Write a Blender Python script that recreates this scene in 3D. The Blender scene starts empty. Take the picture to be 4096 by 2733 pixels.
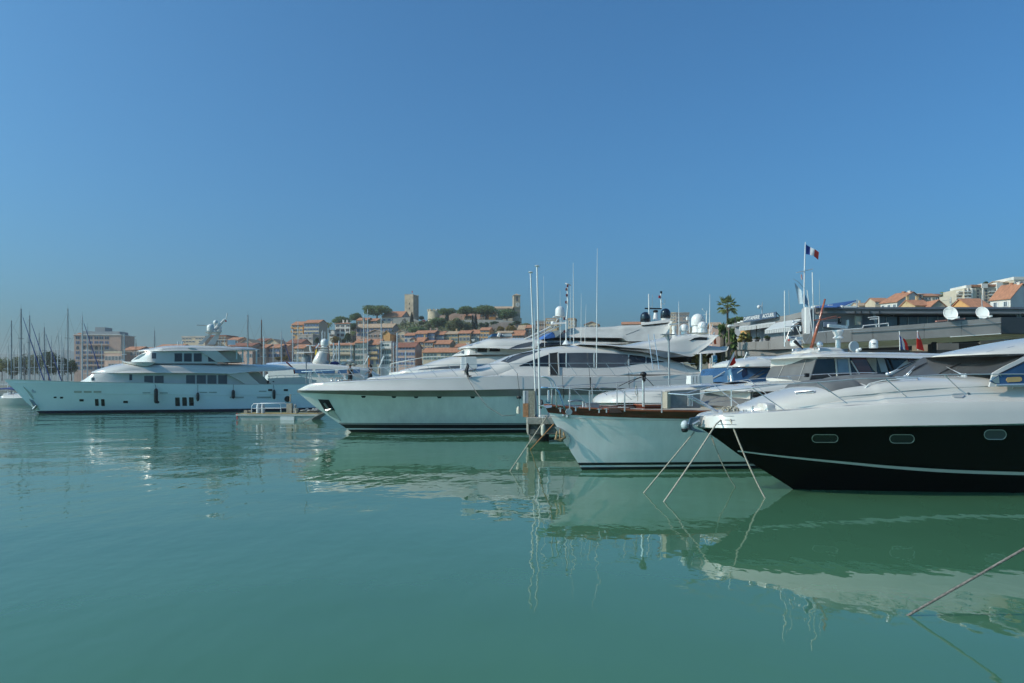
import bpy, math, random
from mathutils import Vector, Matrix
random.seed(7)
SC = bpy.context.scene
COL = SC.collection

# ------------------------------------------------------------------ camera, sky, sun, exposure
F, CX, YH, H = 2950.0, 2048.0, 1540.0, 3.0      # focal length and horizon of the photograph (pixels), eye height (m)
cam = bpy.data.cameras.new('camera')
cam.sensor_width = 36.0
cam.lens = F / 4096.0 * 36.0
cam.shift_y = (YH - 1366.5) / 4096.0
cam.clip_start, cam.clip_end = 0.1, 30000.0
camo = bpy.data.objects.new('camera', cam)
camo.location = (0, 0, H)
camo.rotation_euler = (math.radians(90), 0, 0)
COL.objects.link(camo)
SC.camera = camo

SUN = Vector((-0.79, -0.235, 0.56)).normalized()  # towards the sun
world = bpy.data.worlds.new('World')
SC.world = world
world.use_nodes = True
wn, wl = world.node_tree.nodes, world.node_tree.links
bg = wn['Background']
sky = wn.new('ShaderNodeTexSky')
sky.sky_type = 'NISHITA'
sky.sun_disc = False
sky.sun_elevation = math.asin(SUN.z)
sky.sun_rotation = math.atan2(SUN.x, SUN.y)
sky.altitude = 0
sky.air_density = 1.0
sky.dust_density = 4.4
sky.ozone_density = 5.0
tint = wn.new('ShaderNodeMix'); tint.data_type = 'RGBA'; tint.blend_type = 'MULTIPLY'   # the clear, deep blue of a dry autumn sky
tint.inputs['Factor'].default_value = 1.0
tint.inputs[7].default_value = (0.465, 1.01, 1.26, 1)
wl.new(sky.outputs[0], tint.inputs[6])
wl.new(tint.outputs[2], bg.inputs['Color'])
bg.inputs['Strength'].default_value = 0.15

sund = bpy.data.lights.new('sun', 'SUN')
sund.energy = 3.9
sund.angle = math.radians(0.53)
sund.color = (1.0, 0.87, 0.72)
suno = bpy.data.objects.new('sun', sund)
suno.rotation_euler = (-SUN).to_track_quat('-Z', 'Y').to_euler()
COL.objects.link(suno)

SC.view_settings.view_transform = 'Standard'
SC.view_settings.look = 'None'
SC.view_settings.exposure = -0.2
SC.view_settings.gamma = 1.0
SC.view_settings.use_curve_mapping = False
SC.render.engine = 'CYCLES'
SC.cycles.max_bounces = 7
SC.cycles.glossy_bounces = 5
SC.cycles.transmission_bounces = 5
SC.cycles.transparent_max_bounces = 6
SC.cycles.caustics_reflective = True
SC.cycles.blur_glossy = 0.15
SC.cycles.caustics_refractive = False
SC.cycles.sample_clamp_indirect = 4.0
SC.cycles.use_denoising = True

# ------------------------------------------------------------------ materials
MATS = {}
def M(name, rgb, rough=0.5, metal=0.0, var=0.10, scale=2.0, bump=0.0, bscale=20.0, coat=0.0, spec=0.5, streak=None, trans=0.0):
    if name in MATS: return MATS[name]
    m = bpy.data.materials.new(name); m.use_nodes = True
    nt = m.node_tree; N = nt.nodes; Lk = nt.links
    b = N['Principled BSDF']
    b.inputs['Roughness'].default_value = rough
    b.inputs['Metallic'].default_value = metal
    b.inputs['Specular IOR Level'].default_value = spec
    if coat: b.inputs['Coat Weight'].default_value = coat; b.inputs['Coat Roughness'].default_value = 0.05
    tc = N.new('ShaderNodeTexCoord')
    src = tc.outputs['Object']
    if streak:
        mp = N.new('ShaderNodeMapping'); mp.inputs['Scale'].default_value = streak
        Lk.new(src, mp.inputs['Vector']); src = mp.outputs['Vector']
    nz = N.new('ShaderNodeTexNoise'); nz.inputs['Scale'].default_value = scale; nz.inputs['Detail'].default_value = 5
    nz.inputs['Roughness'].default_value = 0.62
    Lk.new(src, nz.inputs['Vector'])
    rp = N.new('ShaderNodeValToRGB')
    a = [max(0.0, c * (1 - 1.6 * var)) for c in rgb]; d = [min(1.0, c * (1 + 1.3 * var)) for c in rgb]
    rp.color_ramp.elements[0].position = 0.30; rp.color_ramp.elements[0].color = (*a, 1)
    rp.color_ramp.elements[1].position = 0.72; rp.color_ramp.elements[1].color = (*d, 1)
    Lk.new(nz.outputs['Fac'], rp.inputs['Fac'])
    Lk.new(rp.outputs['Color'], b.inputs['Base Color'])
    if bump:
        n2 = N.new('ShaderNodeTexNoise'); n2.inputs['Scale'].default_value = bscale; n2.inputs['Detail'].default_value = 4
        Lk.new(tc.outputs['Object'], n2.inputs['Vector'])
        bp = N.new('ShaderNodeBump'); bp.inputs['Strength'].default_value = bump; bp.inputs['Distance'].default_value = 0.05
        Lk.new(n2.outputs['Fac'], bp.inputs['Height']); Lk.new(bp.outputs['Normal'], b.inputs['Normal'])
    if trans:                            # thin cloth or leaf: some light comes through
        tl = N.new('ShaderNodeBsdfTranslucent'); Lk.new(rp.outputs['Color'], tl.inputs['Color']); mx = N.new('ShaderNodeMixShader'); mx.inputs[0].default_value = trans
        Lk.new(b.outputs[0], mx.inputs[1]); Lk.new(tl.outputs[0], mx.inputs[2]); Lk.new(mx.outputs[0], N['Material Output'].inputs['Surface'])
    MATS[name] = m
    return m

GEL = M('gelcoat_white', (0.60, 0.555, 0.495), 0.22, var=0.035, scale=0.5, coat=0.4)
GELW = M('hull_paint_pale', (0.80, 0.77, 0.71), 0.10, var=0.06, scale=0.9, coat=0.7, streak=(2.2, 2.2, 0.22))
GELA = M('hull_paint_white', (0.88, 0.87, 0.85), 0.12, var=0.03, scale=0.3, coat=0.5)
GELD = M('deck_white', (0.62, 0.59, 0.54), 0.42, var=0.05, scale=0.8)
BLACKH = M('hull_paint_black', (0.004, 0.0045, 0.0045), 0.12, var=0.2, scale=0.5, spec=0.15)
NAVY = M('boot_navy', (0.012, 0.018, 0.045), 0.25, var=0.2)
BOOT = M('boot_black', (0.012, 0.013, 0.014), 0.3, var=0.3, scale=1.5)
GLASS = M('tinted_glass', (0.020, 0.022, 0.026), 0.04, var=0.25, scale=0.7, spec=0.6)
GLASSB = M('blue_glass', (0.035, 0.085, 0.17), 0.05, var=0.2, scale=0.8, spec=0.7)
GLASSG = M('smoked_glass', (0.075, 0.078, 0.083), 0.06, var=0.15, scale=0.5, spec=0.6)
CHROME = M('stainless_steel', (0.66, 0.66, 0.66), 0.22, 0.55, var=0.08, scale=6)
STEEL = M('dull_steel', (0.36, 0.37, 0.38), 0.35, 0.9, var=0.15, scale=8)
BANDM = M('metallic_band', (0.27, 0.24, 0.205), 0.28, 0.2, var=0.12, scale=0.6)
MAHOG = M('varnished_mahogany', (0.12, 0.022, 0.010), 0.10, var=0.35, scale=1.0, coat=0.8, streak=(0.3, 3, 8))
MAHOGL = M('varnished_teak', (0.36, 0.10, 0.045), 0.18, var=0.3, scale=1.2, coat=0.6, streak=(0.4, 4, 6))
TEAK = M('bleached_teak', (0.42, 0.36, 0.28), 0.7, var=0.15, scale=3, streak=(0.3, 10, 1))
CANVAS = M('grey_canvas', (0.115, 0.115, 0.115), 0.85, var=0.12, scale=1.2, bump=0.15, bscale=6)
CANVASL = M('light_canvas', (0.48, 0.46, 0.42), 0.8, var=0.08, scale=1.5, bump=0.25, bscale=4)
MESHC = M('beige_mesh', (0.36, 0.32, 0.25), 0.9, var=0.1, scale=3)
RUBBER = M('black_rubber', (0.012, 0.012, 0.013), 0.55, var=0.3, scale=6)
ROPE = M('pale_rope', (0.46, 0.40, 0.31), 0.85, var=0.2, scale=30, bump=0.5, bscale=60)
ROPED = M('weathered_rope', (0.20, 0.17, 0.15), 0.9, var=0.4, scale=25, bump=0.6, bscale=50)
ROPEO = M('orange_rope', (0.42, 0.17, 0.06), 0.85, var=0.3, scale=20)
WHITEP = M('white_paint', (0.70, 0.68, 0.64), 0.3, var=0.04, scale=2)
PLASW = M('white_plastic', (0.70, 0.68, 0.64), 0.25, var=0.03, scale=2, coat=0.2)
NAVYD = M('navy_dome', (0.006, 0.008, 0.016), 0.08, var=0.1, coat=0.5)
FENDW = M('cream_fender', (0.58, 0.53, 0.42), 0.5, var=0.12, scale=4)
BEIGEW = M('beige_bulkhead', (0.50, 0.43, 0.35), 0.6, var=0.06)
BLUEC = M('blue_canvas', (0.05, 0.14, 0.38), 0.8, var=0.15, scale=3)
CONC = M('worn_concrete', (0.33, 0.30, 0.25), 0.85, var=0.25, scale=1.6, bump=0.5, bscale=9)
CONCD = M('wet_shaded_concrete', (0.12, 0.115, 0.10), 0.6, var=0.4, scale=2.5, bump=0.6, bscale=8)  # wet foot of the pier, and the shade painted on its front
RUST = M('rusty_iron', (0.36, 0.22, 0.10), 0.75, var=0.4, scale=7)
RED = M('signal_red', (0.55, 0.035, 0.03), 0.6, var=0.08)
REDF = M('flag_red', (0.72, 0.07, 0.05), 0.8, var=0.08, trans=.65)
BLUEF = M('flag_blue', (0.03, 0.06, 0.26), 0.8, var=0.08, trans=.45)
WHITEF = M('flag_white', (0.70, 0.70, 0.70), 0.8, var=0.05, trans=.45)
YELF = M('flag_yellow', (0.62, 0.42, 0.05), 0.8, var=0.08)
GRNF = M('flag_green', (0.03, 0.25, 0.08), 0.8, var=0.08)
ORANGE = M('orange_cloth', (0.55, 0.16, 0.03), 0.8, var=0.1)
ALU = M('grey_aluminium', (0.42, 0.43, 0.43), 0.4, 0.5, var=0.1, scale=4)
SLATE = M('fascia_grey', (0.24, 0.225, 0.21), 0.5, var=0.10, scale=0.6)
SLATED = M('fascia_dark', (0.06, 0.062, 0.065), 0.5, var=0.15, scale=0.6)
DARK = M('dark_interior', (0.012, 0.012, 0.013), 0.8, var=0.3)

# ------------------------------------------------------------------ geometry helpers
def P(px, py, Y):                       # a point of the photograph at its true distance Y (m)
    return Vector(((px - CX) / F * Y, Y, H - (py - YH) / F * Y))
def V(ox, oy, s): return lambda x, y: (ox + s * x, oy + s * y)
v1 = V(0, 1150, .35070); v2 = V(600, 1150, .35070); v3 = V(1100, 1100, .25532); v4 = V(1600, 1100, .25532)
v5 = V(1150, 1300, .34043); v6 = V(1900, 950, .35070); v7 = V(2500, 1100, .25532); v8 = V(1950, 1400, .28694)
w1 = V(2150, 1300, .38259); w2 = V(2850, 950, .31881); w3 = V(3400, 1050, .29617); w4 = V(2750, 1350, .29787)
w5 = V(3350, 1300, .31745); w6 = V(2700, 1600, .29787); w7 = V(3300, 1600, .33872); w8 = V(2000, 1900, .89191)

def lerp(a, b, t): return a + (b - a) * t
def interp(pts, x):
    if x <= pts[0][0]: return pts[0][1]
    for (a, b), (c, d) in zip(pts, pts[1:]):
        if x <= c: return b + (d - b) * (x - a) / (c - a) if c > a else d
    return pts[-1][1]
def pchip(pts):                         # smooth monotone interpolation through (x, y)
    n = len(pts)
    if n < 3: return lambda x: interp(pts, x)
    h = [pts[i + 1][0] - pts[i][0] for i in range(n - 1)]
    d = [(pts[i + 1][1] - pts[i][1]) / h[i] if h[i] else 0 for i in range(n - 1)]
    m = [d[0]] + [0] * (n - 2) + [d[-1]]
    for i in range(1, n - 1):
        if d[i - 1] * d[i] > 0:
            a, b = 2 * h[i] + h[i - 1], h[i] + 2 * h[i - 1]
            m[i] = (a + b) / (a / d[i - 1] + b / d[i])
    def f(x):
        if x <= pts[0][0]: return pts[0][1]
        if x >= pts[-1][0]: return pts[-1][1]
        for i in range(n - 1):
            if x <= pts[i + 1][0]:
                t = (x - pts[i][0]) / h[i]
                return (pts[i][1] * (1 + 2 * t) * (1 - t) ** 2 + h[i] * m[i] * t * (1 - t) ** 2 +
                        pts[i + 1][1] * t * t * (3 - 2 * t) - h[i] * m[i + 1] * t * t * (1 - t))
    return f

class MB:
    """collects geometry for ONE mesh"""
    def __init__(s): s.v = []; s.f = []; s.mi = []
    def add(s, verts, faces, mi=0):
        o = len(s.v); s.v += [tuple(p) for p in verts]
        s.f += [tuple(i + o for i in f) for f in faces]; s.mi += [mi] * len(faces); return s
    def box(s, a, b, mi=0):
        x0, y0, z0 = a; x1, y1, z1 = b
        v = [(x0, y0, z0), (x1, y0, z0), (x1, y1, z0), (x0, y1, z0), (x0, y0, z1), (x1, y0, z1), (x1, y1, z1), (x0, y1, z1)]
        return s.add(v, [(0, 3, 2, 1), (4, 5, 6, 7), (0, 1, 5, 4), (1, 2, 6, 5), (2, 3, 7, 6), (3, 0, 4, 7)], mi)
    def hexa(s, v, mi=0):               # 4 bottom points, 4 top points
        return s.add(v, [(0, 3, 2, 1), (4, 5, 6, 7), (0, 1, 5, 4), (1, 2, 6, 5), (2, 3, 7, 6), (3, 0, 4, 7)], mi)
    def obox(s, c, sx, sy, sz, M3=None, mi=0):
        v = [Vector((x * sx / 2, y * sy / 2, z * sz / 2)) for z in (-1, 1) for x, y in ((-1, -1), (1, -1), (1, 1), (-1, 1))]
        if M3 is not None: v = [M3 @ p for p in v]
        return s.hexa([p + Vector(c) for p in v], mi)
    def tube(s, pts, r, n=6, mi=0, caps=True):
        pts = [Vector(p) for p in pts]; rs = r if isinstance(r, (list, tuple)) else [r] * len(pts)
        vs = []; fs = []; up = None
        for i, p in enumerate(pts):
            t = (pts[min(i + 1, len(pts) - 1)] - pts[max(i - 1, 0)])
            if t.length < 1e-9: t = Vector((0, 0, 1))
            t.normalize()
            if up is None:
                up = Vector((0, 0, 1)) if abs(t.z) < .9 else Vector((0, 1, 0))
            a = t.cross(up)
            if a.length < 1e-6: a = t.cross(Vector((1, 0, 0)))
            a.normalize(); b = t.cross(a).normalized(); up = -b if False else up
            for k in range(n):
                q = 2 * math.pi * k / n
                vs.append(p + (a * math.cos(q) + b * math.sin(q)) * rs[i])
        for i in range(len(pts) - 1):
            for k in range(n):
                fs.append((i * n + k, i * n + (k + 1) % n, (i + 1) * n + (k + 1) % n, (i + 1) * n + k))
        if caps: fs.append(tuple(range(n - 1, -1, -1))); fs.append(tuple(range((len(pts) - 1) * n, len(pts) * n)))
        return s.add(vs, fs, mi)
    def lathe(s, c, prof, n=14, axis='z', mi=0):   # prof: (radius, height) from bottom to top
        vs = []; fs = []; c = Vector(c)
        for r, h in prof:
            for k in range(n):
                q = 2 * math.pi * k / n
                p = (r * math.cos(q), r * math.sin(q), h)
                if axis == 'x': p = (h, r * math.cos(q), r * math.sin(q))
                if axis == 'y': p = (r * math.cos(q), h, r * math.sin(q))
                vs.append(c + Vector(p))
        for i in range(len(prof) - 1):
            for k in range(n):
                fs.append((i * n + k, i * n + (k + 1) % n, (i + 1) * n + (k + 1) % n, (i + 1) * n + k))
        fs.append(tuple(range(n - 1, -1, -1))); fs.append(tuple(range((len(prof) - 1) * n, len(prof) * n)))
        return s.add(vs, fs, mi)
    def dome(s, c, r, h0, n=16, mi=0):   # upright capsule half: cylinder of height h0 under a hemisphere, c is the base centre
        prof = [(r * .8, 0), (r * .97, .04 * r), (r, .15 * r), (r, h0)]
        prof += [(r * math.cos(a), h0 + r * math.sin(a)) for a in [math.pi / 2 * k / 6 for k in range(1, 6)]] + [(r * .03, h0 + r)]
        return s.lathe(c, prof, n, mi=mi)
    def ball(s, c, r, n=12, sz=1.0, mi=0):
        return s.lathe(c, [(max(.02 * r, r * math.cos(a)), sz * r * math.sin(a)) for a in [-math.pi / 2 + math.pi * k / 8 for k in range(9)]], n, mi=mi)
    def plate(s, pts, d, mi=0):         # closed outline extruded along vector d
        n = len(pts); d = Vector(d); a = [Vector(p) for p in pts]
        vs = a + [p + d for p in a]
        fs = [tuple(range(n - 1, -1, -1)), tuple(range(n, 2 * n))] + [(i, (i + 1) % n, n + (i + 1) % n, n + i) for i in range(n)]
        return s.add(vs, fs, mi)
    def sheet(s, A, B, d, mi=0):        # strip between polylines A (top) and B (bottom), given thickness d
        n = len(A); d = Vector(d)
        vs = [Vector(p) for p in A] + [Vector(p) for p in B]; vs += [p + d for p in vs]
        fs = []
        for i in range(n - 1):
            fs += [(i, i + 1, n + i + 1, n + i), (2 * n + i, 3 * n + i, 3 * n + i + 1, 2 * n + i + 1),
                   (i, 2 * n + i, 2 * n + i + 1, i + 1), (n + i, n + i + 1, 3 * n + i + 1, 3 * n + i)]
        fs += [(0, n, 3 * n, 2 * n), (n - 1, 3 * n - 1, 4 * n - 1, 2 * n - 1)]
        return s.add(vs, fs, mi)
    def grid(s, rows, closed=False, mi=0):
        n = len(rows[0]); vs = [p for r in rows for p in r]; fs = []
        for i in range(len(rows) - 1):
            for k in range(n - (0 if closed else 1)):
                fs.append((i * n + k, i * n + (k + 1) % n, (i + 1) * n + (k + 1) % n, (i + 1) * n + k))
        return s.add(vs, fs, mi)
    def build(s, name, mats, parent=None, smooth=False, label=None, kind=None, off=None):
        me = bpy.data.meshes.new(name)
        vs = s.v if off is None else [(x - off[0], y - off[1], z - off[2]) for x, y, z in s.v]
        me.from_pydata(vs, [], s.f)
        for m in (mats if isinstance(mats, (list, tuple)) else [mats]): me.materials.append(m)
        if any(s.mi): me.polygons.foreach_set('material_index', s.mi)
        if smooth: me.polygons.foreach_set('use_smooth', [True] * len(me.polygons))
        me.update()
        if smooth: fix_normals(me)
        if smooth and smooth != 'all':
            me.set_sharp_from_angle(angle=math.radians(38 if smooth is True else smooth))
        o = bpy.data.objects.new(name, me); COL.objects.link(o)
        if parent is not None: o.parent = parent
        if label: o['label'] = label
        if kind: o['kind'] = kind
        return o
def fix_normals(me):
    import bmesh
    b = bmesh.new(); b.from_mesh(me); bmesh.ops.recalc_face_normals(b, faces=b.faces); b.to_mesh(me); b.free()

def tag(o, label, cat, group=None):
    o['label'] = label; o['category'] = cat
    if group: o['group'] = group
    return o
def empty(name, loc, label, cat, rot=0.0, group=None):
    o = bpy.data.objects.new(name, None); COL.objects.link(o)
    o.location = loc; o.rotation_euler = (0, 0, rot); o.empty_display_size = .2
    return tag(o, label, cat, group)
def dup(o, parent=None, **kw):
    c = o.copy(); COL.objects.link(c)
    if parent is not None: c.parent = parent
    for k, v in kw.items(): setattr(c, k, v)
    return c
def single(name, mb, mats, label, cat, base, group=None, smooth=False):   # a thing that is one mesh, its origin at its base
    o = mb.build(name, mats, smooth=smooth, off=base); o.location = base
    return tag(o, label, cat, group)

class Frame:
    """a thing with its own frame: local x along, y across (camera side negative), z up"""
    def __init__(s, name, label, cat, X0, Y0, deg=0.0, z0=0.0, group=None):
        s.X0, s.Y0, s.z0 = X0, Y0, z0; s.a = math.radians(deg); s.c, s.n = math.cos(s.a), math.sin(s.a)
        s.o = empty(name, (X0, Y0, z0), label, cat, s.a, group)
    def L(s, px, py, t=0.0):            # the photograph's point on the local plane y = t
        k = (px - CX) / F
        q = (k * (s.Y0 + t * s.c) - s.X0 + t * s.n) / (s.c - k * s.n)
        Y = s.Y0 + q * s.n + t * s.c
        return Vector((q, t, H - (py - YH) * Y / F - s.z0))
    def W(s, p):
        return Vector((s.X0 + p[0] * s.c - p[1] * s.n, s.Y0 + p[0] * s.n + p[1] * s.c, s.z0 + p[2]))
    def on(s, surf, px, py, off=0.02):  # the photograph's point on the camera side of a hull or shell
        t = -surf.y_at(*surf.guess())
        for _ in range(10):
            p = s.L(px, py, t); t = lerp(t, -surf.y_at(p.x, p.z) - off, .7)
        p = s.L(px, py, t); return p
    def on_top(s, surf, px, py, off=0.01):   # the photograph's point on the crowned top of a shell
        best = None
        for i in range(121):
            t = lerp(-1, 1, i / 120) * 1.2 * surf.f[3](surf.guess()[0]); p = s.L(px, py, t); z = surf.top(p.x, t)
            d = abs(p.z - z)
            if best is None or d < best[0] - 1e-6: best = (d, p, z)
        p = best[1]; p.z += off; return p
    def part(s, name, mb, mats, parent=None, smooth=False, label=None, kind=None):
        return mb.build(name, mats, parent or s.o, smooth, label, kind)
    def tube(s, name, pts, r, mat=None, parent=None, n=6, label=None):
        return MB().tube(pts, r, n).build(name, mat or CHROME, parent or s.o, 50, label)
    def pane(s, name, surf, top, bot, mat, off=0.02, thick=0.05, parent=None, label=None, nsub=1):
        nv = 1 if thick > .055 and len(top) < 3 else 3; n = len(top)
        R = [[s.on(surf, lerp(a[0], b[0], j / nv), lerp(a[1], b[1], j / nv), off) for a, b in zip(top, bot)] for j in range(nv + 1)]
        m = MB().grid(R); d = Vector((0, thick, 0))
        for e in (R[0], R[-1], [r[0] for r in R], [r[-1] for r in R]): m.grid([e, [p + d for p in e]])
        return m.build(name, mat, parent or s.o, True, label)
    def rect(s, name, surf, x0, y0, x1, y1, mat, off=0.02, thick=.05, n=3, parent=None, label=None):
        xs = [lerp(x0, x1, i / n) for i in range(n + 1)]
        return s.pane(name, surf, [(x, y0) for x in xs], [(x, y1) for x in xs], mat, off, thick, parent, label)

class Hull:
    def __init__(s, L, beam, stem, sheer, pw=1.5, ps=2.6, wl=.80, zb=-.5, full=.6, aft=.92):
        s.Len, s.B, s.stem, s.zb, s.pw, s.ps, s.wl, s.full, s.aft = L, beam / 2, stem, zb, pw, ps, wl, full, aft
        s.sheer = pchip(sheer)
    def guess(s): return (s.Len * .4, s.sheer(s.Len * .4) * .6)
    def s0(s, z): return interp(s.stem, z)
    def hb(s, u, z, sh):
        u = max(0., u); v = min(1., max(0., (z - s.zb) / (sh - s.zb)))
        f = 1 - (1 - min(1., u / s.full)) ** lerp(s.pw, s.ps, v)
        t = max(0, (u - s.full) / (1 - s.full)); t = t * t * (3 - 2 * t)
        return s.B * f * lerp(s.wl, 1, v ** .8) * (1 - (1 - s.aft) * t)
    def y_at(s, x, z):
        a = s.s0(z); return s.hb((x - a) / (s.Len - a), z, s.sheer(x))
    def pt(s, u, zf):                   # zf: number or function of s
        x = s.Len * u; z = 0
        for _ in range(4):
            z = zf(x) if callable(zf) else zf
            a = s.s0(z); x = a + (s.Len - a) * u
        return x, z
    def strip(s, z0, z1, rows=6, nu=36, off=0.0, u0=0., u1=1., sides=(-1, 1), thick=None):
        mb = MB()
        us = [u0 + (u1 - u0) * (i / nu) ** 1.6 for i in range(nu + 1)]
        for sd in sides:
            R = []
            for r in range(rows + 1):
                row = []
                for u in us:
                    _, za = s.pt(u, z0); _, zb_ = s.pt(u, z1); z = lerp(za, zb_, r / rows)
                    a = s.s0(z); x = a + (s.Len - a) * u
                    row.append((x - (off if u < .02 else 0), sd * (s.hb(u, z, s.sheer(x)) + off), z))
                R.append(row)
            mb.grid(R)
            if thick:
                mb.grid([[(x + thick, y - sd * thick, z) for x, y, z in R[0]], R[0]]); mb.grid([R[-1], [(x + thick, y - sd * thick, z) for x, y, z in R[-1]]])
        return mb
    def body(s, drop=0.0, rows=10, nu=40):
        mb = s.strip(s.zb, s.sheer, rows, nu)
        us = [(i / nu) ** 1.6 for i in range(nu + 1)]
        R = []
        for u in us:
            x, z = s.pt(u, s.sheer); y = max(.0, s.hb(u, z, z) - .06)
            R.append([(x + (.1 if u < .02 else 0), y * k, z - drop + .05 * (1 - k * k)) for k in (-1, -.5, 0, .5, 1)])
        mb.grid(R)
        n = 6; T = []
        for r in range(n + 1):
            z = lerp(s.zb, s.sheer(s.Len), r / n); y = s.hb(1, z, s.sheer(s.Len)); T.append([(s.Len, -y, z), (s.Len, 0, z), (s.Len, y, z)])
        mb.grid(T)
        return mb

class Shell:
    """rounded body lofted along x; stations (x, z_bottom, z_top, half width below, half width above)"""
    def __init__(s, st, r=.25, n=3.0, rf=None):
        st = sorted(st); s.st = st; s.r = r; s.n = n; s.rf = rf
        s.f = [pchip([(q[0], q[k]) for q in st]) for k in range(1, 5)]
    def guess(s):
        q = s.st[len(s.st) // 2]; return (q[0], lerp(q[1], q[2], .3))
    def rr(s, x): zb, zt = s.f[0](x), s.f[1](x); return min((s.rf(x) if s.rf else s.r), max(.005, (zt - zb) * .98))
    def y_at(s, x, z):
        zb, zt, wb, wt = [g(x) for g in s.f]; r = s.rr(x)
        if z <= zt - r: return lerp(wb, wt, max(0, (z - zb) / max(1e-4, zt - r - zb)))
        q = min(.86, (z - zt + r) / r); return wt * max(0., 1 - q ** s.n) ** (1 / s.n)
    def top(s, x, t):
        zb, zt, wb, wt = [g(x) for g in s.f]; r = s.rr(x); q = min(.995, abs(t) / max(.01, wt)); return zt - r + r * (1 - q ** s.n) ** (1 / s.n)
    def ring(s, x, na=7):
        zb, zt, wb, wt = [g(x) for g in s.f]; r = s.rr(x); k = 2 / s.n
        half = [(wb, zb), (lerp(wb, wt, .5), lerp(zb, zt - r, .5)), (wt, zt - r)]
        half += [(wt * math.cos(a) ** k, zt - r + r * math.sin(a) ** k) for a in [math.pi / 2 * i / na for i in range(1, na)]]
        return [(x, -y, z) for y, z in half] + [(x, 0, zt)] + [(x, y, z) for y, z in reversed(half)]
    def body(s, nx=40, bottom=True):
        x0, x1 = s.st[0][0], s.st[-1][0]; xs = sorted(set([lerp(x0, x1, i / nx) for i in range(nx + 1)] + [q[0] for q in s.st]))
        R = [s.ring(x) for x in xs]; mb = MB().grid(R, closed=bottom); n = len(R[0])
        mb.add(R[0], [tuple(range(n))]); mb.add(R[-1], [tuple(range(n - 1, -1, -1))])
        return mb

def px_shell(fr, rows, r=.25, n=3.0, tc=None, rf=None):
    """rows: (px, py_top, py_bottom, half width below, half width above); heights read on the plane y = -tc*width"""
    st = []
    for px, pt, pb, wb, wt in rows:
        k = 1.0 if tc is None else tc
        a = fr.L(px, pt, -wt * k); b = fr.L(px, pb, -wb * k); st.append((a.x, min(b.z, a.z - .01), a.z, wb, wt))
    return Shell(st, r, n, rf)
# ------------------------------------------------------------------ water and land
def water_material():
    m = bpy.data.materials.new('harbour_water'); m.use_nodes = True
    nt = m.node_tree; N = nt.nodes; Lk = nt.links; b = N['Principled BSDF']
    b.inputs['Roughness'].default_value = 0.015; b.inputs['IOR'].default_value = 1.40
    geo = N.new('ShaderNodeNewGeometry')
    def noise(scale, detail, sx=1, sy=1):
        mp = N.new('ShaderNodeMapping'); mp.inputs['Scale'].default_value = (scale * sx, scale * sy, scale)
        Lk.new(geo.outputs['Position'], mp.inputs['Vector'])
        n = N.new('ShaderNodeTexNoise'); n.inputs['Scale'].default_value = 1; n.inputs['Detail'].default_value = detail
        n.inputs['Roughness'].default_value = .5
        Lk.new(mp.outputs['Vector'], n.inputs['Vector']); return n.outputs['Fac']
    def math_(op, a, bb):
        n = N.new('ShaderNodeMath'); n.operation = op
        for i, q in enumerate((a, bb)):
            if isinstance(q, (int, float)): n.inputs[i].default_value = q
            else: Lk.new(q, n.inputs[i])
        return n.outputs[0]
    # breeze: calmer close to the moored boats, livelier in the open basin (towards -x, +y)
    sep = N.new('ShaderNodeSeparateXYZ'); Lk.new(geo.outputs['Position'], sep.inputs[0])
    mr = N.new('ShaderNodeMapRange'); mr.inputs['From Min'].default_value = 4; mr.inputs['From Max'].default_value = -26
    mr.inputs['To Min'].default_value = .75; mr.inputs['To Max'].default_value = 2.6
    Lk.new(sep.outputs['X'], mr.inputs['Value'])
    patch = math_('ADD', math_('MULTIPLY', noise(.05, 2), 1.2), .4)
    h = math_('ADD', math_('MULTIPLY', noise(.16, 1, 1, 1.5), .05), math_('MULTIPLY', noise(.62, 2, 2.1, 1.15), .0125))
    h2 = math_('ADD', math_('MULTIPLY', noise(2.6, 2), .0022), math_('MULTIPLY', noise(9.0, 2), .00010))
    h = math_('ADD', h, math_('MULTIPLY', h2, patch))
    h = math_('MULTIPLY', h, mr.outputs[0])
    bp = N.new('ShaderNodeBump'); bp.inputs['Strength'].default_value = 1; bp.inputs['Distance'].default_value = 1
    Lk.new(h, bp.inputs['Height']); Lk.new(bp.outputs['Normal'], b.inputs['Normal'])
    rp = N.new('ShaderNodeValToRGB')
    rp.color_ramp.elements[0].color = (0.056, 0.150, 0.080, 1); rp.color_ramp.elements[1].color = (0.072, 0.182, 0.100, 1)
    rp.color_ramp.elements[0].position = .3; rp.color_ramp.elements[1].position = .7
    Lk.new(noise(.11, 3), rp.inputs['Fac']); Lk.new(rp.outputs['Color'], b.inputs['Base Color'])
    return m
o = MB().add([(-6500, -80, 0), (6500, -80, 0), (6500, 6800, 0), (-6500, 6800, 0)], [(0, 1, 2, 3)]).build('harbour_water', water_material(), kind='structure')

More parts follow.
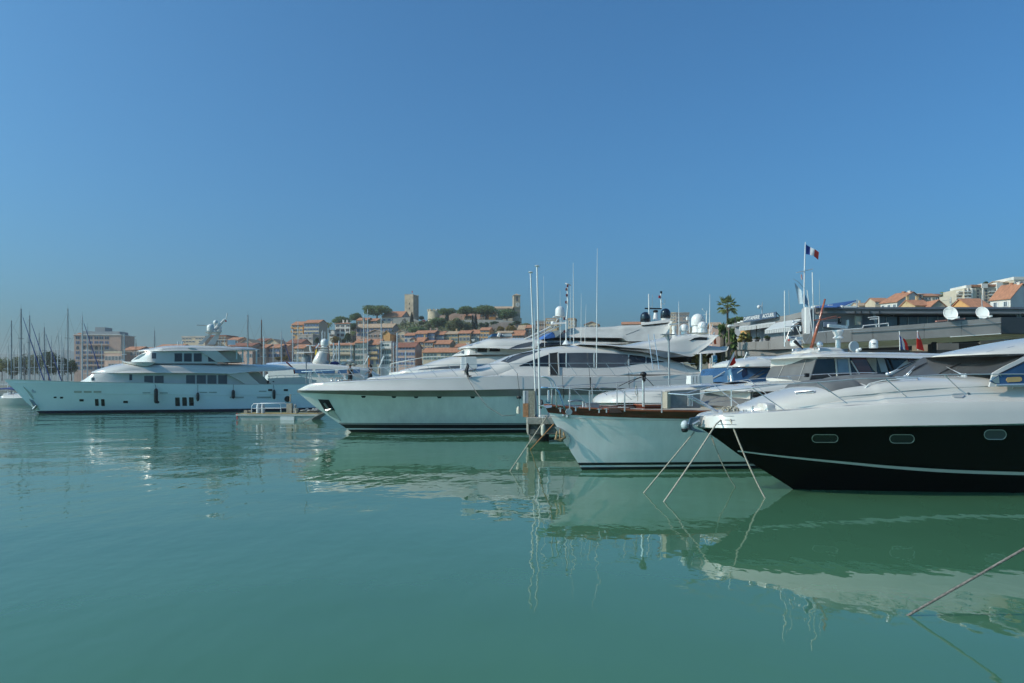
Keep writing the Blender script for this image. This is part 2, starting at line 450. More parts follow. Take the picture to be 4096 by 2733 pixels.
HAZE = 0.00028
def sstep(a, b, x): t = max(0., min(1., (x - a) / (b - a))); return t * t * (3 - 2 * t)
def ground(X, Y):
    g = 1.6 + 36.5 * sstep(268, 412, Y) * math.exp(-.5 * ((X + 32) / 78.0) ** 2) * (1 if Y < 470 else math.exp(-((Y - 470) / 120) ** 2))
    g += 26 * sstep(80, 255, Y) * sstep(45, 110, X) + 0.5 * sstep(170, 400, Y)
    return g
LAND = M('dry_hillside', (0.16, 0.15, 0.10), 0.95, var=0.4, scale=.12)
QUAYM = M('quay_paving', (0.30, 0.29, 0.27), 0.85, var=.15, scale=.6)
mb = MB(); nx, ny = 90, 60
mb.grid([[(lerp(-420, 420, i / nx), lerp(150, 760, j / ny), ground(lerp(-420, 420, i / nx), lerp(150, 760, j / ny))) for i in range(nx + 1)] for j in range(ny + 1)])
mb.build('terrain', LAND, kind='structure', smooth='all')
MB().box((-430, 149, -2), (430, 152, 1.58)).build('quay_wall', QUAYM, kind='structure')
MB().box((13, 47.5, -2), (160, 149.5, 1.55)).build('quay_pavement', QUAYM, kind='structure')
MB().add([(-6000, 700, 1.5), (6000, 700, 1.5), (6000, 6700, 2), (-6000, 6700, 2)], [(0, 1, 2, 3)]).build('land', LAND, kind='structure')
MOUNT = M('far_mountain_scrub', (0.10, 0.115, 0.09), 0.95, var=.25, scale=.004)
rnd = random.Random(3)
def hills(name, Y, prof, depth):
    rows = []
    fz = pchip(prof)
    for j in range(7):
        a = j / 6; rr = random.Random(j)
        rows.append([((x - CX) / F * Y, Y + (a - .5) * depth, 0 + max(0, (H - (fz(x) - YH) / F * Y)) * math.sin(math.pi * min(.98, max(.02, a))) ** .8 * (1 + .05 * rr.uniform(-1, 1)))
                     for x in range(prof[0][0], prof[-1][0] + 1, 25)])
    MB().grid(rows).build(name, MOUNT, kind='structure', smooth='all')
hills('hills', 2400, [(-900, 1525), (-500, 1480), (-200, 1450), (0, 1425), (60, 1411), (110, 1428), (190, 1440), (226, 1412), (255, 1398), (275, 1402), (300, 1420), (340, 1450), (500, 1500), (900, 1525)], 900)

hz = bpy.data.materials.new('haze'); hz.use_nodes = True
hn = hz.node_tree.nodes; hn.remove(hn['Principled BSDF']); pv = hn.new('ShaderNodeVolumePrincipled')
pv.inputs['Color'].default_value = (0.86, 0.87, 0.83, 1); pv.inputs['Density'].default_value = HAZE; pv.inputs['Anisotropy'].default_value = .25
hz.node_tree.links.new(pv.outputs[0], hn['Material Output'].inputs['Volume'])
MB().box((-6800, -120, -4), (6800, 7000, 128)).build('haze', hz, kind='stuff')

# ------------------------------------------------------------------ the old town
OCHRE = M('ochre_render', (0.54, 0.38, 0.20), .9, var=.12, scale=.25); CREAM = M('cream_render', (0.56, 0.46, 0.33), .9, var=.12, scale=.25)
PINKR = M('pink_render', (0.54, 0.36, 0.28), .9, var=.12, scale=.25); GREYR = M('grey_render', (0.46, 0.41, 0.35), .9, var=.14, scale=.25)
WHITER = M('white_render', (0.68, 0.64, 0.57), .85, var=.08, scale=.25); MAUVE = M('mauve_render', (0.36, 0.27, 0.22), .9, var=.15, scale=.25)
ORNG = M('apricot_render', (0.62, 0.33, 0.12), .9, var=.1, scale=.25); SAND = M('sand_render', (0.54, 0.44, 0.31), .9, var=.1, scale=.3)
TILE = M('terracotta_tiles', (0.44, 0.19, 0.10), .9, var=.22, scale=.9, streak=(3, .6, .6)); TILEP = M('faded_tiles', (0.44, 0.30, 0.19), .9, var=.2, scale=.9, streak=(3, .6, .6))
TILED = M('dark_tiles', (0.26, 0.10, 0.06), .9, var=.2, scale=.9, streak=(3, .6, .6))
STONE = M('castle_stone', (0.42, 0.34, 0.24), .95, var=.24, scale=.5, bump=.5, bscale=1.2); STONEL = M('pale_castle_stone', (0.52, 0.43, 0.30), .95, var=.2, scale=.4, bump=.4, bscale=1.0)
SHB = M('blue_shutters', (0.10, 0.18, 0.36), .7, var=.15); SHG = M('green_shutters', (0.16, 0.26, 0.23), .7, var=.15); SHGR = M('grey_shutters', (0.27, 0.29, 0.30), .7, var=.12)
SHW = M('white_frames', (0.60, 0.60, 0.58), .6, var=.05); SHBR = M('brown_shutters', (0.14, 0.085, 0.05), .7, var=.15); PANE = M('window_pane', (0.075, 0.09, 0.115), .15, var=.3)
def window_mesh(w, h, sh, key=None):
    mb = MB()
    mb.box((-w * .26, -.03, 0), (w * .26, .1, h), 1)
    mb.box((-w * .30, -.08, -.12), (w * .30, .1, 0), 2); mb.box((-w * .30, -.06, h), (w * .30, .1, h + .10), 2)
    mb.box((-w * .02, -.05, 0), (w * .02, -.02, h), 2)
    mb.box((-w * .5, -.10, .02), (-w * .27, -.04, h - .02), 0); mb.box((w * .27, -.10, .02), (w * .5, -.04, h - .02), 0)
    me = bpy.data.meshes.new('window'); me.from_pydata(mb.v, [], mb.f)
    for m in (sh, PANE, SHW): me.materials.append(m)
    me.polygons.foreach_set('material_index', mb.mi); return me
def put(me, name, parent, loc):
    o = bpy.data.objects.new(name, me); COL.objects.link(o); o.parent = parent; o.location = loc; return o
def house(zf, x0, x1, yr, ye, yb, d, wall, roof, rows, cols, sh, label, dep=9, rt='ridge', chim=(), yaw=0, cat='house', name='house', ww=.62, sink=9, group='houses of the old town', balc=()):
    yaw = yaw or (-10 if group == 'houses of the old town' else 0)
    pa = zf(x0, ye); pb = zf(x1, yb); pr = zf(x0, yr)
    A = P(pa[0], pa[1], d); B = P(pb[0], pb[1], d); zr = P(0, pr[1], d + (dep * .5 if rt == 'ridge' else .2)).z
    w = B.x - A.x; ze, zb = A.z, B.z; cx = (A.x + B.x) / 2
    o = empty(name, (cx, d, zb), label, cat, math.radians(yaw), group)
    e = ze - zb; r = max(zr - zb, e + .15); g = -sink; t = .22
    mw, mr = MB(), MB()
    if rt == 'ridge':
        prof = [(0, g), (dep, g), (dep, e), (dep / 2, r - .05), (0, e)]
        vs = [(x, y, z) for x in (-w / 2, w / 2) for y, z in prof]
        mw.add(vs, [(4, 3, 2, 1, 0), (5, 6, 7, 8, 9), (0, 1, 6, 5), (1, 2, 7, 6), (4, 0, 5, 9), (2, 3, 8, 7), (3, 4, 9, 8)])
        k = .45; sl = (r - e) / (dep / 2)
        for a, b, za, zc in ((-k, dep / 2, e - k * sl, r), (dep + k, dep / 2, e - k * sl, r)):
            mr.hexa([(-w / 2 - .3, a, za), (w / 2 + .3, a, za), (w / 2 + .3, b, zc), (-w / 2 - .3, b, zc), (-w / 2 - .3, a, za + t), (w / 2 + .3, a, za + t), (w / 2 + .3, b, zc + t), (-w / 2 - .3, b, zc + t)])
    elif rt == 'gable':
        prof = [(-w / 2, g), (w / 2, g), (w / 2, e), (0, r - .05), (-w / 2, e)]
        vs = [(x, y, z) for y in (0, dep) for x, z in prof]
        mw.add(vs, [(0, 1, 2, 3, 4), (9, 8, 7, 6, 5), (0, 5, 6, 1), (1, 6, 7, 2), (4, 9, 5, 0), (2, 7, 8, 3), (3, 8, 9, 4)])
        k = .4; sl = (r - e) / (w / 2)
        for sg in (-1, 1):
            xa, xb, za, zc = sg * (w / 2 + k), 0, e - k * sl, r
            mr.hexa([(xa, -.4, za), (xb, -.4, zc), (xb, dep + .4, zc), (xa, dep + .4, za), (xa, -.4, za + t), (xb, -.4, zc + t), (xb, dep + .4, zc + t), (xa, dep + .4, za + t)])
    elif rt == 'hip':
        mw.box((-w / 2, 0, g), (w / 2, dep, e)); k = .45; h = min(w, dep) * .4
        v = [(-w / 2 - k, -k, e), (w / 2 + k, -k, e), (w / 2 + k, dep + k, e), (-w / 2 - k, dep + k, e)]
        v = [(x, y, z + .02) for x, y, z in v] + [(x, y, z + t) for x, y, z in v] + [(-w / 2 + h, dep / 2, r), (w / 2 - h, dep / 2, r)]
        mr.add(v, [(0, 3, 2, 1), (0, 1, 5, 4), (1, 2, 6, 5), (2, 3, 7, 6), (3, 0, 4, 7), (4, 5, 9, 8), (6, 7, 8, 9), (5, 6, 9), (7, 4, 8)])
    else:
        mw.box((-w / 2, 0, g), (w / 2, dep, e)); mr.box((-w / 2 - .15, -.15, e + .003), (w / 2 + .15, dep + .15, max(e + .3, r)))
    wo = mw.build('wall', wall, o); ro = mr.build('roof', roof, o)
    rr = random.Random(int(x0 * 7 + yr))
    for c in chim:
        x = (zf(c, 0)[0] - CX) / F * d - cx
        MB().box((x - .32, dep * .45, r - .9), (x + .32, dep * .45 + .6, r + 1.1)).box((x - .4, dep * .45 - .08, r + 1.103), (x + .4, dep * .45 + .68, r + 1.25)).build('chimney', wall, ro)
    for (ya, yc) in rows:
        za = P(0, zf(0, ya)[1], d).z - zb; zc = P(0, zf(0, yc)[1], d).z - zb
        cw = w / cols; me = window_mesh(min(cw * .86, ww * 2.6), za - zc, sh)
        for i in range(cols):
            if rr.random() < .06: continue
            put(me, 'window', wo, (-w / 2 + cw * (i + .5) + rr.uniform(-.05, .05) * cw, 0, zc))
    for (xa, xb, y, m) in balc:
        a = (zf(xa, 0)[0] - CX) / F * d - cx; b = (zf(xb, 0)[0] - CX) / F * d - cx; z = P(0, zf(0, y)[1], d).z - zb
        MB().box((a, -1.0, z), (b, -.002, z + .15)).box((a, -1.05, z + .15), (b, -.98, z + 1.0)).build('balcony', m, wo)
    return o
def turn(o, w, px, d, deg):               # stand the house with its front right corner at a given place, turned by deg
    c = P(px, 0, d); a = math.radians(deg); o.rotation_euler.z = a
    o.location.x = c.x - math.cos(a) * w / 2; o.location.y = d - math.sin(a) * w / 2
TOWN = [
 # lowest row along the port
 (v3, 852, 1238, 1074, 1100, 1420, 288, CREAM, TILE, [(1112, 1152), (1182, 1232), (1270, 1322), (1350, 1400)], 6, SHG, 'long cream port house with two orange roof strips and dark loggias', dict(balc=[(870, 1225, 1250, SAND)])),
 (v3, 1243, 1442, 1012, 1062, 1420, 287, GREYR, TILE, [(1090, 1148), (1178, 1228), (1262, 1318), (1345, 1400)], 4, SHG, 'tall narrow grey-beige house with a small green roof dormer', {}),
 (v3, 1449, 1632, 1015, 1090, 1420, 288, CREAM, TILE, [(1096, 1124), (1168, 1230), (1258, 1314), (1338, 1400)], 4, SHB, 'cream house with bright blue shutters and yellow balconies in the port row', dict(balc=[(1470, 1620, 1240, OCHRE), (1470, 1620, 1325, OCHRE)])),
 (v3, 1640, 1826, 1036, 1052, 1420, 289, WHITER, GREYR, [(1085, 1125), (1180, 1240), (1275, 1320), (1345, 1400)], 5, SHG, 'white flat-roofed house with a green awning in the port row', dict(rt='flat', balc=[(1650, 1815, 1160, WHITER)])),
 (v3, 1884, 2200, 1066, 1132, 1420, 287, PINKR, TILED, [(1138, 1172), (1215, 1265), (1300, 1345), (1370, 1405)], 6, SHB, 'pink port house with a dark loggia under a brown-red roof', {}),
 (v4, 345, 985, 1150, 1212, 1330, 284, SAND, TILE, [(1228, 1272), (1290, 1325)], 11, SHG, 'long low port house with an orange roof and green windows behind the yacht rail', {}),
 # second row
 (v4, 168, 232, 985, 1012, 1180, 302, CREAM, TILE, [(1040, 1075)], 1, SHGR, 'slim pale gable house stepping above the pink port house', dict(rt='gable')),
 (v4, 236, 372, 985, 1046, 1180, 301, OCHRE, TILE, [(1056, 1098), (1125, 1165)], 3, SHGR, 'ochre house with an orange roof and one tall chimney', dict(chim=[340])),
 (v4, 377, 522, 1030, 1056, 1180, 300, OCHRE, TILE, [(1066, 1108), (1128, 1165)], 3, SHGR, 'low ochre house between two orange-roofed neighbours', {}),
 (v4, 528, 784, 1028, 1082, 1180, 299, OCHRE, TILE, [(1090, 1138)], 4, SHGR, 'ochre house with four grey-shuttered windows under a broad orange roof', dict(chim=[745])),
 (v4, 862, 1045, 1084, 1128, 1180, 298, SAND, TILE, [(1134, 1160)], 4, SHG, 'small sand coloured house with an orange roof beside the yacht visor', {}),
 # third row, the terrace of houses under the castle trees
 (v4, 68, 232, 915, 948, 1080, 322, GREYR, TILE, [(955, 985), (1005, 1045)], 4, SHB, 'grey terrace house at the near end of the upper row, low faded roof', {}),
 (v4, 236, 426, 878, 922, 1080, 321, GREYR, TILE, [(935, 985), (1005, 1048)], 5, SHB, 'grey terrace house with wide blue windows under a bright roof', {}),
 (v4, 431, 543, 874, 906, 1080, 321, MAUVE, TILE, [(918, 962), (985, 1035)], 3, SHB, 'narrow mauve terrace house with a chimney on each side', dict(chim=[434, 540])),
 (v4, 548, 690, 888, 936, 1080, 322, GREYR, TILE, [(940, 972), (1000, 1040)], 3, SHB, 'grey terrace house with small blue windows beside a dark gap', {}),
 (v4, 694, 914, 890, 926, 1090, 322, OCHRE, TILEP, [(938, 968), (995, 1035), (1050, 1080)], 4, SHG, 'ochre terrace house with a faded beige tiled roof', dict(chim=[850])),
 (v4, 919, 1102, 876, 916, 1090, 321, OCHRE, TILE, [(925, 950), (980, 1030)], 3, SHGR, 'ochre terrace house with brown top windows under an orange roof', {}),
 (v4, 1107, 1248, 866, 918, 1080, 322, SAND, TILE, [(928, 960), (985, 1030)], 3, SHGR, 'sand coloured terrace house with a stepped roof', {}),
 (v4, 1253, 1402, 830, 866, 1070, 321, ORNG, TILE, [(872, 893), (925, 965), (990, 1035)], 3, SHGR, 'tallest orange terrace house at the far end of the upper row', {}),
 # upper houses
 (v3, 937, 1182, 732, 768, 1020, 352, WHITER, TILE, [(786, 812), (842, 888), (920, 965)], 3, SHBR, 'white three-storey villa with dark windows and two chimneys', dict(rt='hip', chim=[1000, 1065], dep=11)),
 (v3, 850, 934, 862, 872, 1020, 350, WHITER, GREYR, [(930, 965)], 2, SHBR, 'white terrace annex joined to the villa', dict(rt='flat')),
 (v3, 1258, 1856, 772, 826, 1010, 350, PINKR, TILEP, [(842, 890), (915, 955)], 8, SHB, 'long pink house with faded roof and blue shutters below the tower', dict(chim=[1330, 1790])),
 (v3, 1452, 1690, 862, 905, 1060, 326, MAUVE, TILEP, [(940, 975)], 3, SHBR, 'mauve gabled house in front of the long pink house', dict(rt='gable')),
 (v3, 1694, 1806, 875, 920, 1060, 325, ORNG, TILEP, [(960, 990)], 1, SHBR, 'orange gable wall beside the mauve house', dict(rt='gable')),
 (v3, 1898, 2042, 870, 905, 1040, 330, CREAM, TILEP, [(940, 985)], 2, SHGR, 'pale yellow gabled house below the cypress', dict(rt='gable')),
 (v3, 1275, 1450, 678, 712, 830, 372, SAND, TILE, [(735, 770)], 3, SHBR, 'small sand coloured house beside the round turret', {}),
 (v3, 1455, 1600, 688, 720, 820, 373, OCHRE, TILE, [(735, 765)], 3, SHGR, 'small ochre house partly hidden behind the round turret', {}),
 (v3, 1665, 1990, 578, 660, 800, 405, GREYR, TILE, [(690, 720)], 4, SHB, 'grey house with a long orange roof beside the square tower', dict(dep=16)),
 # the apricot apartment block and its neighbours
 (v3, 258, 442, 738, 782, 1030, 330, ORNG, TILE, [(792, 818), (850, 880), (905, 935), (960, 990)], 3, SHGR, 'apricot apartment wing with side balconies', dict(balc=[(258, 275, 840, ORNG), (258, 275, 905, ORNG)], cat='apartment house', name='apartment_house')),
 (v3, 446, 696, 712, 752, 1030, 326, SAND, TILE, [(772, 808), (838, 868), (895, 925), (955, 985)], 5, SHB, 'taller sand coloured apartment wing with a terracotta roof', dict(cat='apartment house', name='apartment_house')),
 (v3, 362, 600, 928, 950, 1060, 310, GREYR, GREYR, [(980, 1010)], 3, SHGR, 'low grey house behind the small palm', dict(rt='flat')),
 (v3, 0, 175, 1092, 1140, 1330, 286, PINKR, TILE, [(1165, 1210), (1245, 1290)], 4, SHBR, 'pink house with an orange roof behind two masts', {}),
 (v3, 290, 460, 1098, 1150, 1330, 285, SAND, TILE, [(1165, 1205), (1240, 1285)], 4, SHGR, 'sand coloured house with a bright orange roof behind the sailing masts', {}),
 (v3, 178, 420, 1018, 1068, 1200, 300, PINKR, TILED, [(1090, 1115)], 5, SHBR, 'low house with a brown-red roof below the apricot block', {}),
 (v3, 610, 700, 1090, 1130, 1330, 292, PINKR, TILED, [(1150, 1190), (1230, 1270)], 2, SHBR, 'narrow red-roofed house behind the white radar mast', {}),
 # the long low quarter behind the big white yacht
 (v2, 352, 640, 556, 572, 700, 300, CREAM, GREYR, [(578, 592), (610, 625)], 7, SHGR, 'cream flat-roofed block showing above the big yacht roof', dict(rt='flat', cat='apartment block', name='apartment_block')),
 (v2, 642, 880, 545, 560, 700, 305, SAND, TILED, [(570, 590), (605, 625)], 6, SHBR, 'brownish block behind the yacht mast arch', dict(rt='flat', cat='apartment block', name='apartment_block')),
 (v2, 884, 1010, 575, 600, 760, 300, PINKR, TILE, [(615, 640), (665, 690)], 3, SHGR, 'pinkish low house behind the white life raft box', {}),
 (v2, 1014, 1178, 590, 640, 820, 290, GREYR, TILEP, [(655, 690), (720, 760)], 4, SHGR, 'grey house with a pale low gable by the tall mast', dict(rt='gable')),
 (v2, 1182, 1330, 655, 690, 830, 282, PINKR, TILE, [(705, 735), (760, 795)], 4, SHGR, 'pink house with an orange roof between two tall masts', {}),
 (v2, 1334, 1480, 655, 688, 830, 283, PINKR, TILE, [(705, 735), (760, 795)], 4, SHB, 'pink house with blue shutters right of the brown mast', {}),
 (v2, 1186, 1320, 588, 615, 690, 305, SAND, TILED, [(630, 650)], 4, SHGR, 'sand house with a brown roof just above the pink houses', {}),
 (v2, 1324, 1470, 592, 640, 700, 304, CREAM, TILEP, [(648, 668)], 3, SHGR, 'cream gabled house above the pink houses', dict(rt='gable')),
 (v2, 900, 1180, 640, 670, 830, 280, PINKR, TILED, [(760, 800)], 7, SHGR, 'long rose house behind the yacht aft deck pillars', {}),
 (v2, 50, 350, 655, 690, 830, 285, OCHRE, TILE, [(705, 735)], 6, SHGR, 'low house whose orange roof peeps over the yacht roof', {}),
 # houses behind the marina masts
 (v1, 1180, 1400, 730, 748, 1000, 340, PINKR, SAND, [(785, 830), (870, 915)], 5, SHGR, 'rose terrace house beside the tall apartment block', dict(rt='flat')),
 (v1, 1404, 1600, 680, 712, 1000, 345, PINKR, TILE, [(735, 775), (815, 855)], 5, SHGR, 'rose house with a tiled roof near the yacht visor', {}),
 (v1, 1604, 1700, 690, 712, 1000, 350, SAND, TILE, [(735, 765)], 2, SHGR, 'sand coloured gable house just in front of the yacht roof', {}),
 # far right end of the hill
 (v4, 1845, 1950, 795, 855, 960, 330, CREAM, TILEP, [(862, 885), (910, 935)], 3, SHW, 'cream house with a slanting beige roof near the clock tower', {}),
 (v4, 1954, 2065, 790, 830, 960, 331, MAUVE, TILE, [(860, 900)], 2, SHBR, 'brown house behind the flagpoles', {}),
 (v4, 1510, 1760, 885, 910, 1000, 318, PINKR, TILEP, [(920, 950)], 6, SHGR, 'low rose house behind the yacht windscreen', {}),
 (v4, 1762, 1940, 878, 945, 1010, 316, PINKR, TILE, [(955, 985)], 4, SHBR, 'house with a broad terracotta roof above the yacht', {}),
 (v6, 690, 805, 950, 965, 1120, 352, MAUVE, SLATE, [(985, 1010), (1040, 1065)], 4, SHBR, 'dark flat-roofed house right of the flagpoles', dict(rt='flat')),
 (v6, 808, 935, 922, 945, 1120, 350, OCHRE, TILEP, [(960, 985), (1010, 1035)], 4, SHW, 'ochre house with balconies behind the white radar dome', dict(rt='flat')),
 (v6, 1060, 1142, 920, 938, 1120, 348, CREAM, TILEP, [(955, 975), (995, 1015)], 2, SHW, 'pale yellow block right of the lit signal mast', dict(rt='flat')),
 (v6, 1250, 1408, 965, 995, 1080, 330, SAND, TILE, [(1005, 1020)], 3, SHGR, 'beige gable house above the tarpaulin', dict(rt='gable')),
 (v6, 1676, 1940, 968, 990, 1080, 320, CREAM, TILE, [(1000, 1015)], 5, SHGR, 'orange-roofed house beside the navy domes', {}),
 (v7, 715, 800, 588, 602, 900, 240, CREAM, SAND, [(620, 640), (665, 685), (710, 730)], 2, SHW, 'cream end of a balcony block behind the navy dome', dict(rt='flat', cat='apartment block', name='apartment_block')),
 (v7, 803, 1000, 588, 612, 900, 238, MAUVE, SLATE, [(630, 655), (680, 705), (730, 755)], 4, SHGR, 'grey-brown apartment block between the domes', dict(rt='flat', cat='apartment block', name='apartment_block')),
 (v7, 1370, 1500, 760, 790, 900, 150, PINKR, TILEP, [(800, 815)], 3, SHGR, 'rose house glimpsed behind the tall palm', {}),
]
for (zf, x0, x1, yr, ye, yb, d, wl_, rf_, rows, cols, sh, lab, kw) in TOWN:
    house(zf, x0, x1, yr, ye, yb, d, wl_, rf_, rows, cols, sh, lab, **kw)
# green roof dormer
_ = [o for o in COL.objects if o.name.startswith('house') and 'dormer' in o.get('label', '')][0]
dm = P(*v3(1335, 1065), 288.5)
MB().box((-.62, .5, -.2), (.62, 2.5, 1.25)).build('dormer', SHG, _).location = dm - Vector(_.location)

# apricot gable end, seaside apartment block with arcades
A = P(*v1(856, 545), 380); Bq = P(*v1(1370, 545), 380); zb = 1.6
blk = empty('apartment_block', ((A.x + Bq.x) / 2, 380, zb), 'tall seven-storey apartment block with arched openings behind the marina masts', 'apartment block', math.radians(4), 'blocks along the port')
w = Bq.x - A.x; hh = A.z - zb
wo = MB().box((-w / 2, 0, 0), (w / 2, 16, hh)).build('wall', PINKR, blk)
MB().box((-w / 2 - .3, -.3, hh + .003), (w / 2 + .3, 16.3, hh + .45)).build('parapet', WHITER, blk)
rf = MB().box((-w / 2 + 2.5, 3, hh + .45), (w / 2 - 2, 13, hh + 2.2)).box((-w / 2 + 8.5, 4, hh + 2.2), (-w / 2 + 13.5, 12, hh + 4.4)).build('roof_storey', SHGR, blk)
MB().hexa([(-w / 2 - .5, -.5, hh - .2), (-w / 2 + 4.2, -.5, hh - .2), (-w / 2 + 4.2, 6, hh - .2), (-w / 2 - .5, 6, hh - .2), (-w / 2 + 1.5, 2, hh + 1.3), (-w / 2 + 2.5, 2, hh + 1.3), (-w / 2 + 2.5, 3, hh + 1.3), (-w / 2 + 1.5, 3, hh + 1.3)]).build('roof', TILE, blk)
for i, y in enumerate((575, 630, 690, 745, 805, 865, 920)):
    z = P(0, v1(0, y)[1], 380).z - zb
    for j, x in enumerate((895, 965, 1035, 1100, 1155, 1215)):
        X = (v1(x, 0)[0] - CX) / F * 380 - (A.x + Bq.x) / 2
        if i == 2 and j < 5:
            m_ = MB(); n = 8; out = [(-.75, 0, -.9), (.75, 0, -.9)] + [(.75 * math.cos(a), 0, .2 + .75 * math.sin(a)) for a in [math.pi * k / n for k in range(n + 1)]]
            m_.plate([(x_, -.02, z_) for x_, y_, z_ in out], (0, .3, 0))
            m_.build('arched_opening', PANE, wo).location = (X, 0, z)
        else:
            put(window_mesh(1.9, 1.5, GLASSB if i == 0 else SHB), 'window', wo, (X, 0, z - .75))
    if i in (1, 3, 4, 5): MB().box((-w * .32, -1.0, z - 1.5), (w * .23, -.003, z - 1.3)).box((-w * .32, -1.05, z - 1.3), (w * .23, -.98, z - .6)).build('balcony', PINKR, wo)

# ------------------------------------------------------------------ castle hill
def tower_box(name, zf, x0, x1, yt, yb, d, dep, mat, label, cat, yaw=0, sink=6):
    a = P(*zf(x0, yt), d); b = P(*zf(x1, yb), d); w = b.x - a.x; h = a.z - b.z
    o = empty(name, ((a.x + b.x) / 2, d, b.z), label, cat, math.radians(yaw))
    wo = MB().box((-w / 2, -dep / 2, -sink), (w / 2, dep / 2, h)).build('wall', mat, o)
    return o, w, h, wo
T, w, h, wo = tower_box('castle_tower', v4, 108, 258, 322, 690, 420, 6.6, STONE, 'square stone castle tower with a flag rising above the hill', 'tower', -20)
m_ = MB()
for i in range(5):
    for sy in (-3.3, 2.9):
        m_.box((-w / 2 + i * w / 4.6, sy, h + .003), (-w / 2 + i * w / 4.6 + .6, sy + .4, h + .5))
m_.build('battlement', STONE, T, kind='stuff')
for y in (462, 536): MB().box((.0, -3.34, -.5), (.6, -3.302, .6)).build('slit_window', DARK, wo).location.z = P(0, v4(0, y)[1], 420).z - T.location.z
fp = MB().tube([(0, 0, h), (0, 0, h + 2.8)], .06).build('flagpole', ALU, T)
MB().plate([(0, 0, h + 2.8), (.4, .1, h + 2.4), (.75, 0, h + 1.5), (.4, 0, h + 1.6), (0, 0, h + 1.7)], (0, .08, 0)).build('flag', REDF, T)
# round wall tower
a = P(*v4(405, 538), 400); b = P(*v4(625, 760), 400)
R = empty('round_bastion', ((a.x + b.x) / 2, 408, b.z), 'round stone bastion with crenels left of the umbrella pines', 'tower')
r_ = (b.x - a.x) / 2; hh = a.z - b.z
MB().lathe((0, 0, -5), [(r_, 0), (r_ * .97, hh + 4.2), (r_ * .97, hh + 4.4)], 20).build('wall', STONEL, R, smooth=True)
for k in range(10):
    q = 2 * math.pi * k / 10; Mr = Matrix.Rotation(q, 3, 'Z')
    MB().obox(Mr @ Vector((0, -r_ * .93, hh + .1)), 1.3, .6, 1.1, Mr).build('merlon', STONEL, R)
def stone_wall(zf, pts, base, d, label, mat=STONE, th=1.2, sink=8):
    X = [P(*zf(x, y), d) for x, y in pts]; B = [P(*zf(x, base), d) - Vector((0, 0, sink)) for x, y in pts]
    o = MB().sheet([p - X[0] for p in X], [p - X[0] for p in B], (0, th, 0)).build('stone_wall', mat)
    o.location = X[0]; tag(o, label, 'wall', 'stone walls on the castle hill')
stone_wall(v4, [(620, 640), (780, 600), (900, 596), (1210, 600), (1480, 640), (1500, 690)], 720, 405, 'long castle curtain wall behind the umbrella pine trunks', PINKR)
stone_wall(v4, [(900, 708), (1110, 702), (1230, 700), (1560, 706), (1800, 730), (1900, 760)], 860, 385, 'grey retaining wall below the pines', GREYR)
stone_wall(v4, [(1390, 800), (1560, 745), (1720, 740), (1900, 770)], 880, 372, 'overgrown lower rampart under the clock tower', MAUVE)
stone_wall(v3, [(1850, 690), (2000, 668), (2120, 665), (2300, 740)], 850, 400, 'rough rampart at the foot of the square tower', GREYR)
for x, y, lab in ((1010, 640, 'ochre house wall seen between the pine trunks'), (1390, 610, 'orange house wall behind the big umbrella pine'), (1250, 610, 'pink house behind the two dark cypresses')):
    house(v4, x, x + 105, y - 18, y, 700, 402, ORNG if x == 1390 else OCHRE if x == 1010 else PINKR, TILE, [(y + 20, y + 45)], 2, SHBR, lab, group='houses of the castle hill')
# church nave and bell tower
nave = house(v4, 1480, 1764, 500, 528, 700, 412, STONEL, TILEP, [(560, 610)], 3, SHBR, 'long church nave with a faded tile roof beside the bell tower', dep=12, cat='church', name='church_nave', group=None)
T, w, h, wo = tower_box('clock_tower', v4, 1772, 1874, 335, 760, 418, 6.4, STONE, 'slender stone bell tower with a round clock face', 'tower', 6)
MB().box((-w / 2 - .35, -3.55, h * .565), (w / 2 + .35, 3.55, h * .58)).box((-w / 2 - .3, -3.5, h + .003), (w / 2 + .3, 3.5, h + .3)).build('cornice', STONEL, T)
MB().add([(-w / 2 - .3, -3.5, h + .3), (w / 2 + .3, -3.5, h + .3), (w / 2 + .3, 3.5, h + .3), (-w / 2 - .3, 3.5, h + .3), (0, 0, h + 1.5)], [(3, 2, 1, 0), (0, 1, 4), (1, 2, 4), (2, 3, 4), (3, 0, 4)]).build('roof', TILEP, T)
MB().box((-w / 2 - .7, -3.9, -6), (w / 2 + .7, 3.9, h * .18)).build('tower_base', STONE, T)
cz = P(0, v4(0, 465)[1], 414.5).z - T.location.z
cl = MB().lathe((.35, -3.42, cz), [(1.25, 0), (1.25, .2)], 24, 'y').build('clock_face', WHITER, T)
MB().box((.30, -3.46, cz - .1), (.40, -3.43, cz + 1.0)).box((.30, -3.47, cz - .7), (.42, -3.44, cz + .1)).build('clock_hand', DARK, cl)
cl2 = MB(); cl2.plate([(-.35, 0, 0), (.45, 0, 0), (.45, 0, 2.2), (.05, 0, 2.7), (-.35, 0, 2.2)], (0, .2, 0))
cl2.build('belfry_opening', PANE, T).location = (0, -3.25, P(0, v4(0, 410)[1], 415).z - T.location.z)
T, w, h, wo = tower_box('round_turret_house', v3, 1378, 1402, 680, 800, 368, 3.0, STONEL, 'slim pale stone turret among the upper houses', 'tower')
T.name = 'stone_turret'

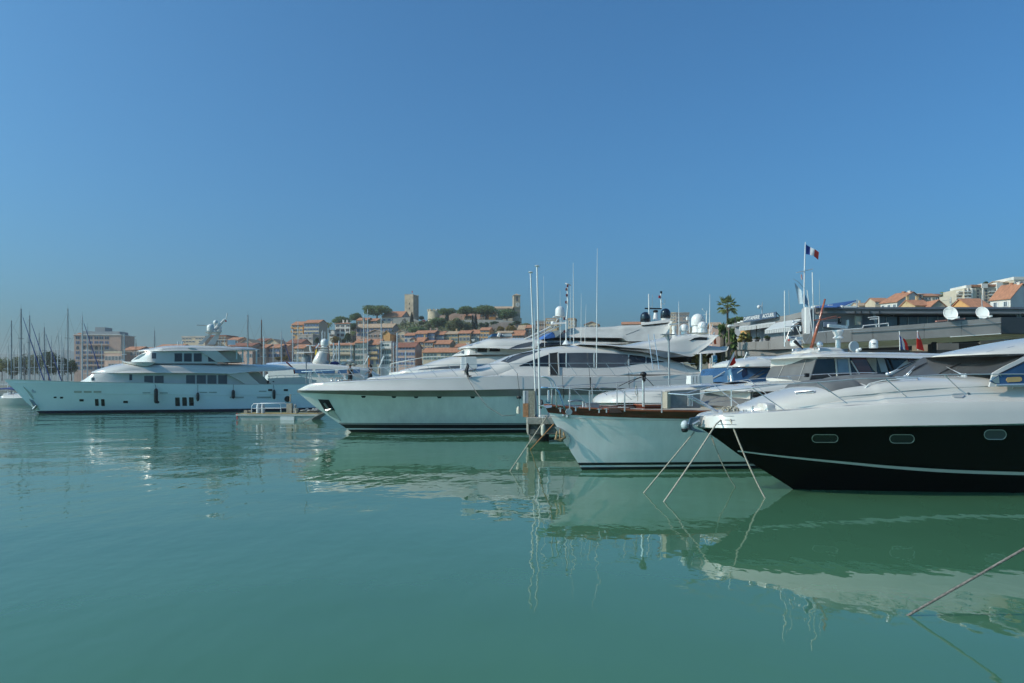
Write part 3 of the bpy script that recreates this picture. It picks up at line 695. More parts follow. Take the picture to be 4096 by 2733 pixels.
# ------------------------------------------------------------------ trees
PINEM = M('pine_needles', (0.075, 0.11, 0.045), .9, var=.45, scale=.5, trans=.3); PINEL = M('pale_pine_needles', (0.16, 0.215, 0.085), .9, var=.4, scale=.5, trans=.4)  # darker and paler green for different trees
CYPM = M('cypress_leaves', (0.018, 0.035, 0.022), .9, var=.4, scale=.8); OLIVM = M('olive_leaves', (0.19, 0.20, 0.085), .9, var=.4, scale=.6, trans=.3)
YELM = M('autumn_leaves', (0.26, 0.18, 0.035), .9, var=.35, scale=.7, trans=.3); GRNM = M('garden_leaves', (0.09, 0.125, 0.05), .9, var=.45, scale=.7, trans=.3)
BARK = M('bark', (0.13, 0.10, 0.075), .95, var=.3, scale=3); GREYB = M('bare_branches', (0.24, 0.21, 0.17), .95, var=.3, scale=.6); PALML = M('palm_fronds', (0.24, 0.27, 0.10), .7, var=.35, scale=1.5, trans=.45); PINKFL = M('pink_blossom', (0.5, 0.06, 0.16), .8, var=.3)
def leaves(mb, c, rad, n, size, rng, blobs=9, shell=.6, flat=0.0):
    blobs = int(blobs * 1.5)
    c = Vector(c); B = []
    for i in range(blobs):
        while True:
            q = Vector((rng.uniform(-1, 1), rng.uniform(-1, 1), rng.uniform(-1 + flat, 1)))
            if q.length < 1: break
        B.append((Vector((q.x * rad[0] * .70, q.y * rad[1] * .70, q.z * rad[2] * .60)), rng.uniform(.34, .52)))
    for i in range(n):
        bc, br = B[i % blobs]
        d = Vector((rng.gauss(0, 1), rng.gauss(0, 1), rng.gauss(0, 1))).normalized() * (shell + (1 - shell) * rng.random())
        p = c + bc + Vector((d.x * rad[0] * br * 1.1, d.y * rad[1] * br * 1.1, d.z * rad[2] * br * 1.25))
        a = Vector((rng.gauss(0, 1), rng.gauss(0, 1), rng.gauss(0, .7))).normalized(); b = a.cross(Vector((rng.gauss(0, 1), rng.gauss(0, 1), rng.gauss(0, 1)))).normalized()
        s = size * rng.uniform(.6, 1.3)
        mb.add([p - a * s * .5, p + b * s * .38, p + a * s * .5, p - b * s * .38], [(0, 1, 2, 3)])
def tree(zf, x0, x1, yt, yb, yfoot, d, kind, label, group='trees on the castle hill', n=900, seed=None, size=None, name=None):
    rng = random.Random(int(x0 * 13 + yt) if seed is None else seed)
    a = P(*zf(x0, yt), d); b = P(*zf(x1, yb), d); ft = P(*zf((x0 + x1) / 2, yfoot), d)
    cx, rx, rz, cz = (a.x + b.x) / 2, (b.x - a.x) / 2, (a.z - b.z) / 2, (a.z + b.z) / 2
    gz = min(ft.z, b.z - .2) - 1.0
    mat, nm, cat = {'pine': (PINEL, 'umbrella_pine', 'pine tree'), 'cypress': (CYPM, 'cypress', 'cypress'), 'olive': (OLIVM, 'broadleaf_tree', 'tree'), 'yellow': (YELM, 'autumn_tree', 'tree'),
                    'green': (GRNM, 'broadleaf_tree', 'tree'), 'dark': (PINEM, 'evergreen_tree', 'tree'), 'bare': (GREYB, 'bare_tree', 'tree'), 'bush': (PINEM, 'bush', 'bush'), 'pink': (PINKFL, 'flowering_bush', 'bush')}[kind]
    o = empty(name or nm, (cx, d, gz), label, cat, 0, group)
    m = MB(); c = (0, 0, cz - gz); ry = rx * .85 if kind != 'cypress' else rx
    s = size or max(.45, .14 * min(rx, max(rz, rx * .35)) + .28) * d / 400
    if kind == 'cypress':
        for i in range(n):
            t = rng.random(); rr = rx * (1 - t) ** .6 * (.35 + .65 * min(1, t * 6)) * (.65 + .4 * rng.random()); q = rng.uniform(0, 6.283)
            p = Vector((rr * math.cos(q), rr * math.sin(q), c[2] - rz + 2 * rz * t))
            u = Vector((rng.gauss(0, .5), rng.gauss(0, .5), 1)).normalized(); w_ = u.cross(Vector((rng.gauss(0, 1), rng.gauss(0, 1), .1))).normalized()
            m.add([p - u * s * .7, p + w_ * s * .3, p + u * s * .7, p - w_ * s * .3], [(0, 1, 2, 3)])
    else:
        leaves(m, c, (rx, ry, rz), n, s, rng, blobs=16 if kind == 'pine' else 11, flat=.5 if kind == 'pine' else 0)
    m.build('crown', mat, o, kind='stuff')
    t_ = MB(); tr = max(.12, rx * .055)
    top = cz - gz - (rz * .1 if kind == 'pine' else 0)
    t_.tube([(0, 0, 0), (.1 * rx * .3, 0, top * .5), (0, 0, top)], [tr * 1.3, tr, tr * .5], 6)
    for k in range(5):
        q = k * 1.257 + rng.uniform(-.3, .3); z0 = top * rng.uniform(.5, .75)
        t_.tube([(0, 0, z0), (rx * .3 * math.cos(q), ry * .3 * math.sin(q), z0 + (top - z0) * .5), (rx * .62 * math.cos(q), ry * .62 * math.sin(q), top + rz * .1)], [tr * .6, tr * .45, tr * .2], 5)
    t_.build('trunk', BARK, o)
    return o
TREES = [
 (v3, 1372, 1815, 468, 640, 720, 408, 'pine', 'largest umbrella pine, left of the square tower', 1500), (v3, 895, 1185, 650, 765, 800, 372, 'pine', 'wide umbrella pine above the white villa', 1000),
 (v3, 1150, 1390, 598, 720, 760, 385, 'pine', 'umbrella pine between the villa pine and the largest pine', 1000), (v3, 1860, 2050, 575, 650, 690, 425, 'pine', 'low pine touching the square tower', 600),
 (v4, 275, 400, 640, 705, 740, 425, 'dark', 'dark evergreen between the tower and the round bastion', 400), (v4, 612, 892, 508, 640, 720, 398, 'pine', 'umbrella pine right beside the round bastion', 1100),
 (v4, 885, 1200, 490, 625, 710, 395, 'pine', 'second umbrella pine right of the bastion, with forked bare trunk', 1200), (v4, 1148, 1535, 480, 640, 710, 394, 'pine', 'broad umbrella pine in the middle of the castle terrace', 1500),
 (v4, 1520, 1825, 522, 700, 740, 393, 'pine', 'umbrella pine overlapping the clock tower', 1300), (v4, 462, 722, 658, 835, 860, 375, 'pine', 'round bright green pine below the bastion', 1200),
 (v4, 145, 412, 805, 915, 930, 345, 'pine', 'flat green pine above the grey terrace houses', 1000), (v4, 148, 222, 590, 800, 830, 395, 'cypress', 'dark pointed cypress in front of the square tower', 500),
 (v4, 700, 770, 585, 730, 800, 385, 'cypress', 'dark cypress beneath the pine beside the bastion', 400), (v4, 1112, 1165, 640, 860, 880, 365, 'cypress', 'left one of the twin cypresses below the castle terrace', 450),
 (v4, 1150, 1222, 615, 860, 880, 366, 'cypress', 'right one of the twin cypresses below the castle terrace', 550), (v4, 705, 1005, 640, 885, 900, 360, 'olive', 'large pale green tree above the ochre terrace houses', 1500),
 (v4, 985, 1130, 730, 880, 900, 362, 'olive', 'smaller pale green tree left of the twin cypresses', 700), (v4, 1310, 1400, 735, 830, 850, 375, 'dark', 'dark evergreen on the rampart below the broad pine', 400),
 (v4, 275, 405, 722, 815, 830, 385, 'dark', 'dark evergreen at the foot of the round bastion', 500), (v4, 0, 140, 680, 880, 900, 390, 'bare', 'greyish leafless thicket at the foot of the square tower', 700),
 (v4, 330, 405, 706, 752, 770, 392, 'pink', 'pink flowering bush beside the round bastion', 200), (v4, 400, 520, 740, 880, 900, 365, 'olive', 'olive tree below the bastion', 600),
 (v4, 1520, 1630, 795, 900, 915, 345, 'yellow', 'small yellow tree below the rampart', 600), (v4, 1640, 1832, 795, 905, 915, 344, 'yellow', 'wide yellow tree below the clock tower', 900),
 (v4, 1690, 1800, 760, 800, 830, 362, 'green', 'green bush above the yellow trees', 300), (v4, 1890, 2060, 755, 820, 850, 352, 'olive', 'yellow-green tree behind the flagpoles', 600),
 (v3, 855, 1042, 960, 1080, 1095, 320, 'yellow', 'golden round tree in front of the white villa', 900), (v3, 1080, 1195, 905, 1065, 1080, 322, 'green', 'dense green tree right of the golden tree', 700),
 (v3, 1040, 1110, 985, 1075, 1085, 322, 'olive', 'olive bush between the golden and the green tree', 350), (v3, 640, 735, 800, 1040, 1060, 332, 'cypress', 'dark broad evergreen right of the apricot block', 700),
 (v3, 1790, 1885, 865, 1020, 1040, 335, 'dark', 'dark tree beside the pale yellow gabled house', 500), (v3, 1180, 1270, 740, 880, 890, 350, 'dark', 'dark trees between villa and long pink house', 450),
 (v3, 620, 700, 980, 1075, 1085, 305, 'dark', 'dark bush under the palms', 350), (v4, 1220, 1330, 745, 830, 845, 372, 'bush', 'green bush right of the twin cypresses', 300),
 (v4, 1400, 1560, 725, 790, 800, 374, 'bush', 'row of low bushes on the rampart', 400), (v4, 1760, 1900, 720, 775, 790, 372, 'bush', 'dark bushes at the foot of the clock tower', 400),
 (v3, 120, 210, 1265, 1340, 1350, 268, 'yellow', 'yellow tree behind the marina masts', 400), (v3, 0, 110, 1275, 1340, 1350, 269, 'yellow', 'low orange tree behind the yacht roof', 400),
 (v1, 0, 45, 770, 990, 1030, 235, 'dark', 'dark tree at the picture edge behind the masts', 600), (v1, 40, 240, 790, 1010, 1030, 232, 'olive', 'brownish tree behind the leftmost masts', 800),
 (v1, 240, 330, 760, 1010, 1030, 234, 'dark', 'dark tree behind the tallest mast', 600), (v1, 330, 460, 775, 1010, 1030, 233, 'olive', 'rusty green tree between the masts', 700),
 (v1, 450, 660, 725, 1010, 1030, 231, 'green', 'tall green tree standing highest behind the masts', 1000), (v1, 650, 770, 790, 1010, 1030, 233, 'dark', 'dark tree left of the second tall mast', 700),
 (v1, 770, 860, 815, 1010, 1030, 234, 'green', 'green tree beside the tall apartment block', 600),
]
for (zf, x0, x1, yt, yb, yf, d, k, lab, n) in TREES:
    if zf is v1: x0 -= 32; x1 += 32; yt -= 14; n = n * 1.4
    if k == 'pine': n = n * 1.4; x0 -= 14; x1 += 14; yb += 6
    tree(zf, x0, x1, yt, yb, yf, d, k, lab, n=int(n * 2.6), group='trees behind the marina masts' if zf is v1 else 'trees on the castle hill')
rg = random.Random(77); m = MB(); m2 = MB()
for i in range(9000):                     # scrub and small bushes over the castle slope
    Y = rg.uniform(335, 396); X = (rg.uniform(1380, 2140) - CX) / F * Y; z = ground(X, Y); hgt = rg.random() ** 2 * 2.2 * (.4 + math.sin(X * .31) ** 2 * math.cos(Y * .17 + X * .05) ** 2)
    p = Vector((X, Y, z + hgt)); a = Vector((rg.gauss(0, 1), rg.gauss(0, 1), rg.gauss(0, .6))).normalized(); b = a.cross(Vector((rg.gauss(0, 1), rg.gauss(0, 1), rg.gauss(0, 1)))).normalized(); s = rg.uniform(.5, 1.1)
    (m if (math.sin(X * .21 + 1) + math.sin(Y * .11 + X * .07) + rg.gauss(0, .5)) > 0 else m2).add([p - a * s * .5, p + b * s * .4, p + a * s * .5, p - b * s * .4], [(0, 1, 2, 3)])
m.build('undergrowth', OLIVM, kind='stuff'); m2.build('undergrowth', GRNM, kind='stuff')
def palm(zf, x, yt, yfoot, d, spread, label, fan=False, nf=16, seed=1, lean=0.0, group=None):
    rng = random.Random(seed); top = P(*zf(x, yt), d); ft = P(*zf(x, yfoot), d); hgt = top.z - ft.z
    o = empty('palm_tree', (top.x, d, ft.z), label, 'palm tree', 0, group); r = spread
    MB().tube([(lean, 0, -.5), (lean * .4, 0, hgt * .5), (0, 0, hgt)], [r * .11, r * .085, r * .08], 8).build('trunk', BARK, o, smooth=True)
    if fan:                              # stalk and pleated fan
        for i in range(nf):
            q = 2.4 * i + rng.uniform(-.2, .2); el = lerp(1.35, -.75, (i + .5) / nf) + rng.uniform(-.15, .15)
            dr = Vector((math.cos(q) * math.cos(el), math.sin(q) * math.cos(el), math.sin(el)))
            sd = dr.cross(Vector((0, 0, 1)));
            if sd.length < .05: sd = Vector((1, 0, 0))
            sd.normalize(); up = sd.cross(dr).normalized(); c0 = Vector((0, 0, hgt)); ln = r * rng.uniform(.42, .55); c1 = c0 + dr * ln
            m = MB().tube([c0, c1], [r * .018, r * .012], 4); nb = 11
            for k in range(nb):
                t = lerp(-1.25, 1.25, k / (nb - 1)); L_ = r * .52 * (1 - .25 * abs(t)) * rng.uniform(.9, 1.05)
                v = dr * math.cos(t) + sd * math.sin(t); tip = c1 + v * L_ + Vector((0, 0, -.16 * r * (1 - max(0, el)) * rng.uniform(.6, 1.2)))
                mid = c1 + v * L_ * .55 + up * .03 * r * (1 if k % 2 else -1); s_ = sd * math.cos(t) - dr * math.sin(t); wd = r * .055
                m.add([c1, mid + s_ * wd, tip, mid - s_ * wd], [(0, 1, 2), (0, 2, 3)])
            m.build('frond', PALML, o)
    else:
        for i in range(nf):
            q = 2.4 * i + rng.uniform(-.2, .2); el = lerp(1.2, -.5, (i + .5) / nf)
            m = MB(); pts = []; p = Vector((0, 0, hgt)); e = el
            for k in range(7):
                pts.append(p.copy()); p = p + Vector((math.cos(q) * math.cos(e), math.sin(q) * math.cos(e), math.sin(e))) * r / 6; e -= .28
            sd = Vector((-math.sin(q), math.cos(q), 0))
            rows = [[a - sd * wd * r + Vector((0, 0, -.10 * r * (wd > .05))), a, a + sd * wd * r + Vector((0, 0, -.10 * r * (wd > .05)))] for a, wd in zip(pts, (.02, .09, .13, .13, .11, .07, .01))]
            m.grid(rows); m.build('frond', PALML, o)
    return o
palm(v3, 845, 770, 890, 350, 2.4, 'date palm rising beside the white villa', seed=2, group='palms on the hill')
palm(v3, 745, 810, 960, 340, 2.2, 'pale palm right of the dark evergreen', seed=3, group='palms on the hill')
palm(v3, 545, 960, 1060, 312, 3.2, 'low bushy palm in front of the apricot block', seed=4, nf=22, group='palms on the hill')
palm(v3, 1225, 905, 1060, 322, 1.9, 'small palm beside the dense green tree', seed=5, group='palms on the hill')
palm(v3, 1228, 790, 890, 352, 1.9, 'small palm above the villa, next to the pink house', seed=6, group='palms on the hill')
# ------------------------------------------------------------------ sailing boats of the marina
MASTW = M('white_mast', (0.55, 0.56, 0.56), .35, .3, var=.06, scale=3); MASTD = M('grey_mast', (0.27, 0.28, 0.29), .4, .5, var=.1, scale=3); MASTB = M('brown_mast', (0.20, 0.085, 0.05), .5, var=.2, scale=3)
SAILC = M('blue_sail_cover', (0.03, 0.06, 0.20), .8, var=.15); SAILW = M('white_sail_cover', (0.58, 0.58, 0.56), .8, var=.1)
def sailboat(zf, x, ytop, d, label, jib=0, rad=.10, mat=None, cover=None, group='sailing boats in the marina', heading=None, cross=2, seed=0):
    rng = random.Random(int(x * 3 + ytop)); top = P(*zf(x, ytop), d); Lb = max(7.5, top.z * .72)
    d_ = d
    fr = Frame('sailing_boat', label, 'sailing boat', top.x, d, rng.choice((-68, 72, 100, -84)) if heading is None else heading, 0, group)
    o = fr.o; x0 = -Lb * .42; mat = mat or MASTD
    st = [(-.4, .9), (0, .55), (1.1, 0)]
    h = Hull(Lb, Lb * .29, st, [(0, 1.25), (Lb * .5, 1.0), (Lb, 1.05)], zb=-.4, wl=.75, full=.5, aft=.75)
    mb = h.body(rows=5, nu=16); mb.v = [(a + x0, b, c) for a, b, c in mb.v]; mb.build('hull', GEL, o, True)
    sh = Shell([(x0 + Lb * .25, 1.0, 1.05, Lb * .05, Lb * .04), (x0 + Lb * .34, 1.0, 1.38, Lb * .09, Lb * .075), (x0 + Lb * .62, 1.0, 1.5, Lb * .1, Lb * .085), (x0 + Lb * .64, 1.0, 1.42, Lb * .1, Lb * .085)])
    sh.body(12).build('cabin', GELD, o, True)
    m = MB().tube([(0, 0, 1.1), (0, 0, top.z)], [rad, rad * .8], 6).build('mast', mat, o)
    b = MB().tube([(.15, 0, 2.1), (Lb * .40, 0, 2.25)], .07, 6)
    b.build('boom', mat, o)
    MB().tube([(.3, 0, 2.32), (Lb * .2, 0, 2.45), (Lb * .38, 0, 2.36)], [.20, .17, .10], 6).build('sail_cover', cover or (SAILC if rng.random() < .6 else SAILW), o, True)
    for i in range(cross):
        z = lerp(1.1, top.z, (i + 1) / (cross + 1)); w = Lb * .09 * (1 - .25 * i)
        MB().tube([(0, -w, z), (0, w, z)], .035, 4).build('spreader', mat, m)
    rg = MB(); zt = top.z * .97
    for p in ((x0 + .1, 0, 1.3), (x0 + Lb, 0, 1.1), (.2, Lb * .135, 1.1), (.2, -Lb * .135, 1.1)):
        rg.tube([(0, 0, zt), p], .012, 3)
    rg.build('rigging', M('rigging_wire', (0.16, 0.165, 0.17), .7), o)
    if jib: MB().tube([Vector((x0 + .25, 0, 1.6)), Vector((x0 + .25, 0, 1.6)).lerp(Vector((0, 0, zt)), .5), Vector((x0 + .25, 0, 1.6)).lerp(Vector((0, 0, zt)), .93)], [.10, .085, .04], 6).build('furled_jib', SAILC if jib == 1 else SAILW, o, True)
    MB().tube([(0, 0, top.z), (0, 0, top.z + .7)], .015, 3).build('antenna', STEEL, m)
    return o
# the blue furled jib of these boats leans down to the right, so their bows point right: heading 180
SB = [
 (v1, 130, 378, 122, 'sailing boat at the picture edge, grey mast with a stay leaning left', 0, .11, MASTD, 20), (v1, 240, 245, 112, 'tallest sailing boat of the marina, thick mast and a long dark blue furled jib', 1, .16, MASTD, 180),
 (v1, 338, 320, 118, 'sailing boat right behind the tallest one, its blue furled jib parallel to the first', 1, .13, MASTD, 180), (v1, 90, 635, 150, 'small sailing boat with a short mast beside the leftmost tall mast', 0, .09, MASTW, None),
 (v1, 218, 598, 152, 'short pale mast immediately left of the tallest mast', 0, .09, MASTW, None), (v1, 322, 540, 140, 'sailing boat with a pale mast and a stay leaning down to the left', 0, .09, MASTW, 15),
 (v1, 392, 605, 155, 'short pale mast under the long blue jibs', 0, .09, MASTW, None), (v1, 445, 520, 138, 'grey mast of middle height right of the blue jibs', 0, .1, MASTD, None),
 (v1, 505, 455, 120, 'sailing boat whose blue furled jib ends beside the apartment block trees', 1, .12, MASTD, 180), (v1, 522, 560, 150, 'pale mast almost touching the mast with the third blue jib', 0, .08, MASTW, None),
 (v1, 585, 592, 152, 'slim pale mast in front of the highest green tree', 0, .08, MASTW, None), (v1, 658, 490, 140, 'thin leaning mast in front of the blue mountain', 0, .09, MASTW, None),
 (v1, 697, 535, 145, 'pale slim mast right in front of the mountain top', 0, .08, MASTW, None), (v1, 720, 672, 158, 'shortest mast in front of the mountain', 0, .08, MASTW, None),
 (v1, 773, 242, 114, 'sailing boat with a very tall thin mast left of the apartment block', 0, .13, MASTD, 172), (v1, 938, 322, 116, 'sailing boat whose white mast crosses the left side of the apartment block', 1, .14, MASTW, 180),
 (v1, 998, 455, 125, 'white mast in front of the apartment block windows', 0, .12, MASTW, None), (v1, 1160, 640, 150, 'short white mast in front of the low rose wing', 0, .1, MASTW, None),
 (v1, 1398, 525, 135, 'thin mast left of a pair near the yacht bow deck', 0, .07, MASTD, None), (v1, 1417, 530, 128, 'white mast standing behind the bright yacht visor tip', 0, .12, MASTW, None),
 (v1, 1550, 592, 150, 'very thin dark mast over the rose house', 0, .06, MASTB, None), (v1, 1763, 492, 120, 'single grey mast rising behind the yacht wheelhouse roof', 0, .11, MASTD, None),
 (v2, 1115, 315, 105, 'sailing boat with a thick grey mast behind the yacht radar arch', 0, .17, MASTD, 170), (v2, 1272, 370, 106, 'sailing boat with a brown wooden-looking mast', 0, .13, MASTB, 170),
 (v2, 1298, 560, 100, 'short white mast just right of the brown mast', 0, .16, MASTW, None), (v2, 1498, 505, 108, 'sailing boat with a white mast and a dark slanting jib near the apricot block', 1, .13, MASTW, 180),
 (v2, 1628, 480, 116, 'white mast in front of the apricot block corner', 0, .13, MASTW, None), (v2, 1688, 400, 125, 'thin white mast crossing the sand coloured apartment wing', 0, .07, MASTW, None),
 (v3, 730, 890, 104, 'left one of three close masts above the white radar dome', 0, .09, MASTW, None), (v3, 748, 870, 106, 'middle one of three close masts above the white radar dome', 0, .09, MASTW, None),
 (v3, 783, 890, 108, 'right one of three close masts above the white radar dome', 0, .09, MASTW, None), (v3, 918, 1066, 96, 'thick white mast in front of the cream port house', 0, .17, MASTW, None),
 (v3, 965, 1100, 100, 'thin white mast between two thicker ones before the cream port house', 0, .09, MASTW, None), (v3, 1005, 1032, 95, 'thickest white mast before the cream port house, its boom stretched right', 2, .18, MASTW, 15),
 (v3, 1192, 1092, 98, 'white mast at the corner of the cream port house', 0, .12, MASTW, None), (v3, 1390, 592, 165, 'tall thin mast in front of the round turret', 0, .09, MASTW, None),
 (v3, 1452, 542, 170, 'tall thin mast under the largest umbrella pine', 0, .09, MASTW, None), (v3, 1664, 662, 150, 'tall white mast in front of the mauve house', 0, .13, MASTW, None),
 (v3, 1856, 1060, 98, 'white mast beside the pink port house', 0, .13, MASTW, None), (v3, 1912, 905, 96, 'tall white mast crossing the pale yellow house', 0, .16, MASTW, None),
 (v3, 2046, 1192, 92, 'short white mast in front of the pink port house', 0, .13, MASTW, None), (v2, 1405, 665, 112, 'thin short mast between the pink houses', 0, .07, MASTW, None),
 (v1, 160, 700, 160, 'short thin mast between the two leftmost tall masts', 0, .07, MASTW, None), (v1, 275, 640, 160, 'thin mast in the thicket right of the tallest mast', 0, .07, MASTD, 10),
]
for (zf, x, yt, d, lab, jib, rad, mat, hd) in SB:
    if zf is not v1 and d < 118: d += 22
    d = min(d, 118 + (d - 118) * .62) if d > 118 else d
    sailboat(zf, x, yt, d, lab, jib, rad * .85, mat, heading=hd, cross=2 if rad >= .1 else 1)

# ------------------------------------------------------------------ generic moored motor yacht pieces
def dome_thing(fr, c, r, h0, mat=None, name='satellite_dome', parent=None):
    return MB().dome(c, r, h0).build(name, mat or PLASW, parent or fr.o, True)
def rail(fr, name, pts_top, posts, r=.02, rp=.017, mat=None, parent=None):
    """top rail tube plus separate posts; posts: (top point, foot point)"""
    ro = MB().tube(pts_top, r, 6).build(name, mat or CHROME, parent or fr.o, 50)
    for a, b in posts: MB().tube([a, b], rp, 5).build('rail_post', mat or CHROME, ro)
    return ro

# white motor boat at the left edge
B = Frame('motor_yacht', 'white motor yacht cut by the picture edge, with a beige awning', 'yacht', -97.5, 112, 168)
h = Hull(20, 5.2, [(-.5, 1), (0, .6), (2.4, -1.2)], [(0, 2.6), (8, 2.1), (20, 2.0)], zb=-.5)
B.part('hull', h.body(rows=6, nu=20), GEL, smooth=True); B.part('boot_stripe', h.strip(-.2, .22, 2, 20, .01), BOOT)
s_ = Shell([(3, 2, 2.2, 1, .8), (6, 2, 3.6, 1.9, 1.6), (14, 2, 3.8, 2.1, 1.8), (15, 2, 3.7, 2.1, 1.8)], .3)
B.part('cabin', s_.body(16), GEL, smooth=True)
for a in (6.2, 9.0, 11.6): B.part('window', MB().hexa([(a, 1.95, 2.5), (a + 2.2, 1.98, 2.5), (a + 2.2, 2.1, 2.5), (a, 2.1, 2.5), (a + .7, 1.75, 3.3), (a + 2.2, 1.85, 3.3), (a + 2.2, 2.0, 3.3), (a + .7, 1.9, 3.3)]), GLASS)
aw = Shell([(7.5, 4.75, 4.80, 1.7, 1.6), (8, 4.75, 4.95, 1.8, 1.7), (14.5, 4.75, 5.0, 1.8, 1.7), (15, 4.75, 4.82, 1.7, 1.6)], .12)
B.part('awning', aw.body(14), M('beige_awning', (0.52, 0.42, 0.28), .85, var=.08), smooth=True)
for a in (8, 14.4):
    for sd in (-1.6, 1.6): B.tube('awning_pole', [(a, sd, 3.4), (a, sd, 4.8)], .03)
for a in (9, 13): B.part('fender', MB().lathe((a, 2.75, .5), [(.05, 0), (.16, .12), (.16, .7), (.05, .82)], 8), NAVY, smooth=True)

# ------------------------------------------------------------------ the large white yacht on the left
A = Frame('superyacht', 'large three-deck white motor yacht with a raked bow and pale blue-grey hull', 'yacht', *P(158, 1655, 77)[:2], 30)
tip = A.L(17, 1519, 0); L_A = 33.0
def Asheer():
    r = [(tip.x, tip.z)]
    for x, y, t in ((*v1(500, 1066), -2.0), (*v1(900, 1080), -3.0), (*v1(1600, 1092), -3.7), (*v2(600, 1104), -3.9), (*v2(1100, 1108), -3.9), (*v2(1660, 1104), -3.8)):
        p = A.L(x, y, t); r.append((p.x, p.z))
    return r
a1 = A.L(*v1(300, 1310), 0); a2 = A.L(*v1(180, 1180), 0)
h = Hull(L_A, 7.9, [(-.5, .6), (0, 0), (a1.z, a1.x), (a2.z, a2.x), (tip.z, tip.x)], Asheer(), pw=1.35, ps=2.6, wl=.86, zb=-.5, full=.55, aft=.95)
HA = h
hullA = A.part('hull', h.body(.25, 12, 44), GELA, smooth=True)
A.part('boot_stripe', h.strip(-.3, .30, 2, 40, .012), NAVY)
A.part('rub_strake', h.strip(lambda x: h.sheer(x) - 1.22, lambda x: h.sheer(x) - 1.16, 1, 40, .03, .2, 1, thick=.04), GELW)
A.part('cap_rail', h.strip(lambda x: h.sheer(x) - .02, lambda x: h.sheer(x) + .05, 1, 40, .02, thick=.14), GEL)
for zf, x, y, w_, hh_ in ((v1, 628, 1255, 34, 18), (v1, 702, 1258, 36, 20), (v1, 930, 1288, 50, 26), (v1, 1432, 1307, 52, 26), (v1, 1102, 1312, 40, 78), (v1, 1172, 1314, 40, 78), (v2, 312, 1305, 52, 98), (v2, 392, 1303, 52, 98), (v2, 470, 1302, 52, 98)):
    k = 4 if hh_ > 50 else 0
    a = zf(x - w_ / 2, y - hh_ / 2); b = zf(x + w_ / 2, y + hh_ / 2); k *= .35
    xs = [a[0], a[0] + 1.5, b[0] - 1.5, b[0]]; top = [(xs[0], a[1] + 1.2), (xs[1], a[1]), (xs[2], a[1]), (xs[3], a[1] + 1.2)]
    A.pane('porthole', h, top, [(x_ + k, b[1] - (1.2 if i in (0, 3) else 0)) for i, x_ in enumerate(xs)], GLASS, .02, .06)
for x in (888, 1000, 1112): A.rect('fairlead_slot', h, *v1(x - 44, 1181), *v1(x + 44, 1202), BEIGEW, .02, .05)
for zf, x, y in ((v1, 1670, 1203), (v1, 1868, 1205), (v2, 155, 1204), (v2, 608, 1198), (v2, 718, 1197), (v2, 1285, 1185)): A.rect('scupper_slot', h, *zf(x - 44, y - 5), *zf(x + 44, y + 5), STEEL, .02, .05)
for x in (990, 1300): A.rect('hull_vent', h, *v2(x - 80, 1246), *v2(x + 80, 1264), ALU, .015, .04)
for x in (1372, 1550): A.rect('mooring_eye', h, *v2(x - 24, 1160), *v2(x + 24, 1182), DARK, .03, .05)
p = A.on(h, *v2(1568, 1273), .02); A.part('round_porthole', MB().lathe(p, [(.36, -.05), (.36, .03), (.28, .035)], 16, 'y'), GLASS, smooth=True)
A.pane('anchor_pocket', h, [v1(330, 1270), v1(385, 1290)], [v1(400, 1395), v1(455, 1400)], CHROME, .03, .08)
an = A.part('anchor', MB().tube([A.on(h, *v1(345, 1285), .12), A.on(h, *v1(410, 1370), .16)], .09, 6).tube([A.on(h, *v1(380, 1390), .2), A.on(h, *v1(420, 1345), .2)], .11, 6), STEEL)
A.part('anchor_plate', MB().sheet([A.on(h, *v1(262, 1125), .04), A.on(h, *v1(330, 1185), .04), A.on(h, *v1(362, 1225), .04), A.on(h, *v1(390, 1275), .04)], [A.on(h, *v1(275, 1150), .04), A.on(h, *v1(320, 1205), .04), A.on(h, *v1(350, 1250), .04), A.on(h, *v1(372, 1280), .04)], (0, .05, 0)), CHROME)
A.part('hawse_ring', MB().lathe(A.on(h, *v1(388, 1180), .03), [(.22, 0), (.22, .05), (.14, .06)], 12, 'y'), CHROME, smooth=True)
# decks and houses
d1 = px_shell(A, [(*v1(905, 1078), v1(0, 1082)[1], .6, .4), (*v1(960, 1050), v1(0, 1084)[1], 1.5, 1.2), (*v1(1060, 985), v1(0, 1086)[1], 2.5, 2.2), (*v1(1400, 968), v1(0, 1092)[1], 3.2, 3.1), (*v2(300, 968), v2(0, 1115)[1], 3.4, 3.3), (*v2(1130, 970), v2(0, 1118)[1], 3.4, 3.3)], .05, 4)
hA1 = A.part('main_deckhouse', d1.body(40), GEL, smooth=True)
br = [(*v1(1043, 964), v1(0, 972)[1], .9, .6), (*v1(1110, 935), v1(0, 974)[1], 1.9, 1.5), (*v1(1200, 905), v1(0, 975)[1], 2.7, 2.2), (*v1(1350, 868), v1(0, 976)[1], 3.4, 2.9), (*v1(1500, 852), v1(0, 977)[1], 3.75, 3.3), (*v2(0, 852), v2(0, 974)[1], 3.9, 3.6),
      (*v2(500, 852), v2(0, 977)[1], 3.9, 3.65), (*v2(900, 866), v2(0, 984)[1], 3.9, 3.65), (*v2(1150, 870), v2(0, 962)[1], 3.9, 3.6), (*v2(1400, 872), v2(0, 951)[1], 3.8, 3.5), (*v2(1580, 885), v2(0, 942)[1], 3.5, 3.0), (*v2(1665, 918), v2(0, 930)[1], 2.4, 1.8)]
d2 = px_shell(A, br, .9, 2.4)
A.part('upper_deck_brow', d2.body(50), GEL, smooth=True)
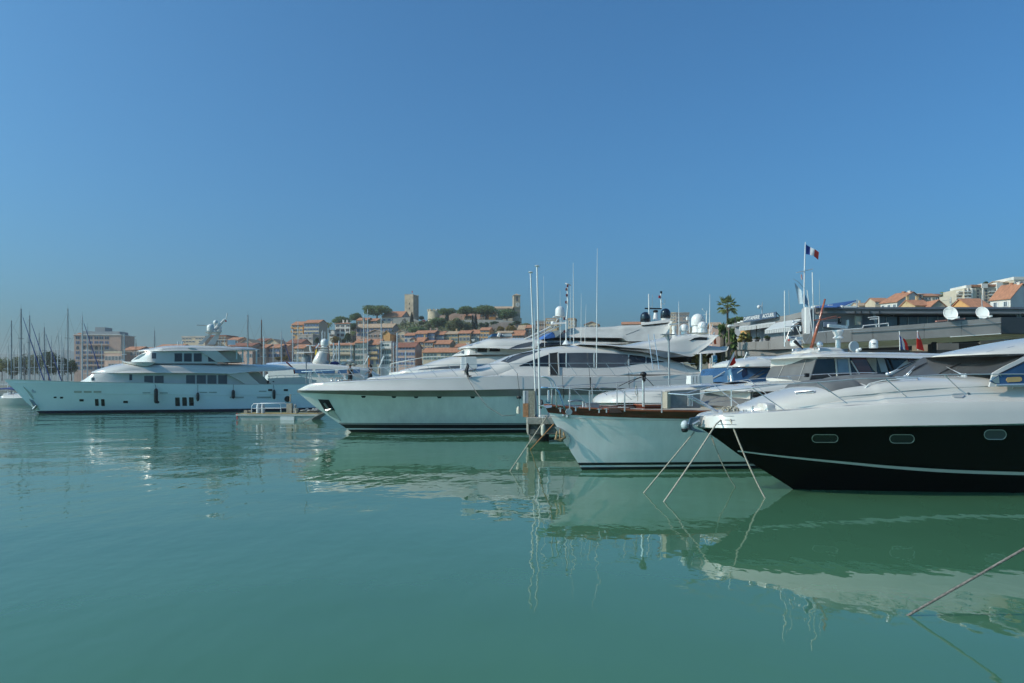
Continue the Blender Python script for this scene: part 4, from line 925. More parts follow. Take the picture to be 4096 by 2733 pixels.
d3 = px_shell(A, [(*v1(1500, 830), v1(0, 868)[1], .8, .5), (*v1(1560, 790), v1(0, 868)[1], 1.5, 1.2), (*v1(1665, 735), v1(0, 868)[1], 2.5, 2.1), (*v1(1740, 724), v1(0, 868)[1], 2.9, 2.7), (*v2(300, 722), v2(0, 868)[1], 3.0, 2.9), (*v2(770, 724), v2(0, 868)[1], 3.0, 2.9)], .05, 4)
hA2 = A.part('wheelhouse', d3.body(36), GEL, smooth=True)
A.pane('windscreen', d3, [v1(1560, 797), v1(1610, 765), v1(1672, 745)], [v1(1520, 832), v1(1580, 815), v1(1640, 778)], GLASSG, .03, .06)
rt = [(*v1(1568, 722), v1(0, 728)[1], .7, .4), (*v1(1640, 702), v1(0, 727)[1], 1.9, 1.4), (*v1(1760, 683), v1(0, 726)[1], 2.8, 2.3), (*v2(140, 664), v2(0, 725)[1], 3.15, 2.8), (*v2(320, 652), v2(0, 722)[1], 3.2, 2.9), (*v2(700, 655), v2(0, 722)[1], 3.2, 2.9),
      (*v2(1000, 667), v2(0, 715)[1], 3.2, 2.8), (*v2(1120, 674), v2(0, 712)[1], 3.0, 2.5), (*v2(1250, 700), v2(0, 711)[1], 2.0, 1.5)]
d4 = px_shell(A, rt, .5, 2.4); A.part('hardtop', d4.body(44), GEL, smooth=True)
def wing(fr, name, pts, t, mat, th=.35, parent=None):
    return MB().plate([fr.L(*q, t) for q in pts], (0, th, 0)).build(name, mat, parent or fr.o)
wing(A, 'side_wing', [v2(872, 988), v2(1000, 975), v2(1098, 964), v2(1254, 1104), v2(1252, 1112), v2(1096, 1112), v2(1040, 1075), v2(960, 1030)], -3.75, GEL)
wing(A, 'side_wing', [v2(560, 728), v2(660, 724), v2(768, 722), v2(842, 786), v2(920, 852), v2(760, 852), v2(700, 812), v2(630, 765)], -3.2, GEL)
for x0, x1 in ((280, 366), (388, 476), (500, 590)): A.rect('window', d3, *v2(x0, 752), *v2(x1, 846), GLASS, .03, .05, parent=hA2)
A.pane('window', d3, [v2(662, 788), v2(690, 796), v2(765, 844)], [v2(666, 846), v2(690, 846), v2(775, 847)], GLASS, .03, .05, parent=hA2)
A.rect('window', d3, *v1(1730, 748), *v1(1780, 812), GLASSG, .03, .05, parent=hA2)
A.rect('window', d1, *v1(1476, 992), *v1(1506, 1058), GLASS, .03, .05, parent=hA1)
A.rect('window', d1, *v1(1040, 1026), *v1(1074, 1062), GLASS, .03, .05, parent=hA1)
for x0, x1, y1 in ((1645, 1746, 1088), (1763, 1866, 1105)): A.pane('window', d1, [v1(x0, 1010), v1(x1, 1008)], [v1(x0, y1 - 8), v1(x1, y1)], GLASSG, .03, .05, parent=hA1)
for x0, x1 in ((412, 514), (533, 637), (655, 758), (778, 880)): A.rect('window', d1, *v2(x0, 1001), *v2(x1, 1112), GLASSG, .03, .05, parent=hA1)
A.part('aft_bulkhead', MB().plate([A.L(*q, -2.4) for q in (v2(770, 728), v2(990, 728), v2(1080, 852), v2(920, 852))], (0, 4.8, 0)), BEIGEW)
A.part('aft_bulkhead', MB().plate([A.L(*q, -2.8) for q in (v2(1105, 968), v2(1240, 966), v2(1380, 1100), v2(1258, 1106))], (0, 5.6, 0)), BEIGEW)
for x, yb in ((988, 800), (1058, 835), (1120, 848), (1215, 848)): A.part('pillar', MB().tube([A.L(*v2(x, 715), -2.7), A.L(*v2(x, yb + 20), -2.7)], .09, 8), WHITEP)
# mast arch with domes
for t in (-.75, .5):
    for q in (((545, 652), (600, 652), (722, 515), (690, 512)), ((655, 652), (742, 652), (812, 510), (770, 512))): A.part('mast_leg', MB().plate([A.L(*v2(*p), t) for p in q], (0, .18, 0)), GEL)
A.part('mast_platform', MB().plate([A.L(*q, -1.2) for q in (v2(660, 500), v2(820, 498), v2(820, 512), v2(680, 514))], (0, 2.4, 0)), GEL)
dome_thing(A, A.L(*v2(690, 497), -.7), .40, .40); dome_thing(A, A.L(*v2(778, 500), .6), .40, .40); dome_thing(A, A.L(*v2(748, 415), -.2), .25, .18)
A.part('mast_pole', MB().tube([A.L(*v2(735, 490), -.3), A.L(*v2(855, 365), -.3)], [.22, .13], 8), GEL, smooth=True)
A.part('dome_bracket', MB().tube([A.L(*v2(748, 470), -.2), A.L(*v2(748, 408), -.2)], .09, 8), GEL)
A.part('radar_scanner', MB().obox(A.L(*v2(590, 433), -.4), 1.1, .12, .10).tube([A.L(*v2(640, 437), -.4), A.L(*v2(690, 445), -.4)], .05, 6), GEL)
A.tube('antenna', [A.L(*v2(868, 362), -.3), A.L(*v2(880, 292), -.3)], .05, GEL); A.part('horn', MB().ball(A.L(*v2(866, 385), -.4), .10, 8), RED)
A.part('life_raft_box', MB().hexa([A.L(*v2(883, 655), t) + Vector((0, 0, 0)) for t in (-1.6,)] + [A.L(*v2(975, 655), -1.6), A.L(*v2(975, 655), .4), A.L(*v2(883, 655), .4), A.L(*v2(886, 600), -1.5), A.L(*v2(972, 600), -1.5), A.L(*v2(972, 600), .3), A.L(*v2(886, 600), .3)]), PLASW)
rail(A, 'roof_rail', [A.L(*v2(x, 602), -2.2) for x in (775, 880, 985)], [(A.L(*v2(x, 602), -2.2), A.L(*v2(x, 665), -2.2)) for x in (778, 800, 850)], .03, .03, WHITEP)
for x in (320, 368): A.part('lamp', MB().ball(A.L(*v2(x, 627), -1.2), .09, 8).tube([A.L(*v2(x, 627), -1.2), A.L(*v2(x, 655), -1.2)], .06, 6), CHROME)
A.part('searchlight', MB().ball(A.L(*v1(1398, 832), -1.0), .10, 8).tube([A.L(*v1(1398, 832), -1.0), A.L(*v1(1398, 870), -1.0)], .06, 6), CHROME)
A.part('wing_station', px_shell(A, [(*v1(1400, 842), v1(0, 852)[1], 1.2, 1.3), (*v1(1470, 846), v1(0, 870)[1], 2.4, 2.6), (*v1(1560, 848), v1(0, 888)[1], 3.2, 3.4), (*v1(1660, 846), v1(0, 898)[1], 3.5, 3.65), (*v1(1735, 848), v1(0, 882)[1], 3.55, 3.65), (*v1(1775, 850), v1(0, 856)[1], 3.5, 3.6)], .05, 4).body(20), GEL, smooth=True)
A.part('deck_pod', MB().plate([A.L(*q, -3.0) for q in (v2(430, 690), v2(470, 686), v2(518, 694), v2(530, 722), v2(470, 712))], (0, .3, 0)), GEL)
rail(A, 'deck_rail', [A.L(*v2(x, y), -3.4) for x, y in ((1345, 1015), (1500, 1002), (1740, 1008))], [(A.L(*v2(x, 1008), -3.4), A.L(*v2(x, 1040), -3.4)) for x in (1360, 1450, 1540, 1640, 1730)], .03, .03)
A.part('bulwark', MB().plate([A.L(*q, -3.5) for q in (v2(1340, 1040), v2(1450, 1032), v2(1740, 1022), v2(1900, 1060), v2(1900, 1120), v2(1385, 1108))], (0, .2, 0)), GEL)
A.part('ensign_staff', MB().tube([A.L(*v2(1650, 985), 0), A.L(*v2(1640, 930), 0), A.L(*v2(1555, 850), 0)], .09, 6), M('dark_red', (0.25, 0.02, 0.03), .6))
for x in (1345, 1405): A.part('winch', MB().lathe(A.L(*v2(x, 1105), -3.4), [(.1, 0), (.06, .15), (.16, .35), (.05, .42)], 8), DARK, smooth=True)
# fenders hang over the side
def fender(fr, surf, zf, x, y0, y1, label, r=.2, mat=None, line_to=None, lump=False):
    a = fr.on(surf, *zf(x, y0), r + .03); b = fr.on(surf, *zf(x, y1), r + .03); b.y = a.y if b.y > a.y else b.y
    hgt = a.z - b.z
    base = fr.W(b); m = MB().lathe((0, 0, 0), [(.05, 0), (r * .75, .08), (r, .22), (r, hgt - .25), (r * .8, hgt - .1), (.05, hgt)], 12)
    if lump: m.lathe((.14, 0, -.02), [(.05, 0), (r * .9, .08), (r * .9, .24), (.05, .32)], 10)
    o = m.build('fender', mat or RUBBER, smooth=True); o.location = base; o.rotation_euler = (0, 0, fr.a)
    tag(o, label, 'fender', 'fenders along the big yacht')
    if line_to:
        q = fr.on(surf, *line_to, .05); MB().tube([(0, 0, hgt - .02), q - b], .02, 4).build('fender_line', RUBBER, o)
fender(A, h, v1, 1775, 1152, 1322, 'largest black fender on the yacht, below the forward saloon windows', .20, None, v1(1768, 1104), True)
fender(A, h, v2, 543, 1198, 1298, 'black fender below the four saloon windows', .16, None, v2(545, 1108))
fender(A, h, v2, 948, 1168, 1270, 'black fender below the curved side wing', .18, None, v2(952, 1108))
fender(A, h, v2, 1412, 1166, 1276, 'black fender nearest the stern, above the work barge', .17, None, v2(1408, 1110))
# ------------------------------------------------------------------ the long open yacht in the middle
G = Frame('sport_yacht', 'long low white sport yacht with one curved dark saloon window and pale hull', 'yacht', *P(1407, 1729, 46.7)[:2], 12)
tip = G.L(*v5(120, 768), 0); LG = 26.5
sp = [(tip.x, tip.z)]
for x, y, t in ((*v5(300, 769), -1.2), (*v5(700, 769), -2.4), (*v5(1200, 768), -3.0), (*v5(2350, 765), -3.3), (*v8(1000, 538), -3.3), (*v8(2091, 528), -3.3)):
    p = G.L(x, y, t); sp.append((p.x, p.z))
g1 = G.L(*v5(610, 1160), 0); g2 = G.L(*v5(300, 945), 0); g3 = G.L(*v5(130, 800), 0)
h = Hull(LG, 6.7, [(-.5, .5), (0, 0), (g1.z, g1.x), (g2.z, g2.x), (g3.z, g3.x), (tip.z, tip.x)], sp, pw=1.25, ps=2.5, wl=.78, zb=-.5, full=.55)
HG = h
G.part('hull', h.body(0, 12, 44), GELW, smooth=True)
G.part('metal_band', h.strip(lambda x: h.sheer(x) - .40 + .12 * max(0, 1 - x / 3), lambda x: h.sheer(x) + .01, 2, 44, .05, thick=.1), BANDM, smooth=True)
G.part('boot_stripe', h.strip(-.3, .18, 2, 40, .014), BOOT); G.part('waterline_stripe', h.strip(.26, .52, 1, 40, .012), BOOT); G.part('waterline_stripe', h.strip(.56, .60, 1, 40, .012), BOOT)
for x, y in ((890, 846), (1248, 849), (1508, 850), (1782, 852), (2173, 852)):
    xs = [x - 28, x - 22, x + 22, x + 30]
    G.pane('porthole', h, [v5(xs[0], y - 8), v5(xs[1], y - 12), v5(xs[2], y - 12), v5(xs[3], y - 10)], [v5(xs[0] + 6, y - 2), v5(xs[1] + 8, y + 11), v5(xs[2] - 3, y + 11), v5(xs[3] - 4, y + 2)], GLASS, .02, .06)
G.pane('anchor_pocket', h, [v5(358, 874), v5(485, 880)], [v5(440, 1015), v5(560, 1010)], DARK, .02, .06)
G.pane('anchor_plate', h, [v5(440, 1010), v5(545, 1005)], [v5(500, 1070), v5(632, 1132)], CHROME, .03, .06)
ac = [G.on(h, *v5(430, 920), .12), G.on(h, *v5(490, 1000), .18)]
G.part('anchor', MB().tube(ac, .07, 6).tube([G.on(h, *v5(440, 1000), .2), G.on(h, *v5(475, 1010), .24), G.on(h, *v5(525, 980), .2)], [.03, .11, .03], 6), STEEL)
# foredeck and side decks
rows = [(*v5(122, 762), v5(0, 768)[1], .04, .02), (*v5(200, 720), v5(0, 769)[1], .9, .35), (*v5(270, 688), v5(0, 769)[1], 1.4, .8), (*v5(420, 672), v5(0, 770)[1], 2.0, 1.35), (*v5(700, 655), v5(0, 770)[1], 2.65, 2.1), (*v5(1300, 630), v5(0, 769)[1], 3.22, 2.75), (*v5(2000, 607), v5(0, 767)[1], 3.36, 3.05),
        (*v8(300, 345), v8(0, 548)[1], 3.38, 3.15), (*v8(1000, 352), v8(0, 540)[1], 3.38, 3.2), (*v8(2091, 355), v8(0, 530)[1], 3.36, 3.2), (*w1(1760, 500), w1(0, 650)[1], 3.3, 3.15)]
fd = px_shell(G, rows, .18, 5); FDG = fd
G.part('foredeck', fd.body(50), GEL, smooth=True)
G.part('teak_foredeck', MB().add([G.L(*v5(290, 684), -.5), G.L(*v5(700, 650), -1.5), G.L(*v5(930, 642), -1.7), G.L(*v5(930, 640), 1.5), G.L(*v5(700, 648), 1.3), G.L(*v5(290, 682), .4)], [(0, 1, 2, 3, 4, 5)]), TEAK)
cb = [(*v5(915, 642), v5(0, 648)[1], .8, .5), (*v5(960, 618), v5(0, 640)[1], 1.5, 1.1), (*v5(1150, 592), v5(0, 635)[1], 2.0, 1.6), (*v5(1500, 558), v5(0, 625)[1], 2.3, 1.9), (*v5(2080, 502), v5(0, 615)[1], 2.6, 2.2), (*v6(120, 1462), v6(0, 1575)[1], 2.7, 2.3), (*v6(300, 1398), v6(0, 1575)[1], 2.75, 2.25),
      (*v6(450, 1340), v6(0, 1575)[1], 2.75, 2.2), (*v6(650, 1292), v6(0, 1575)[1], 2.75, 2.15), (*v6(800, 1256), v6(0, 1575)[1], 2.75, 2.12), (*v6(1000, 1228), v6(0, 1575)[1], 2.75, 2.1), (*v6(1200, 1216), v6(0, 1575)[1], 2.75, 2.1), (*v6(1600, 1222), v6(0, 1575)[1], 2.75, 2.1), (*v7(0, 1138), v7(0, 1560)[1], 2.75, 2.1),
      (*v7(400, 1182), v7(0, 1560)[1], 2.75, 2.15), (*v7(700, 1262), v7(0, 1560)[1], 2.75, 2.2), (*v7(1000, 1355), v7(0, 1565)[1], 2.75, 2.3), (*v7(1230, 1455), v7(0, 1570)[1], 2.75, 2.5), (*v7(1420, 1510), v7(0, 1575)[1], 2.7, 2.5)]
cab = px_shell(G, cb, .85, 2.3); CABG = cab
G.part('cabin', cab.body(60), GEL, smooth=True)
# one curved window made of panes between mullions
top = [(505, 1464), (560, 1440), (610, 1418), (680, 1392), (760, 1362), (846, 1335), (948, 1322), (1050, 1318), (1200, 1316), (1365, 1317), (1500, 1320), (1600, 1325), (1755, 1338), (1900, 1353), (2000, 1368)]
tq = pchip([(v6(x, 0)[0], v6(0, y)[1]) for x, y in top] + [(v7(x, 0)[0], v7(0, y)[1]) for x, y in ((250, 1283), (420, 1315), (610, 1358))])
bq = pchip([(v6(x, 0)[0], v6(0, y)[1]) for x, y in ((505, 1467), (850, 1472), (1050, 1480), (1400, 1483), (1600, 1476), (1755, 1464))] + [(v7(x, 0)[0], v7(0, y)[1]) for x, y in ((40, 1412), (300, 1384), (610, 1366))])
def gwin(xa, xb, mat=GLASS, name='window', n=5, off=.03, ya=0, yb=0):
    xs = [lerp(xa, xb, i / n) for i in range(n + 1)]
    return G.pane(name, cab, [(x, tq(x) + ya) for x in xs], [(x, bq(x) + yb) for x in xs], mat, off, .06)
e = [v6(x, 0)[0] for x in (505, 845)]; gwin(e[0], e[1], GLASS, n=8)
b0 = v6(948, 0)[0]; cuts = [b0] + [v6(x, 0)[0] for x in (1042, 1360, 1752)] + [v7(60, 0)[0], v7(330, 0)[0], v7(612, 0)[0]]
for a, b in zip(cuts, cuts[1:]): gwin(a + (1.2 if a > b0 else 0), b - 1.2, GLASSG if a == cuts[1] or a == cuts[2] else GLASS, n=6)
for x in cuts[1:-1]: gwin(x - 2.2, x + 2.2, M('pale_mullion', (0.40, 0.45, 0.44), .4), 'mullion', 1, .05)
G.pane('side_door', cab, [v6(848, 1322), v6(944, 1310)], [v6(862, 1566), v6(952, 1567)], DARK, .05, .1)
for xa, xb in ((840, 852), (942, 956)): G.pane('door_frame', cab, [v6(xa, 1320), v6(xb, 1312)], [v6(xa + 12, 1567), v6(xb + 8, 1568)], GEL, .09, .1)
G.pane('windscreen', cab, [v6(290, 1412), v6(390, 1368), v6(520, 1322), v6(640, 1300), v6(745, 1284)], [v6(380, 1430), v6(460, 1400), v6(580, 1352), v6(680, 1318), v6(755, 1288)], GLASSG, .03, .05)
for (xa, ya, xb, yb) in ((300, 1412, 390, 1362), (360, 1400, 430, 1352)): G.tube('wiper', [G.on(cab, *v6(xa, ya), .10), G.on(cab, *v6(xb, yb), .12)], .025, CHROME)
G.part('roof_groove', MB().sheet([G.on(cab, *v6(x, y), .012) for x, y in ((1000, 1258), (1300, 1247), (1700, 1256), (2000, 1278))], [G.on(cab, *v6(x, y + 5), .012) for x, y in ((1000, 1258), (1300, 1247), (1700, 1256), (2000, 1278))], (0, .02, 0)), ALU)
# hardtop sweeping into the spoiler
ht = px_shell(G, [(*v6(1180, 1212), v6(0, 1222)[1], 1.3, 1.0), (*v6(1500, 1208), v6(0, 1232)[1], 2.0, 1.8), (*v7(0, 1086), v7(0, 1136)[1], 2.2, 2.0), (*v7(200, 1065), v7(0, 1150)[1], 2.3, 2.0), (*v7(400, 1024), v7(0, 1168)[1], 2.4, 2.0), (*v7(700, 970), v7(0, 1215)[1], 2.5, 2.0),
     (*v7(985, 912), v7(0, 1280)[1], 2.5, 2.0), (*v7(1150, 900), v7(0, 1180)[1], 2.5, 2.0), (*v7(1300, 898), v7(0, 1060)[1], 2.5, 2.0), (*v7(1400, 908), v7(0, 965)[1], 2.5, 2.1), (*v7(1438, 925), v7(0, 938)[1], 2.4, 2.0)], .5, 2.3)
HTG = ht
G.part('hardtop', ht.body(50), GEL, smooth=True)
G.pane('wing_opening', ht, [v7(1020, 1022), v7(1090, 985), v7(1180, 972), v7(1285, 980)], [v7(1022, 1026), v7(1090, 1018), v7(1180, 1018), v7(1285, 1020)], DARK, .03, .05)
G.pane('opening_trim', ht, [v7(1012, 1024), v7(1080, 980), v7(1180, 964), v7(1290, 972)], [v7(1020, 1024), v7(1088, 986), v7(1180, 972), v7(1290, 980)], GEL, .08, .1)
aw = px_shell(G, [(*v7(1050, 1175), v7(0, 1242)[1], 2.6, 2.3), (*v7(1290, 1076), v7(0, 1228)[1], 2.7, 2.3), (*v7(1480, 1096), v7(0, 1208)[1], 2.7, 2.3), (*v7(1560, 1106), v7(0, 1180)[1], 2.6, 2.2), (*v7(1592, 1112), v7(0, 1120)[1], 2.5, 2.2)], .3, 2.5)
G.part('aft_wing', aw.body(24), GEL, smooth=True)
for sd in (-2.2, 2.2):
    for x in (1185, 1400): G.part('aft_pillar', MB().tube([G.L(*v7(x, 1215), sd), G.L(*v7(x, 1560), sd)], .11, 8), WHITEP)
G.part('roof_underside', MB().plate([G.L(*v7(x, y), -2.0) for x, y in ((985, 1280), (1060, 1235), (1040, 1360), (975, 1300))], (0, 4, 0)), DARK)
# domes, radar and masts on the hardtop
dome_thing(G, G.L(*v7(1140, 800), .6), .47, .40); dome_thing(G, G.L(*v7(925, 882), -.8), .295, .20); dome_thing(G, G.L(*v7(1215, 838), -1.1), .335, .14)
for x, yb, r_, t in ((1140, 905, .40, .6), (925, 935, .22, -.8), (1215, 905, .32, -1.1)): G.part('dome_base', MB().lathe(G.L(*v7(x, yb), t), [(r_ * 1.05, 0), (r_, .1), (r_ * .92, G.L(*v7(x, {1140: 795, 925: 880, 1215: 835}[x]), t).z - G.L(*v7(x, yb), t).z)], 14), PLASW, smooth=True)
G.part('radar_pedestal', MB().lathe(G.L(*v7(770, 965), -.9), [(.24, 0), (.16, .2), (.12, .4), (.18, .52), (.18, .72)], 10), PLASW, smooth=True)
G.part('radar_scanner', MB().obox(G.L(*v7(755, 772), -.9), 4.0 * .15, .12, .10, Matrix.Rotation(-.12, 3, 'Y')), PLASW)
G.tube('mast_pole', [G.L(*v7(1012, 905), -.3), G.L(*v7(1005, 720), -.3)], .04, WHITEP)
G.part('floodlight', MB().obox(G.L(*v7(990, 685), -.3), .24, .2, .22), PLASW); G.tube('crossarm', [G.L(*v7(1230, 625), 0), G.L(*v7(1320, 612), 0)], .02, WHITEP)
G.tube('light_mast', [G.L(*v7(1278, 860), 0), G.L(*v7(1278, 600), 0)], .05, WHITEP); G.part('wind_vane', MB().tube([G.L(*v7(1278, 600), 0), G.L(*v7(1285, 560), 0)], .025, 5).tube([G.L(*v7(1270, 595), 0), G.L(*v7(1215, 540), 0)], .015, 5).ball(G.L(*v7(1215, 538), 0), .045, 8), WHITEP)
for zf, x, ya, xb, yb, t in ((v7, 848, 950, 842, 415, -1.5), (v7, 1325, 960, 1330, 302, -1.6), (v7, 1340, 905, 1382, 760, -1.6), (v6, 1126, 1218, 1120, 290, -1.2), (v6, 1386, 1492, 1395, 125, -2.9), (v6, 1208, 1215, 1212, 640, .5), (v6, 1252, 1215, 1267, 760, 0), (v6, 795, 1252, 782, 440, .6), (v6, 683, 1290, 676, 800, 1.0), (v6, 975, 1230, 970, 600, 1.5), (v6, 1085, 1216, 1092, 540, 1.2)):
    a = G.L(*zf(x, ya), t); b = G.L(*zf(xb, yb), t); thin = zf is v6 and x not in (1126, 1386)
    m = a.lerp(b, .45); r_ = .018 if thin else .034
    MB().tube([a, m, b], [r_, r_ * .9, r_ * .35], 6).build('whip_antenna', WHITEP, G.o)
G.part('mast_foot', MB().lathe(G.L(*v6(1042, 1222), -1.0), [(.30, 0), (.2, .12), (.12, .25)], 10), PLASW, smooth=True)
sm = G.tube('signal_mast', [G.L(*v6(1040, 1200), -1.0), G.L(*v6(1042, 960), -1.0), G.L(*v6(1058, 800), -1.0), G.L(*v6(1056, 545), -1.0)], .05, WHITEP)
for x, y in ((1056, 560), (1042, 597), (1046, 665), (1038, 745), (1018, 932), (1020, 1078)): MB().lathe(G.L(*v6(x, y + 10), -1.1), [(.06, 0), (.06, .14), (.03, .18)], 8).tube([G.L(*v6(x, y + 8), -1.1), G.L(*v6(1052, y + 8), -1.0)], .015, 4).build('signal_lamp', M('lamp_maroon', (0.10, 0.015, 0.02), .3), sm)
# railings
gt = [v5(165, 550), v5(400, 541), v5(820, 512), v5(1400, 490), v5(1650, 476), v5(2110, 464), v5(2350, 463), v8(700, 187), v8(1500, 186), v8(2091, 186), v7(900, 1384), v7(1100, 1392)]
def wsd(x): return interp([(1205, -.55), (1290, -1.3), (1430, -2.1), (1600, -2.7), (1950, -3.1), (2900, -3.15)], x)
tops = [G.L(x, y, wsd(x)) for x, y in gt]
def ytop(px): return interp(gt, px)
posts = []
for x, fx, fy, zf in [(320, 430, 682, v5), (590, 695, 650, v5), (720, 828, 655, v5), (940, 1053, 645, v5), (1150, 1282, 634, v5), (1400, 1522, 622, v5), (1640, 1760, 612, v5), (1880, 2000, 604, v5), (2120, 2242, 598, v5), (20, 155, 355, v8), (300, 420, 330, v8), (580, 715, 350, v8), (865, 985, 348, v8), (1120, 1250, 352, v8), (1385, 1520, 354, v8), (1650, 1780, 355, v8), (1905, 2040, 352, v8), (280, 420, 1530, v7), (560, 700, 1530, v7), (890, 985, 1510, v7)]:
    px = zf(x, 0)[0]; q = zf(fx, fy); posts.append((G.L(px, ytop(px), wsd(px)), G.L(q[0], q[1], wsd(q[0]) - .05)))
rail(G, 'guard_rail', tops, posts, .018, .014, CHROME)
g2t = [v5(400, 541), v5(270, 560), v5(260, 600), v5(290, 560), v5(700, 540), v5(1200, 520)]
tops = [G.L(*v5(165, 550), -.55), G.L(*v5(170, 548), .2), G.L(*v5(420, 538), 1.2), G.L(*v5(820, 516), 1.9), G.L(*v5(1300, 497), 2.4)]
rail(G, 'guard_rail', tops, [(G.L(*v5(a, 540 - i * 9), .9 + .35 * i), G.L(*v5(a + 105, 650 - 12 * i), .9 + .35 * i)) for i, a in enumerate((390, 590, 800, 1010))], .018, .014, CHROME)
G.tube('lower_rail', [G.L(*v5(x, y), -.9) for x, y in ((380, 580), (640, 578), (900, 592))], .02, CHROME)
for x, t in ((262, -.5), (282, -.1)): G.tube('pulpit_leg', [G.L(*v5(x - 8, 555), t), G.L(*v5(x, 690), t)], .035, CHROME)
G.tube('jackstaff', [G.L(*v5(222, 690), 0), G.L(*v5(220, 440), 0)], .035, MASTD)
for x in (520, 575, 605, 640): G.part('windlass', MB().lathe(G.L(*v5(x, 662), -.2), [(.09, 0), (.05, .06), (.05, .16), (.1, .24)], 10), CHROME, smooth=True)
for x in (880, 1055, 1715): G.part('deck_light', MB().ball(G.L(*v5(x, 635 if x > 1000 else 600), -2.2 if x > 1000 else -1.5), .035, 8), CHROME)
# things lying on or hanging from the sport yacht
c = G.L(*v4(1075, 1470), -1.9); base = G.W(c)
o = MB().hexa([(-1.1, -.25, 0), (1.1, -.35, 0), (1.1, .6, 0), (-1.1, .6, 0), (-1.0, 0, 1.85), (1.0, -.1, 1.9), (1.0, .4, 1.9), (-1.0, .4, 1.85)]).build('locker', PLASW); o.location = base; o.rotation_euler = (0, 0, G.a); o.scale = (.45, .5, .40)
lid = MB().hexa([(-.45, -.42, .05), (1.15, -.52, .05), (1.15, -.36, .05), (-.45, -.30, .05), (-.40, -.17, 1.80), (1.05, -.24, 1.82), (1.05, -.10, 1.84), (-.4, -.05, 1.80)]).build('locker_lid', M('warm_white_plastic', (0.56, 0.55, 0.51), .4, var=.04), o)
tag(o, 'upright white plastic locker standing on the sport yacht foredeck', 'locker')
a = G.L(*v5(2105, 455), -2.95); f_ = G.L(*v5(2115, 605), -3.0)
base = G.W(f_); hz = a.z - f_.z
o = MB().tube([(0, 0, hz), (.03, -.06, hz * .75), (-.05, -.08, hz * .4), (.05, -.1, 0)], [.05, .08, .10, .07], 8).tube([(0, -.1, .05), (.15, -.15, 0), (.25, -.15, .04)], [.08, .06, .03], 6).tube([(-.05, -.05, hz * .8), (-.17, -.08, hz * .4), (-.14, -.1, .1)], .025, 5).build('rope_bundle', RUBBER, smooth='all')
o.location = base; tag(o, 'black bundle of mooring line tied to the sport yacht rail', 'rope')
for zf, x0, y0, x1, y1, lab in ((v8, 415, 330, 440, 540, 'thin black fender line above a small black float left of the flagpoles'), (v8, 1035, 190, 1060, 690, 'black line hanging down the sport yacht side behind the chrome hoops'), (v8, 1412, 190, 1435, 560, 'second black line hanging behind the wooden-trimmed boat'), (v8, 1968, 300, 1980, 545, 'thin faint line hanging down the sport yacht side near the net')):
    a = G.L(*zf(x0, y0), -3.2); b = G.L(*zf(x1, y1), -3.45); base = G.W(b)
    m = MB().tube([a - b, (a - b) * .5, Vector((0, 0, 0))], .013, 5)
    if x0 in (1035, 1412): m.tube([(0, 0, .1), (0, 0, .8)], .035, 6)
    o = m.build('hanging_line', RUBBER); o.location = base; o.rotation_euler = (0, 0, G.a); tag(o, lab, 'rope', 'lines hanging from the sport yacht')
p_ = G.L(*v8(440, 658), -3.5); base = G.W(p_); o = MB().lathe((0, 0, -.1), [(.13, 0), (.16, .04), (.16, .12), (.13, .16)], 12).tube([(0, 0, .05), (.01, .05, .55)], .012, 4).tube([(0, 0, -.1), (.02, 0, -.6)], .012, 4).build('float', RUBBER, smooth=True); o.location = base; tag(o, 'small flat black float hanging against the sport yacht band beside the pier', 'float')
# seagull on top of the signal mast
gp = G.W(G.L(*v6(1056, 548), -1.0))
gull = single('seagull', MB().ball(gp + Vector((0, 0, .13)), .1, 8).tube([gp + Vector((-.28, 0, .28)), gp + Vector((-.12, 0, .2)), gp + Vector((.15, 0, .12)), gp + Vector((.45, 0, -.02))], [.06, .1, .12, .02], 8), M('gull_white', (0.6, .6, .6), .7), 'white gull perched on top of the signal mast', 'bird', gp, smooth='all')
MB().tube([(-.02, -.1, .2), (.25, -.09, .1), (.5, -.02, -.03)], [.05, .07, .01], 5).build('wing', ALU, gull)
MB().tube([(-.3, 0, .28), (-.4, 0, .26)], [.025, .005], 5).build('beak', YELF, gull)
gull.scale = (.5, .5, .5)

# ------------------------------------------------------------------ yacht moored beyond the sport yacht, with the covered flybridge
K = Frame('flybridge_yacht', 'white yacht behind the sport yacht, its flybridge under a pale tarpaulin and navy domes aft', 'yacht', *P(1590, 1690, 58)[:2], 8)
tipK = K.L(1550, 1500, 0)
h = Hull(30, 7.0, [(-.5, .4), (0, 0), (tipK.z, tipK.x)], [(tipK.x, tipK.z), (6, 3.5), (14, 3.1), (30, 2.8)], zb=-.5, full=.5)
K.part('hull', h.body(0, 8, 24), GELW, smooth=True); K.part('boot_stripe', h.strip(-.3, .25, 2, 24, .012), BOOT)
K.part('foredeck', px_shell(K, [(1556, 1492, 1500, .1, .05), (1600, 1484, 1503, 1.4, 1.0), (1700, 1476, 1506, 2.4, 2.0), (1900, 1470, 1512, 3.1, 2.8), (2250, 1466, 1525, 3.3, 3.1)], .2, 4).body(24), GEL, smooth=True)
